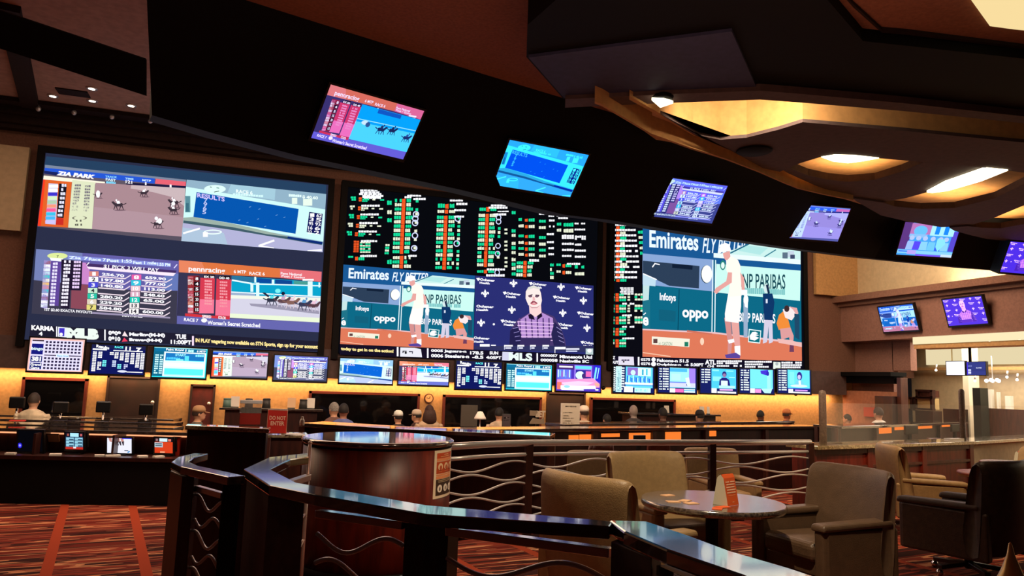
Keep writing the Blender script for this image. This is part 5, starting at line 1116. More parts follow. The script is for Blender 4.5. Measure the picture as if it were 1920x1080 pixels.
P.wide(0, 0, 1, 1, (240, 222, 190)); P.wide(.09, .06, .91, .17, (206, 78, 30)); P.wide(.09, .17, .91, .23, (238, 150, 96)); P.wide(.09, .24, .91, .49, (196, 78, 28)); P.wide(.09, .50, .91, .53, (238, 150, 96)); P.wide(.09, .54, .91, .60, (238, 150, 96)); P.wide(.09, .61, .91, .94, (58, 40, 26))
P.wide(.4, .09, .65, .105, (244, 190, 130), 4); P.wide(.24, .13, .76, .145, (244, 180, 120), 6); P.wide(.16, .63, .86, .64, (200, 180, 140), 8); P.wide(.18, .66, .8, .67, (200, 180, 140), 8)
for i, x in enumerate((.25, .52, .78)):
    P.ell(x, .345, .105, .075, (246, 214, 170)); P.ell(x+.01, .37, .055, .055, (190, 84, 40)); P.ell(x, .80, .105, .08, (244, 236, 220)); P.ell(x, .81, .03, .045, (90, 80, 66)); P.wide(x-.07, .44, x+.07, .45, (230, 130, 80), 3)
P.build('sheet', t, m_print)

# ------------------------------------------------------------------ dark pedestal on the left, box of slips and the sign
_a, _b = on_z(352, 797, 1.1), on_z(500, 803.5, 1.1)
pd = [(_a.x, _a.y), (_b.x, _b.y), (_b.x+.02, _b.y+.16), (_a.x, _a.y+.16)]
t = thing('podium', 'tall dark wooden podium with a granite edge left of the round counter', 'podium', ((_a.x+_b.x)/2, (_a.y+_b.y)/2, LOW))
s = MB(); s.prism(pd, LOW, 1.06); s.build('body', m_wood_d, t, .01)
s = MB(); s.prism([(_a.x-.02, _a.y-.02), (_b.x+.02, _b.y-.02), (_b.x+.04, _b.y+.18), (_a.x-.02, _a.y+.18)], 1.06, 1.1); s.build('top', m_granite_l, t, .008)
p = on_z(468, 796.5, 1.1)
t = thing('suggestion_box', 'clear box with a red front standing on the dark podium', 'box', (p.x, p.y+.06, 1.1))
x, y = p.x, p.y+.09
s = MB(); s.box((x, y, 1.1+.055), (.19, .12, .11)); s.build('red_front', mat('sign_red_dark', (170, 40, 26), .5), t, .003)
s = MB(); s.box((x, y, 1.1+.155), (.2, .13, .09)); s.build('clear_top', mat('clear_plastic', (190, 180, 165), .15, alpha=.35), t)
s = MB(); s.box((x, y, 1.1+.215), (.205, .135, .03)); s.build('lid', m_paper, t, .003)
s = MB()
for i in range(5): s.box((x-.07+.035*i, y, 1.1+.135), (.03, .05, .05), .5*i)
s.build('slips', mat('dark_slips', (60, 52, 44), .8), t)
t = thing('sign_stand', 'small dark stand behind the podium under the red sign', 'stand', (.33, 8.1, LOW))
s = MB(); s.box((.36, 8.1, (.96+LOW)/2), (.3, .3, .96-LOW)); s.build('body', m_wood_m, t, .006)
s = MB(); s.box((.37, 8.1, .975), (.4, .36, .03)); s.build('top', m_granite_l, t, .004)
def face_pic(A, B, D, E, n, draw, parent, name='print'):
    P = unit(A, B, D, E, n); draw(P); return P.build(name, parent, m_print)
A, B, D, E_ = (on_y(x, y, 7.98) for x, y in ((503.5, 769), (539, 770.5), (539, 813.5), (503.5, 812)))
t = thing('do_not_enter_sign', 'upright red sign reading DO NOT ENTER', 'sign', ((A.x+B.x)/2, 8.0, E_.z))
s = MB(); s.box(((A.x+B.x)/2, 8.0, (A.z+E_.z)/2), (B.x-A.x+.012, .02, A.z-E_.z+.012)); s.build('frame', mat('acrylic', (206, 150, 120), .2), t, .002)
def dne(P):
    P.rect(0, 0, 1, 1, (214, 42, 26)); P.text('DO NOT', .08, .24, .94, .42, (255, 206, 170), .03); P.text('ENTER', .16, .48, .88, .66, (255, 206, 170), .03)
q = Vector((0, -.012, 0)); face_pic(*(Vector((v.x, 7.985, v.z)) for v in (A, B, Vector((B.x, 0, E_.z)), Vector((A.x, 0, E_.z)))), NW, dne, t)
s = MB(); s.box((.42, 8.0, .993), (.2, .14, .006), .3); tag(s.build('paper_sheet', m_paper), 'white sheets of paper lying in front of the red sign', 'paper')

# ------------------------------------------------------------------ betting desks on the left
k_ = 1.156
LP, LQ = Vector((-2.65*k_, 10.26*k_, 0)), Vector((-.67*k_, 9.82*k_, 0))
dl = (LQ-LP).normalized(); nl = Vector((-dl.y, dl.x, 0))        # nl points away from the eye
def lp(off, x, y): return on_line(x, y, LP+nl*off, LQ+nl*off)
def row(name, label, pts, z, back=.42, ledge_w=.5, low=LOW, top=None, body=None, group='long desk rows facing the screens', thick=.045, lamp=None, post=None):
    """a long desk: pts is the front edge of the top, away from the eye is left of the line"""
    P = [Vector((p[0], p[1], 0)) for p in pts]; t = thing(name, label, 'desk', (P[0]+P[-1])/2+Vector((0, 0, low)), group)
    N = []
    for i in range(len(P)):
        d = (P[min(i+1, len(P)-1)]-P[max(i-1, 0)]).normalized(); N.append(Vector((-d.y, d.x, 0)))
    def strip(off0, off1, z0, z1):
        A = [p+n*off0 for p, n in zip(P, N)]; B = [p+n*off1 for p, n in zip(P, N)]
        s = MB(); s.prism([(v.x, v.y) for v in A+list(reversed(B))], z0, z1); return s
    strip(0, ledge_w, z-thick, z).build('top', top or m_granite, t, .004)
    strip(.10, .18, low, z-thick).build('front_panel', body or m_wood_d, t)
    strip(ledge_w-.08, ledge_w-.02, low, z-thick).build('back_panel', m_wood_d, t)
    for i in range(len(P)-1):
        L = (P[i+1]-P[i]).length; n = max(1, round(L/1.6))
        for j in range(n+(i == len(P)-2)):
            q = P[i].lerp(P[i+1], j/n)+N[i]*.07; s = MB(); s.box((q.x, q.y, (low+z-thick)/2), (.09, .06, z-thick-low), math.atan2(N[i].y, N[i].x)-PI/2); s.build('upright', post or m_wood_m, t)
    return t, P, N
# the nearest desk with its terminals
zt = lp(0, 170, 857).z
t = thing('terminal_desk', 'long black fronted desk with betting terminals at the left edge', 'desk', (-2.5, 11.9, LOW))
a0 = lp(0, -260, 845); a1 = lp(0, 348, 862)
def lstrip(o0, o1, z0, z1): 
    s = MB(); c = [a0+nl*o0, a1+nl*o0, a1+nl*o1, a0+nl*o1]; s.prism([(v.x, v.y) for v in c], z0, z1); return s
lstrip(0, .66, zt-.05, zt).build('top', m_wood_d, t)
lstrip(.03, .10, LOW, zt-.05).build('front_panel', m_black, t)
zl = lp(.55, 200, 806).z
lstrip(.58, .66, zt, zl-.04).build('back_panel', m_wood_m, t)
lstrip(.40, .86, zl-.04, zl).build('ledge', m_granite, t, .004)
for f in (0.02, .25, .5, .75, .99): q = a0.lerp(a1, f)+nl*.36; s = MB(); s.box((q.x, q.y, (zt+zl-.04)/2), (.03, .42, zl-.04-zt), math.atan2(dl.y, dl.x)); s.build('divider', m_wood_d, t)
s = MB(); c0, c1 = a0+nl*.565, a1+nl*.565; s.bar((c0.x, c0.y, zl-.07), (c1.x, c1.y, zl-.07), .02, .02); s.build('light_strip', lamp_mat('desk_glow', (255, 170, 120), 1.2), t)
def terminal(x0, y0, x1, y1, draw, label, off=.30):
    A, B, D, E = lp(off, x0, y0), lp(off, x1, y0+1), lp(off, x1, y1+1), lp(off, x0, y1)
    o = tv(label, [A, B, D, E], draw, -nl, 'betting terminals on the left desk', None, .05, .018, 'terminal_screen', 'screen')
    c = (D+E)/2; s = MB(); s.bar((c+nl*.06).to_tuple(), (c.x+nl.x*.06, c.y+nl.y*.06, zt+.015), .05, .03, 0, tuple(nl)); s.box((c.x+nl.x*.02, c.y+nl.y*.02, zt+.008), (.2, .14, .016), math.atan2(dl.y, dl.x)); s.build('foot', m_bezel, o)
    return o
def t_menu(P):
    P.rect(0, 0, 1, 1, (36, 66, 100)); P.rect(0, 0, 1, .25, (20, 20, 34)); P.rect(.26, .02, .74, .24, (170, 226, 246)); P.rect(.08, .06, .2, .2, (150, 80, 70)); P.rect(.82, .06, .94, .2, (190, 90, 90))
    for i in range(3):
        for j in range(2): P.rect(.03+.5*j, .29+.19*i, .47+.5*j, .45+.19*i, (140, 196, 216)); P.rect(.2+.5*j, .37+.19*i, .45+.5*j, .44+.19*i, (40, 70, 96))
    P.rect(0, .86, 1, 1, (190, 44, 34)); P.rect(.44, .84, .6, .94, (220, 226, 230))
def t_white(P):
    P.rect(0, 0, 1, 1, (226, 226, 238))
    for i in range(4): P.poly([(.05+.16*i, 0), (.18+.16*i, 0), (.2+.16*i, .28), (.1+.16*i, .24)], (190, 130, 120)); P.poly([(.2+.13*i, .24), (.3+.13*i, .2), (.38+.1*i, .48), (.34+.1*i, .5)], (60, 50, 60))
    P.rect(.7, .8, .86, .86, (40, 60, 80)); P.poly([(.8, .94), (.9, .84), (.94, .88), (.86, .98)], (40, 130, 200)); P.rect(.6, 0, 1, .04, (40, 40, 220))
def t_red(P):
    P.rect(0, 0, 1, 1, (206, 62, 28)); P.rect(0, 0, 1, .26, (26, 18, 26)); P.rect(.26, .02, .7, .24, (206, 230, 236)); P.rect(.06, .05, .18, .2, (150, 110, 110)); P.rect(.74, .06, .9, .22, (220, 120, 100))
    P.rect(0, .3, .45, .62, (170, 190, 200)); P.rect(.04, .36, .4, .42, (50, 60, 70)); P.rect(.04, .48, .4, .54, (50, 60, 70)); P.rect(.3, .9, .56, .98, (240, 170, 130))
def t_off(P): P.rect(0, 0, 1, 1, (5, 5, 9)); P.ell(.07, .72, .09, .13, (40, 30, 200)); P.ell(.07, .72, .045, .06, (150, 150, 255))
terminal(123, 811, 156, 842, t_menu, 'betting terminal with blue buttons and a red bottom bar')
terminal(201, 821, 247, 849, t_white, 'betting terminal showing a mostly white page')
terminal(290, 821, 324, 849, t_red, 'betting terminal showing an orange red page')
terminal(34, 807, 80, 846, t_off, 'dark betting terminal with a violet light spot')
for i, (x, y, w_, l) in enumerate(((16, 848, .12, 'small pale paper slips at the left end of the terminal desk'), (100, 852, .14, 'pale paper slips between the dark and the blue terminal'), (183, 857, .12, 'pale slips left of the white terminal'), (208, 859, .18, 'flat white keyboard in front of the white terminal'), (264, 858, .12, 'pale slips right of the white terminal'), (294, 863, .13, 'white slip in front of the orange terminal'))):
    q = lp(.06, x, y); s = MB(); s.box((q.x+nl.x*.06, q.y+nl.y*.06, zt+.012), (w_, .1, .022), .1*i); tag(s.build('betting_slip', m_paper), l, 'paper', 'slips on the terminal desk')
q = lp(.50, 98, 810); s = MB(); s.box((q.x, q.y, zl-.055+.06-.13), (.2, .03, .12), math.atan2(dl.y, dl.x), 0, .5); tag(s.build('notice_card', mat('old_paper', (190, 150, 110), .7)), 'tan card leaning under the ledge by the dark terminal', 'card')
q = lp(.46, 331, 826); s = MB(); s.box((q.x, q.y, zt+.13), (.11, .06, .26), math.atan2(dl.y, dl.x)); tag(s.build('slip_holder', mat('red_plastic', (206, 50, 30), .4)), 'red slip holder beside the orange terminal', 'holder')
# the rows beyond
for off, pl, pr, l in ((1.1, (-40, 789), (325, 807), 'long dark desk row just beyond the terminal desk'), (1.9, (-40, 781), (325, 797), 'dark desk row in front of the person in white'), (3.5, (-40, 774), (325, 789), 'farthest dark desk row on the left')):
    A, B = lp(off, *pl), lp(off, *pr); row('desk_row', l, [(A.x, A.y), (B.x, B.y)], (A.z+B.z)/2, low=LOW)
for x, y, off, l in ((26, 792, 1.15, 'red paper on the first desk row at the left edge'), (252, 795, 1.95, 'red paper on a desk row left of the podium')):
    q = lp(off, x, y); s = MB(); s.box((q.x+nl.x*.1, q.y+nl.y*.1, q.z+.02), (.2, .14, .014), .1); tag(s.build('red_paper', mat('red_card', (210, 44, 30), .6)), l, 'paper')
# centre rows, curving round
def zrow(pts, z): return [tuple(on_z(x, y, z))[:2] for x, y in pts]
row('desk_row', 'desk row just behind the round counter, slanting towards the steel railing', zrow([(563, 793), (726, 803), (1032, 817)], 1.0), 1.0, low=LOW)
m_amber = lamp_mat('desk_amber', (255, 130, 50), 1.0)
t, P_, N_ = row('desk_row', 'long curved desk row with amber lamps under its edge', zrow([(735, 806), (860, 806), (1120, 803), (1330, 801), (1540, 799)], .92), .92, low=LOW)
AMB_ROW = (P_, N_)
t2, P2_, N2_ = row('desk_row', 'desk row with amber lamps behind the glass on the right', zrow([(1578, 799), (1650, 797.5), (1815, 791)], 1.05), 1.05, low=LOW)
def front_z(px, py):
    P_, N_ = (P2_, N2_) if px > 1560 else AMB_ROW
    """point on the front of that row"""
    best = None
    for i in range(len(P_)-1):
        v = on_line(px, py, P_[i]+N_[i]*.09, P_[i+1]+N_[i+1]*.09)
        d = (P_[i+1]-P_[i]); f = (v-P_[i]).dot(d)/d.dot(d)
        if -.02 <= f <= 1.02: return v, N_[i]
    return v, N_[-1]
for x0, x1, ya, yb in ((1067, 1085, 816, 827), (1087, 1114, 815, 829), (1128, 1162, 813, 819), (1180, 1231, 812, 824), (1248, 1277, 810, 824), (1322, 1343, 808, 818), (1643, 1672, 799, 812), (1678, 1748, 797, 803), (1762, 1802, 793, 799)):
    a, n = front_z(x0, ya); c, _ = front_z(x1, yb); c2 = Vector((c.x, c.y, a.z))
    s = MB(); s.hexa([(a.x, a.y, c.z), (c.x, c.y, c.z), (c.x, c.y, a.z), (a.x, a.y, a.z)], [Vector(v)+n*.015 for v in ((a.x, a.y, c.z), (c.x, c.y, c.z), (c.x, c.y, a.z), (a.x, a.y, a.z))]); s.build('lamp', m_amber, t2 if x0 > 1560 else t)
row('desk_row', 'farthest curved desk row below the right video wall', zrow([(1060, 796), (1200, 793.5), (1400, 791), (1490, 789.5)], .90), .90, low=LOW)
# service counters at the back wall
def service(x0, x1, yt, Y, label):
    a, c = on_y(x0, yt, Y), on_y(x1, yt, Y); t = thing('service_counter', label, 'counter', ((a.x+c.x)/2, Y+.3, LOW)); z = (a.z+c.z)/2
    s = MB(); s.box(((a.x+c.x)/2, Y+.3, z-.02), (c.x-a.x, .6, .04)); s.build('top', m_granite, t, .004)
    s = MB(); s.box(((a.x+c.x)/2, Y+.32, (z-.04+LOW)/2), (c.x-a.x-.2, .5, z-.04-LOW)); s.build('body', m_wood_d, t)
    return z
zs = service(411, 606, 766, 14.8, 'dark service counter carrying cups and cards at the back wall')
zr = service(1182, 1352, 776, 14.9, 'dark service counter below the right video wall')
m_teal = mat('teal_plastic', (96, 130, 122), .5); m_grey = mat('charcoal_plastic', (52, 52, 50), .5)
def cup(x, Y, mm, l, z, r=.075, h=.16):
    q = on_y(x, 766, Y); t = thing('cup', l, 'cup', (q.x, Y, z), 'cups on the service counter')
    s = MB(); s.lathe([(r*1.0, 0), (r*.85, h*.9), (r*.8, h*.9), (r*.9, .01), (.001, .01)], (q.x, Y, z), 20); s.build('body', mm, t)
    s = MB(); s.lathe([(.001, h*.9), (r*.9, h*.9), (r*.9, h), (r*.7, h*1.05), (.001, h*1.05)], (q.x, Y, z), 20); s.build('lid', mm, t)
cup(425, 15.0, m_teal, 'teal cup at the left end of the service counter', zs); cup(466, 15.05, m_grey, 'dark cup behind the clear box on the service counter', zs); cup(499, 15.0, m_grey, 'dark cup above the left edge of the red sign', zs, .08, .17); cup(568, 15.0, m_grey, 'dark cup between the two right cards on the service counter', zs, .08, .17)
def card(x, Y, z, l, w=.15, h=.19, mm=None, grp='cards on the service counter', base=True):
    q = on_y(x, 766, Y); t = thing('table_card', l, 'card', (q.x, Y, z), grp)
    s = MB(); s.box((q.x, Y, z+h/2+.012), (w, .012, h), 0, 0, -.08); s.build('sheet', mm or m_paper, t, .002)
    s = MB(); s.box((q.x, Y, z+.007), (w*.9, .07, .014)); s.build('base', m_grey, t)
m_cream = mat('cream_card', (226, 190, 150), .7)
card(440, 15.0, zs, 'white card beside the teal cup'); card(546, 15.0, zs, 'cream card above the red sign', mm=m_cream); card(582, 15.0, zs, 'white card at the right end of the service counter')
for x, l in ((1250, 'pale carton on the right service counter beside the dark window'), (1316, 'white card at the right part of the right service counter'), (1328, 'narrow white card at the right end of the right service counter')): card(x, 15.1, zr, l, .12 if x < 1325 else .07, .16, None, 'cards on the right service counter')
# boards standing behind the rows
def board(x0, y0, x1, y1, Y, mm, l, draw=None, name='menu_board', cat='board'):
    a, c = on_y(x0, y0, Y), on_y(x1, y1, Y); t = thing(name, l, cat, ((a.x+c.x)/2, Y, LOW)); zc_ = (a.z+c.z)/2
    s = MB(); s.box(((a.x+c.x)/2, Y, zc_), (c.x-a.x, .03, a.z-c.z)); s.build('sheet', mm, t, .003)
    s = MB(); s.box(((a.x+c.x)/2, Y+.03, (c.z+LOW)/2+.02), (.05, .03, c.z-LOW+.04)); s.box(((a.x+c.x)/2, Y+.03, LOW+.015), (.36, .3, .03)); s.build('stand', m_bezel, t)
    if draw: face_pic(Vector((a.x, Y-.017, a.z)), Vector((c.x, Y-.017, a.z)), Vector((c.x, Y-.017, c.z)), Vector((a.x, Y-.017, c.z)), NW, draw, t)
    return t
def menu(P):
    P.rect(.02, .02, .98, .98, (206, 196, 178)); P.glyphs(.2, .1, .8, .16, (120, 110, 100), 9)
    for y in (.38, .52, .62, .74, .86): P.glyphs(.1, y, .1+.3+.3*RND.random(), y+.04, (120, 110, 100), 8)
board(1052, 756, 1086, 800, 13.1, m_paper, 'white standing menu board with faint lines of text', menu)
board(865, 759, 894, 800, 13.3, mat('grey_board', (74, 68, 60), .7), 'plain grey board standing before a dark window')
board(942, 776, 957, 800, 13.0, m_grey, 'small dark framed notice beside the person in the pale jacket', lambda P: (P.rect(.05, .05, .95, .95, (70, 60, 66)), P.glyphs(.15, .25, .85, .36, (190, 180, 180), 6), P.glyphs(.15, .45, .7, .54, (170, 160, 160), 5)), 'notice_board')
a, c = on_y(994, 767, 13.2), on_y(1024, 795, 13.2)
t = thing('cutout_sign', 'cream cut-out sign with the word BET standing on the desks', 'sign', ((a.x+c.x)/2, 13.2, c.z))
s = MB(); P = unit((a.x, 13.2, a.z), (c.x, 13.2, a.z), (c.x, 13.2, c.z), (a.x, 13.2, c.z), NW)
m_let = mat('cream_letters', (196, 182, 160), .6)
vs, fs = text_mesh('BET', .05, .2)
for (x0, y0, x1, y1, tx) in ((.35, .1, .95, .55, 'BET'),):
    vs, fs = text_mesh(tx, .04, .15); f3 = [P.m(x0+(x1-x0)*u, y1+(y0-y1)*v) for u, v in vs]
    s.add(f3, fs); s.add([p+Vector((0, .03, 0)) for p in f3], [tuple(reversed(f)) for f in fs])
s.build('lettering', m_let, t)
s = MB(); s.extr([P.m(*q) for q in ((.0, .1), (.45, .1), (.45, .45), (.0, .45))], (0, .02, 0)); s.extr([P.m(*q) for q in ((0, .95), (.2, .6), (.7, .7), (.85, .55), (.9, 1), (0, 1))], (0, .02, 0)); s.build('backing', mat('sign_tan', (132, 116, 96), .6), t)
s = MB(); s.box(((a.x+c.x)/2, 13.23, (c.z+LOW)/2), (.06, .04, c.z-LOW)); s.build('stand', m_bezel, t)
q = on_y(900, 786, 12.85); t = thing('desk_lamp', 'small white shaded lamp beside the grey board', 'lamp', (q.x, 12.85, q.z-.1))
s = MB(); s.lathe([(.11, .0), (.10, .03), (.045, .13), (.001, .14)], (q.x, 12.85, q.z), 18); s.build('lamp_shade', m_paper, t); s = MB(); s.tube([(q.x, 12.85, LOW+.02), (q.x, 12.85, q.z+.02)], .012); s.lathe([(.1, 0), (.1, .02), (.001, .02)], (q.x, 12.85, LOW), 16); s.build('pole', m_steel, t)

# ------------------------------------------------------------------ half wall on the right with glass
hw = zrow([(1534, 836.5), (1640, 833.5), (1830, 827.5), (1990, 818)], .9)
H = [Vector((p[0], p[1], 0)) for p in hw]
HN = []
for i in range(4):
    d = (H[min(i+1, 3)]-H[max(i-1, 0)]).normalized(); HN.append(Vector((-d.y, d.x, 0)))
def hstrip(o0, o1, z0, z1, i0=0, i1=3, f=1.0):
    A = [H[i]+HN[i]*o0 for i in range(i0, i1+1)]; B = [H[i]+HN[i]*o1 for i in range(i0, i1+1)]
    s = MB(); s.prism([(v.x, v.y) for v in A+list(reversed(B))], z0, z1); return s
t = thing('half_wall', 'low wood panelled wall with a pale granite top on the right', 'low wall', (9, 8.2, 0))
hstrip(0, .5, .85, .9).build('top', m_granite_l, t, .006)
hstrip(.10, .40, 0, .85, 0, 2).build('body', m_wood, t)
hstrip(.08, .42, 0, .85, 2, 3).build('plaster_end', m_beige, t)
s = MB()
for i in range(2):
    L = (H[i+1]-H[i]).length; n = max(1, round(L/1.15))
    for j in range(n+1):
        q = H[i].lerp(H[i+1], j/n)+HN[i]*.085; s.box((q.x, q.y, .425), (.12, .04, .85), math.atan2((H[i+1]-H[i]).y, (H[i+1]-H[i]).x))
s.build('stile', m_wood, t, .004)
for z, hh in ((.815, .035), (.60, .018), (.05, .045)): hstrip(.07, .105, z-hh, z+hh, 0, 2).build('moulding', m_wood_m, t)
def gpost(x, y0, y1, l):
    b0 = on_line(x, y1, H[0]+HN[0]*.25, H[2]+HN[2]*.25) if x < 1700 else on_line(x, y1, H[1]+HN[1]*.25, H[3]+HN[3]*.25)
    w = sight(x, y0); tt = math.hypot(b0.x, b0.y)/math.hypot(w.x, w.y); zt_ = 1.6+w.z*tt
    s = MB(); s.lathe([(.058, .9), (.058, zt_-.05), (.045, zt_-.015), (.001, zt_)], (b0.x, b0.y, 0), 20, 0, True, 1, .6)
    tag(s.build('glass_post', mat('grey_post', (132, 112, 104), .45, noise=.2, nscale=40)), l, 'post', 'posts of the glass screens'); return Vector((b0.x, b0.y, zt_))
g1_ = gpost(1543.5, 731, 830, 'left grey post with a rounded top on the low wall')
g2_ = gpost(1806, 729, 823, 'right grey post with a rounded top on the low wall')
s = MB(); s.bar((g1_.x+.06, g1_.y, .9+.28), (g2_.x-.06, g2_.y, .9+.28), .012, .54); tag(s.build('glass_screen', m_glass), 'clear glass pane between the two grey posts', 'glass')
e_ = H[3]+HN[3]*.25
s = MB(); s.bar((g2_.x+.06, g2_.y, .9+.28), (e_.x, e_.y, .9+.28), .012, .54); tag(s.build('glass_screen', m_glass), 'clear glass pane right of the right grey post', 'glass')
q = on_z(1785, 823.5, .905); s = MB(); s.box((q.x, q.y-.04, .912), (.4, .1, .02), .2); tag(s.build('tray', m_steel), 'small shiny tray lying on the low wall by the right post', 'tray')

# ------------------------------------------------------------------ lounge chairs
def make_chair(label, lm, sm=None):
    sm = sm or lm
    t = thing('lounge_chair', label, 'armchair', (0, 0, 0), 'leather lounge chairs')
    s = MB(); st = [(-.40, .80), (-.392, .93), (-.36, 1), (-.27, 1), (-.14, 1), (0, 1), (.14, 1), (.27, 1), (.36, 1), (.392, .93), (.40, .80)]
    prof = [(-.24, .40), (-.27, .58), (-.305, .78), (-.335, .93), (-.36, .99), (-.40, 1.015), (-.44, .99), (-.455, .93), (-.44, .70), (-.41, .40), (-.385, .24), (-.33, .22), (-.27, .26)]
    n = len(prof); yc, zc_ = -.36, .62
    vs = []
    for x, k in st:
        for y, z in prof: vs.append((x, yc+(y-yc)*k+.10*(abs(x)/.4)**2.2, zc_+(z-zc_)*(.5+.5*k if z > zc_ else 1)))
    fs = [(i*n+j, i*n+(j+1) % n, (i+1)*n+(j+1) % n, (i+1)*n+j) for i in range(len(st)-1) for j in range(n)]
    fs += [tuple(range(n)), tuple(reversed(range((len(st)-1)*n, len(st)*n)))]
    s.add(vs, [tuple(reversed(f)) for f in fs], 0, True); bk = s.build('backrest', sm, t, sub=1)
    s = MB(); s.tube([(x, -.30+.10*(abs(x)/.4)**2.2, .665) for x in [-.37+.074*i for i in range(11)]], .006, 6); s.build('seam', lm, bk)
    s = MB(); s.box((0, .04, .41), (.54, .66, .15)); s.build('seat', sm, t, .05, 4)
    s = MB(); s.box((0, .02, .29), (.58, .62, .12)); s.build('seat_frame', lm, t, .02)
    for f in (-1, 1):
        a = MB(); vs = []
        a.prism([(f*.29, -.34), (f*.395, -.36), (f*.40, .34), (f*.385, .385), (f*.30, .385), (f*.285, .34)], .20, .59); arm = a.build('arm', lm, t, .02, 3)
        p = MB(); p.hexa([(f*.27, -.30, .60), (f*.41, -.30, .60), (f*.41, .40, .58), (f*.27, .40, .58)] if f > 0 else [(f*.41, -.30, .60), (f*.27, -.30, .60), (f*.27, .40, .58), (f*.41, .40, .58)], [(f*.275, -.30, .655), (f*.405, -.30, .655), (f*.405, .39, .635), (f*.275, .39, .635)] if f > 0 else [(f*.405, -.30, .655), (f*.275, -.30, .655), (f*.275, .39, .635), (f*.405, .39, .635)])
        p.build('arm_pad', lm, arm, .022, 3)
    s = MB(); s.lathe([(.035, .06), (.035, .24)], (0, 0, 0), 16); s.build('column', m_bezel, t)
    s = MB(); base = None
    for k in range(5):
        a = 2*PI*k/5+.3; s.bar((0, 0, .10), (.30*math.cos(a), .30*math.sin(a), .075), .05, .035)
    base = s.build('star_base', m_wood_d, t, .006)
    for k in range(5):
        a = 2*PI*k/5+.3; c = MB(); c.ball((.30*math.cos(a), .30*math.sin(a), .03), (.03, .03, .03)); c.build('caster', m_chrome, base)
    return t
def facing(dx, dy): return math.atan2(dy, dx)-PI/2
ch = make_chair('tan leather lounge chair seen from behind left of the round table', m_leather)
ch.location = (2.43, 4.78, 0); ch.rotation_euler = (0, 0, facing(.93, .36))
dup(ch, (3.44, 5.82, 0), facing(.12, -1), 'tan leather lounge chair behind the round table facing the viewer')
cc = make_chair('dark leather armchair right of the round table with its side to the viewer', mat('brown_leather', (92, 70, 52), .38, noise=.1, nscale=14, bump=.25, bscale=150))
cc.location = (4.34, 4.95, 0); cc.rotation_euler = (0, 0, facing(-1, -.06))
dup(ch, (7.55, 7.0, 0), facing(.86, -.5), 'tan leather lounge chair in profile in front of the wood panelled wall')
dd = make_chair('nearly black armchair at the right edge turned away from the viewer', m_leather_d)
dd.location = (6.24, 5.27, 0); dd.rotation_euler = (0, 0, facing(-.22, .97)); dd.scale = (1.05,)*3
dup(ch, (4.15, 8.5, LOW), facing(-.2, -1), 'tan chair back seen through the steel railing left of its second post')
dup(ch, (6.15, 8.95, LOW), facing(-.1, -1), 'tan chair back seen through the steel railing behind the orange tent card')
dup(ch, (9.0, 6.7, 0), facing(-.9, .1), 'tan lounge chair mostly hidden behind the second table')
# tables
def round_table(label, x, y, r, z, mm):
    t = thing('round_table', label, 'table', (x, y, 0), 'round lounge tables')
    s = MB(); s.lathe([(r-.05, z-.055), (r-.012, z-.05), (r, z-.03), (r, z-.012), (r-.008, z), (r-.012, z), (r-.03, z), (r-.2, z), (.001, z)], (x, y, 0), 72); s.build('table_top', mm, t)
    s = MB(); s.lathe([(.05, .06), (.05, z-.06), (.16, z-.055)], (x, y, 0), 24); s.build('column', m_bezel, t)
    s = MB(); s.lathe([(.30, 0), (.30, .02), (.10, .05), (.05, .08)], (x, y, 0), 32); s.build('foot', m_bezel, t)
    return t
round_table('round dark granite table with an orange tent card in the middle', 3.41, 5.08, .545, .74, granite('table_granite', (26, 22, 22), (104, 90, 80), .2))
round_table('small round wooden table between the right lounge chairs', 8.15, 6.45, .42, .74, m_wood)
MATS['table_granite'].node_tree.nodes['Principled BSDF'].inputs['Coat Roughness'].default_value = .17
_q = on_z(1909, 868, .74); round_table('round table half hidden behind the dark armchair at the right edge', _q.x, _q.y, .45, .74, m_wood)
m_orange = mat('orange_card', (226, 92, 34), .6); m_pale = mat('pale_card', (206, 200, 176), .6)
def tent(px, py, z, w, h, rz, label, lines=5):
    p = on_z(px, py, z); t = thing('tent_card', label, 'tent card', (p.x, p.y, z), 'orange tent cards on the tables')
    M = Matrix.Rotation(rz, 3, 'Z'); d = h*.28
    L = lambda x, y, zz: p+M@Vector((x, y, zz))
    for f, nm, mm in ((-1, 'front_face', m_orange), (1, 'rear_face', m_pale)):
        s = MB(); a = [L(-w/2, f*d, .001), L(w/2, f*d, .001), L(w/2, f*d*.42, h*.88), L(w/2, f*.012, h), L(-w/2, f*.012, h), L(-w/2, f*d*.42, h*.88)]
        s.add(a, [(0, 1, 2, 5), (5, 2, 3, 4)]); s.add([v-M@Vector((0, f*.003, 0)) for v in a], [(0, 5, 2, 1), (5, 4, 3, 2)]); s.build(nm, mm, t)
    s = MB(); a = [L(-w/2, -d, .001), L(-w/2, d, .001), L(-w/2, d*.42, h*.88), L(-w/2, 0, h-.002), L(-w/2, -d*.42, h*.88)]; s.extr(a, M@Vector((.003, 0, 0))); s.build('side_gusset', m_pale, t)
    TL, TR, BR, BL = L(-w/2, -d*.42, h*.88), L(w/2, -d*.42, h*.88), L(w/2, -d, 0), L(-w/2, -d, 0); n = (TR-TL).cross(TL-BL).normalized()
    def words(P):
        for i in range(lines): P.glyphs(.12+.03*(i % 2), .12+.095*i, .92-.04*(i % 3), .165+.095*i, (255, 214, 176), 10)
        if lines > 2: P.rect(.2, .62, .8, .63, (250, 180, 120)); P.rect(.45, .86, .6, .88, (250, 200, 150))
    face_pic(TL+n*.002, TR+n*.002, BR+n*.002, BL+n*.002, n, words, t, 'lettering')
tent(1361, 946, .74, .155, .225, .42, 'orange tent card with white lines on the round granite table')
tent(1909, 868, .74, .18, .16, .55, 'orange tent card at the right edge behind the dark armchair', 2)
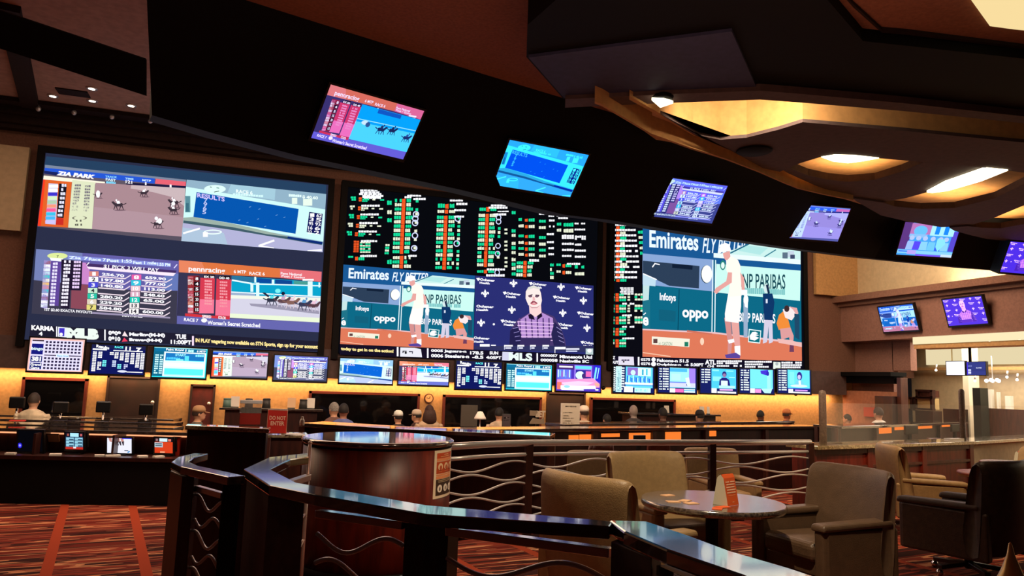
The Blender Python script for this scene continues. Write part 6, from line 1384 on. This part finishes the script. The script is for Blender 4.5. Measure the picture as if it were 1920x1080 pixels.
def coaster(px, py, z, rz, l, mm=None, sz=(.1, .07)):
    p = on_z(px, py, z); s = MB(); s.box((p.x, p.y, z+.002), (*sz, .004), rz); tag(s.build('coaster_card', mm or m_cream), l, 'card', 'small cards lying on the tables')
m_cardw = mat('tan_card', (226, 176, 130), .6)
coaster(1252, 929, .74, .3, 'small card at the far left on the granite table', m_cardw); coaster(1262, 941, .74, -.2, 'small card left of the middle of the granite table', m_cardw); coaster(1284, 939, .74, .6, 'small card between two others on the granite table', m_cardw); coaster(1296, 944, .74, .1, 'small card just left of the blue reflection on the granite table', m_cardw)
coaster(1356, 951, .74, .2, 'orange card at the foot of the tent card', m_orange); coaster(1345, 954, .74, .9, 'second orange card lying before the tent card', m_orange)
coaster(1836, 888, .74, .4, 'white card with a dark mark on the small wooden table', m_paper, (.16, .1))
# brass finial in the near right corner
p = on_z(1897, 1078, 1.0); t = thing('brass_post', 'small pointed brass finial at the bottom right corner', 'post', (p.x, p.y, 0))
s = MB(); s.lathe([(.05, .99), (.044, 1.0), (.03, 1.03), (.012, 1.08), (.005, 1.115), (.001, 1.12)], (p.x, p.y, -.012), 24); s.build('finial', mat('brass', (240, 206, 130), .3, .35), t)
s = MB(); s.lathe([(.16, 0), (.16, .02), (.03, .04), (.03, .985)], (p.x, p.y, 0), 24); s.build('pole', mat('brass_dark', (120, 84, 40), .35, 1.0), t)
# dark office chairs and monitors before the amber desk row
def office_chair(x, y, rz, l, mm):
    t = thing('office_chair', l, 'chair', (x, y, LOW), 'desk chairs at the amber row')
    M = Matrix.Rotation(rz, 3, 'Z'); o = Vector((x, y, LOW)); T = lambda v: o+M@Vector(v)
    s = MB(); s.lathe([(.001, .46), (.2, .46), (.24, .5), (.24, .54), (.2, .57), (.001, .57)], o, 20); s.build('seat', mm, t)
    s = MB(); pts = []
    for i in range(9): a = PI*(-.30+.6*i/8); pts.append((.26*math.sin(a), -.26*math.cos(a)))
    vs = [T((p[0]*k, p[1]*k, z)) for z, kk in ((.62, .9), (.78, 1), (.95, 1), (1.04, .9)) for k in (kk,) for p in pts]
    fs = [(i*9+j, i*9+j+1, (i+1)*9+j+1, (i+1)*9+j) for i in range(3) for j in range(8)]; s.add(vs, fs, 0, True)
    o2 = s.build('backrest', mm, t); md = o2.modifiers.new('thick', 'SOLIDIFY'); md.thickness = .05
    s = MB(); s.lathe([(.03, .03), (.03, .46)], o, 12); s.lathe([(.25, 0), (.25, .02), (.03, .05)], o, 20); s.build('pedestal', m_bezel, t)
m_br = mat('oxblood_leather', (86, 30, 20), .4)
for px, py, l, mm in ((1132, 818, 'brown desk chair left of the brightest amber lamp', m_br), (1240, 813, 'brown desk chair between two amber lamps', m_br), (1755, 801, 'brown desk chair before the amber row on the right', m_br), (1668, 808, 'dark brown desk chair at the left end of the right amber lamps', m_br)):
    q = on_z(px, py, .90 if px < 1560 else 1.0); office_chair(q.x, q.y-.1, PI+.1, l, mm)
def monitor(px, py, pw, ph, l, mm=None):
    q = on_z(px, py, .88 if px < 1560 else 1.0); k = (q-EYE).length/FPX; w, h = pw*k, ph*k
    t = thing('desk_monitor', l, 'monitor', (q.x, q.y, LOW), 'monitors seen from behind')
    s = MB(); s.box((q.x, q.y, q.z-h/2+.05), (w, .04, h), .2); s.build('case', mm or m_bezel, t, .004)
    s = MB(); s.box((q.x, q.y+.03, (q.z-h+LOW)/2+.03), (.05, .04, q.z-h-LOW+.08)); s.box((q.x, q.y+.03, LOW+.02), (.3, .24, .04)); s.build('stand', m_bezel, t)
monitor(1199, 823, 25, 9, 'black monitor back under the brightest amber lamp'); monitor(1708, 803, 34, 14, 'black monitor back among the amber lamps on the right'); monitor(1792, 800, 26, 12, 'dark green monitor back at the right end of the amber lamps', mat('green_black', (26, 30, 24), .5))
p = on_z(332, 957, LOW); s = MB(); s.hexa([(p.x-.12, p.y-.05, LOW), (p.x+.14, p.y-.01, LOW), (p.x+.14, p.y+.09, LOW), (p.x-.12, p.y+.05, LOW)], [(p.x-.09, p.y-.03, LOW+.05), (p.x+.13, p.y, LOW+.11), (p.x+.13, p.y+.07, LOW+.11), (p.x-.09, p.y+.03, LOW+.05)])
tag(s.build('shoe', mat('tan_suede', (176, 128, 92), .8), None, .015), 'tan shoe on the carpet left of the dark curved railing', 'shoe')
p = on_z(343, 1062, 0); s = MB(); vs = []
for i in range(7):
    a_ = -1.2+2.2*i/6; vs.append((p.x-.03-.035*math.cos(a_), p.y+.02, .11+.10*math.sin(a_)))
s.tube(vs, [.004, .012, .018, .02, .018, .012, .004], 8); tag(s.build('hose_loop', m_paper), 'white curved loop at the foot of the dark curved railing', 'cord')
# low seats on stalks beyond the left rows
for i, (x, y, l) in enumerate(((32, 757, 'dark seat back left of the person in white'), (114, 766, 'dark seat with a pale stalk right of the person in white'), (194, 765, 'dark square seat left of the wide doorway'), (274, 770, 'dark square seat below the wide doorway'))):
    q = on_y(x, y, 15.1); t = thing('stool', l, 'stool', (q.x, 15.1, LOW), 'dark stools beyond the left desk rows')
    s = MB(); s.box((q.x, 15.1, q.z+.02), (.24, .06, .2)); s.build('backrest', m_bezel, t, .02); s = MB(); s.box((q.x, 14.97, .2), (.3, .28, .08)); s.build('seat', m_bezel, t, .02)
    s = MB(); s.tube([(q.x, 15.12, q.z-.05), (q.x, 15.12, .2)], .02); s.tube([(q.x, 14.97, .18), (q.x, 14.97, LOW+.02)], .03); s.lathe([(.2, 0), (.2, .02), (.03, .04)], (q.x, 14.97, LOW), 16); s.build('stalk', m_chrome, t)
q = on_z(566, 798, 1.0); q.y -= .3; t = thing('bottle', 'small white bottle with a bright cap on the desk behind the round counter', 'bottle', (q.x, q.y+.3, 1.0))
s = MB(); s.lathe([(.025, 0), (.028, .01), (.028, .06), (.012, .085)], (q.x, q.y+.3, 1.0), 16); s.build('body', m_paper, t); s = MB(); s.lathe([(.014, .082), (.014, .105), (.001, .106)], (q.x, q.y+.3, 1.0), 12); s.build('cap', m_paper, t)
# ------------------------------------------------------------------ people at the desks
def person(label, x, y, top, rz, shirt, hair=None, cap=None, skin=(206, 158, 128), lean=0., arms=(.35, .35), hood=False, long_hair=False, turn=0.):
    """seated figure, facing +y when rz is 0; top is the height of the head's crown"""
    t = thing('person', label, 'person', (0, 0, 0), 'people seated at the desks')
    H = 1.30; sk = mat('skin_%d_%d_%d' % skin, skin, .55); sh = mat('cloth_%d_%d_%d' % shirt, shirt, .85, noise=.15, nscale=12); tr = mat('dark_trousers', (30, 30, 38), .85)
    yl = lambda z: lean*(z-.5)
    def tor(s, r0):
        rings = [(.46, .165, .12), (.56, .155, .115), (.70, .165, .11), (.84, .19, .115), (.95, .195, .11), (1.00, .15, .09), (1.03, .08, .07)]
        vs = []; n = 20
        for z, a, b_ in rings:
            for k in range(n): q = 2*PI*k/n; vs.append((a*r0*math.cos(q), yl(z)+b_*r0*math.sin(q), z))
        fs = [(i*n+k, i*n+(k+1) % n, (i+1)*n+(k+1) % n, (i+1)*n+k) for i in range(len(rings)-1) for k in range(n)]+[tuple(reversed(range(n))), tuple((len(rings)-1)*n+k for k in range(n))]
        s.add(vs, fs, 0, True)
    def limbs(s, up):
        for f, sw in ((-1, arms[0]), (1, arms[1])):
            S = Vector((f*.185, yl(.95), .945)); E = Vector((f*(.25+.05*sw), yl(.7)+.08, .70)); W = Vector((f*(.16-.05*sw), yl(.7)+.32, .70+.06*sw))
            if up: s.tube([S, S.lerp(E, .5), E, E.lerp(W, .25)], [.062, .058, .05, .05], 10)
            else:
                s.tube([S, E, W], [.045, .04, .028], 10); hd = W+Vector((-f*.01, .05, 0)); s.ball(hd, (.038, .05, .018), 0, 10, 6)
                for k in range(4): s.tube([hd+Vector((-.026+.017*k, .035, 0)), hd+Vector((-.028+.018*k, .075-.006*abs(k-1.5), -.006)), hd+Vector((-.028+.018*k, .095-.006*abs(k-1.5), -.016))], [.009, .008, .006], 6)
                s.tube([hd+Vector((-f*.03, .0, 0)), hd+Vector((-f*.055, .03, .0)), hd+Vector((-f*.058, .05, -.004))], [.011, .009, .007], 6)
    # body: head, neck, trunk, arms, legs in one surface
    hc = Vector((0, yl(1.15)+.02, 1.165)); b = MB(); tor(b, .92)
    b.tube([(0, yl(1.0), .98), (0, yl(1.05)+.01, 1.09)], [.06, .055], 12)
    b.ball(hc, (.076, .096, .118), 0, 18, 14); b.ball(hc+Vector((0, .03, -.055)), (.056, .07, .062), 0, 14, 10)
    b.lathe([(.001, .012), (.012, 0), (.016, -.03), (.001, -.034)], hc+Vector((0, .098, .0)), 8)
    for f in (-1, 1): b.ball(hc+Vector((f*.078, -.005, -.008)), (.012, .022, .032), 0, 8, 6)
    limbs(b, False)
    for f in (-1, 1): b.tube([(f*.09, 0, .48), (f*.11, .42, .50), (f*.11, .44, .10), (f*.11, .52, .05)], [.085, .07, .045, .04], 10)
    bo = b.build('body', [sk], t); r = bo.modifiers.new('skin', 'REMESH'); r.mode = 'VOXEL'; r.voxel_size = .013; r.use_smooth_shade = True
    s = MB(); tor(s, 1.02); limbs(s, True); s.lathe([(.078, 0), (.066, .03), (.055, .028)], (0, yl(1.02)+.005, 1.01), 16)
    so = s.build('shirt', sh, t); r = so.modifiers.new('cloth', 'REMESH'); r.mode = 'VOXEL'; r.voxel_size = .012; r.use_smooth_shade = True
    s = MB()
    for f in (-1, 1): s.tube([(f*.09, -.02, .48), (f*.11, .42, .50), (f*.11, .445, .42), (f*.11, .45, .10)], [.10, .082, .07, .06], 10)
    s.build('trousers', tr, t)
    s = MB()
    for f in (-1, 1): s.hexa([(f*.11-.045, .40, 0), (f*.11+.045, .40, 0), (f*.11+.045, .62, 0), (f*.11-.045, .62, 0)], [(f*.11-.04, .40, .09), (f*.11+.04, .40, .09), (f*.11+.035, .60, .045), (f*.11-.035, .60, .045)])
    s.build('shoes', m_bezel, t, .012)
    s = MB()
    for f in (-1, 1): s.ball(hc+Vector((f*.03, .088, .008)), (.010, .008, .007), 0, 8, 6)
    s.build('eyes', m_bezel, t); s = MB(); s.ball(hc+Vector((0, .098, -.06)), (.022, .008, .006), 0, 8, 6); s.build('mouth', mat('lips', (150, 84, 76), .5), t)
    if hair:
        hm = mat('hair_%d_%d_%d' % hair, hair, .7, noise=.3, nscale=60); s = MB(); vs = []; n = 20; rows_ = 9
        for i in range(rows_):
            th = PI*.5*i/(rows_-1)*1.18
            for k in range(n):
                q = 2*PI*k/n; fr = max(0, math.sin(q)); lim = th*(1-.42*fr)
                vs.append(hc+Vector((.085*math.sin(lim)*math.cos(q), -.004+.106*math.sin(lim)*math.sin(q), .008+.124*math.cos(lim))))
        s.add(vs, [(i*n+k, (i+1)*n+k, (i+1)*n+(k+1) % n, i*n+(k+1) % n) for i in range(rows_-1) for k in range(n)], 0, True)
        if long_hair: s.lathe([(.09, .04), (.12, -.04), (.13, -.12), (.12, -.2), (.05, -.22)], hc+Vector((0, -.045, 0)), 18, 0, True, 1, .7)
        s.build('hair', hm, t)
    if cap:
        cm = mat('cap_%d_%d_%d' % cap, cap, .8); s = MB()
        s.lathe([(.088, .0), (.09, .04), (.075, .085), (.04, .108), (.001, .112)], hc+Vector((0, -.004, .03)), 20, 0, True, .98, 1.16)
        c = s.build('cap', cm, t); s = MB(); n = 9
        a = [hc+Vector((.075*math.cos(PI*k/(n-1)), .075+.095*math.sin(PI*k/(n-1)), .032-.018*math.sin(PI*k/(n-1)))) for k in range(n)]
        s.extr(a, (0, 0, .008)); s.build('visor', cm, c)
    if hood:
        s = MB(); s.lathe([(.10, -.02), (.11, .03), (.06, .05)], (0, yl(1.02)-.03, 1.0), 18); s.build('hood', sh, t)
    k = (top-LOW)/1.285; t.scale = (k, k, k); t.location = (x, y, LOW); t.rotation_euler = (0, 0, rz)
    # the stool the figure sits on
    c = thing('stool', ' '.join(('dark stool under the '+label).split()[:14]), 'stool', (x, y, LOW), 'stools under the seated people')
    z = .36*k; s = MB(); s.lathe([(.001, z-.05), (.19, z-.05), (.2, z-.03), (.2, z), (.001, z)], (x, y, LOW), 20); s.build('seat', m_bezel, c)
    s = MB(); s.lathe([(.2, 0), (.2, .02), (.03, .04), (.03, z-.04)], (x, y, LOW), 16); s.build('pedestal', m_chrome, c)
    return t
def at_row(px, py, Y): p = on_y(px, py, Y); return p.x, Y, p.z
BLK, BRN, GRY = (18, 14, 14), (54, 34, 26), (150, 146, 140)
def put(px, py, Y, rz, label, **k): x, y, z = at_row(px, py, Y); return person(label, x, y, z, rz, **k)
put(66, 737, 14.62, -.1, 'person in a white shirt with short dark hair at the left', shirt=(214, 196, 166), hair=(58, 44, 36), arms=(.9, .2), lean=-.05)
put(372, 762, 13.3, -1.4, 'person in a tan cap behind the dark podium', shirt=(96, 88, 78), hair=BRN, cap=(168, 132, 96))
put(645, 757, 13.6, -.1, 'person in a blue shirt with dark hair', shirt=(92, 104, 164), hair=BLK, skin=(150, 104, 82))
put(628, 755, 14.3, .5, 'person with grey hair partly hidden behind the blue shirt', shirt=(110, 80, 72), hair=GRY)
put(748, 771, 14.0, .3, 'person in a white cap and black top below the dark window', shirt=(18, 18, 22), hair=BLK, cap=(226, 232, 222))
put(783, 769, 14.6, .9, 'person in a pale cap and dark red top left of the clock', shirt=(56, 24, 20), hair=BLK, cap=(206, 190, 170))
put(806, 760, 13.8, 0, 'person with long dark brown hair below the wall clock', shirt=(196, 170, 140), hair=(60, 30, 20), long_hair=True)
put(936, 765, 14.2, -.6, 'person in a pale jacket beside the framed notice', shirt=(206, 184, 156), hair=BLK, arms=(.8, .3))
put(1096, 762, 13.6, .1, 'person in a white cap and white patterned shirt by the menu board', shirt=(206, 190, 166), hair=BRN, cap=(238, 224, 206))
put(1139, 777, 14.0, .2, 'person with dark hair and a pale top, low beside the white cap', shirt=(196, 176, 166), hair=BLK)
put(1189, 759, 14.3, .05, 'person with a bald grey head and dark top', shirt=(66, 62, 64), skin=(150, 136, 128))
put(1244, 765, 14.25, .1, 'person with black hair in black below the right video wall', shirt=(22, 20, 22), hair=BLK, skin=(110, 76, 62))
put(1313, 770, 14.2, .1, 'person in a dark cap before the right service counter', shirt=(58, 48, 46), hair=BLK, cap=(36, 32, 32))
put(1425, 770, 15.6, -1.3, 'person with black hair and black top against the amber wall', shirt=(20, 16, 18), hair=BLK, skin=(130, 80, 60))
put(1474, 768, 15.6, -1.4, 'person in a tan cap against the amber wall', shirt=(80, 44, 44), hair=BRN, cap=(196, 120, 70), skin=(170, 100, 70))
put(1590, 777, 15.5, .6, 'person with dark hair low beside the corner niche', shirt=(60, 30, 26), hair=(40, 20, 16))
put(1648, 764, 14.0, 0, 'person in white by the rose panel on the right', shirt=(232, 226, 220), hair=(60, 40, 30), skin=(190, 140, 110))
p = on_y(1302, 783, 13.6)
# ------------------------------------------------------------------ light
def area(name, loc, size, energy, col, rot=(0, 0, 0), spread=PI):
    d = bpy.data.lights.new(name, 'AREA'); d.shape = 'RECTANGLE'; d.size, d.size_y = size; d.energy = energy; d.color = col; d.spread = spread
    o = bpy.data.objects.new(name, d); COL.objects.link(o); o.location = loc; o.rotation_euler = rot; return o
def spot(name, loc, to, energy, col, ang=1.2, blend=.6, r=.05):
    d = bpy.data.lights.new(name, 'SPOT'); d.energy = energy; d.color = col; d.spot_size = ang; d.spot_blend = blend; d.shadow_soft_size = r
    o = bpy.data.objects.new(name, d); COL.objects.link(o); o.location = loc
    o.rotation_euler = (Vector(to)-Vector(loc)).to_track_quat('-Z', 'Y').to_euler(); return o
AMB = (1, .58, .27); WARM = (1, .78, .5)
# lamp trough behind the ledge, shining down the lower wall
area('cove_lamp', (4.9, 16.22, 1.50), (19.6, .16), 230, AMB, (math.radians(14), 0, 0))
p = on_z(1400, 245, 4.62)
area('recess_lamp', (p.x-.1, p.y-.9, 4.75), (1.8, .1), 60, (1, .84, .62), (math.radians(70), 0, -.6))
area('ledge_lamp', (XR+.1, 11.0, 4.18), (.2, 4), 60, (1, .86, .6), (0, math.radians(200), 0))
area('room_lamp', (16.3, 11.5, 2.9), (1.6, 6), 280, (1, .86, .66))
area('room_lamp_near', (16.3, 6.5, 2.9), (1.6, 4), 100, (1, .84, .6))
area('corner_lamp', (11.5, 12.6, 5.4), (2.5, 2.5), 260, (1, .74, .5), (0, math.radians(-40), 0))
area('top_lamp', (0, 12.6, 6.3), (12, 3), 240, (1, .62, .42))
spot('lounge_lamp', (2.2, 3.4, 5.2), (3.0, 5.2, .8), 1000, (1, .80, .54), .9)
spot('lounge_lamp_far', (6.6, 5.2, 4.6), (7.6, 7.2, .7), 800, (1, .68, .38), .9)
spot('half_wall_fill', (8.4, 4.6, 4.5), (9.0, 8.2, .7), 620, (1, .76, .5), .8)  # fill added to brighten the half wall, no fixture here
spot('lounge_lamp_right', (5.4, 4.0, 4.6), (5.0, 5.1, .7), 120, (1, .74, .46), .7)
spot('carpet_lamp', (-2.2, 6.5, 5.2), (-1.9, 8.9, 0), 270, (1, .72, .48), .9)
spot('counter_lamp', (1.2, 1.0, 5.0), (1.1, 4.8, .7), 420, (1, .5, .3), .4, .6, .5)
spot('rail_lamp', (3.4, 4.6, 5.2), (3.6, 7.6, .7), 760, (1, .93, .92), .9)
area('desk_fill', (2.5, 11.2, 4.0), (16, 1.5), 300, (1, .6, .36))  # overhead fill added to brighten the desks and people, no fixture
for _x, _y in ((1600, 335), (1790, 390), (1880, 425)):
    p = on_z(_x, _y, 4.66); area('lobe_lamp', (p.x, p.y, 4.72), (1.0, .8), 12, (1, .72, .42), (PI, 0, 0))
spot('shirt_fill', (-2.6, 10.8, 5.4), (-3.3, 14.4, .9), 500, (1, .8, .6), .5)  # unseen spot added to brighten the white shirt
spot('sign_fill', (.9, 4.4, 5.0), (.3, 8.0, 1.05), 420, (1, .8, .66), .22)  # fill from the viewer's side, added to lift the dim sign
area('people_fill', (2.5, 10.4, 3.9), (9, .6), 160, (1, .78, .58), (math.radians(42), 0, 0))  # unseen fill panel added to brighten the seated people
area('ceiling_wash', (1.5, 3.5, 2.9), (5, 3), 55, (1, .5, .34), (PI, 0, 0))
w = bpy.data.worlds.new('world'); w.use_nodes = True; w.node_tree.nodes['Background'].inputs[0].default_value = (.010, .008, .008, 1); w.node_tree.nodes['Background'].inputs[1].default_value = .6
SC.world = w
SC.view_settings.view_transform = 'Standard'; SC.view_settings.look = 'None'; SC.view_settings.exposure = 0.0; SC.view_settings.gamma = 1.0; SC.view_settings.use_curve_mapping = False
try:
    SC.cycles.use_denoising = True; SC.cycles.max_bounces = 6; SC.cycles.sample_clamp_indirect = 4
except Exception: pass
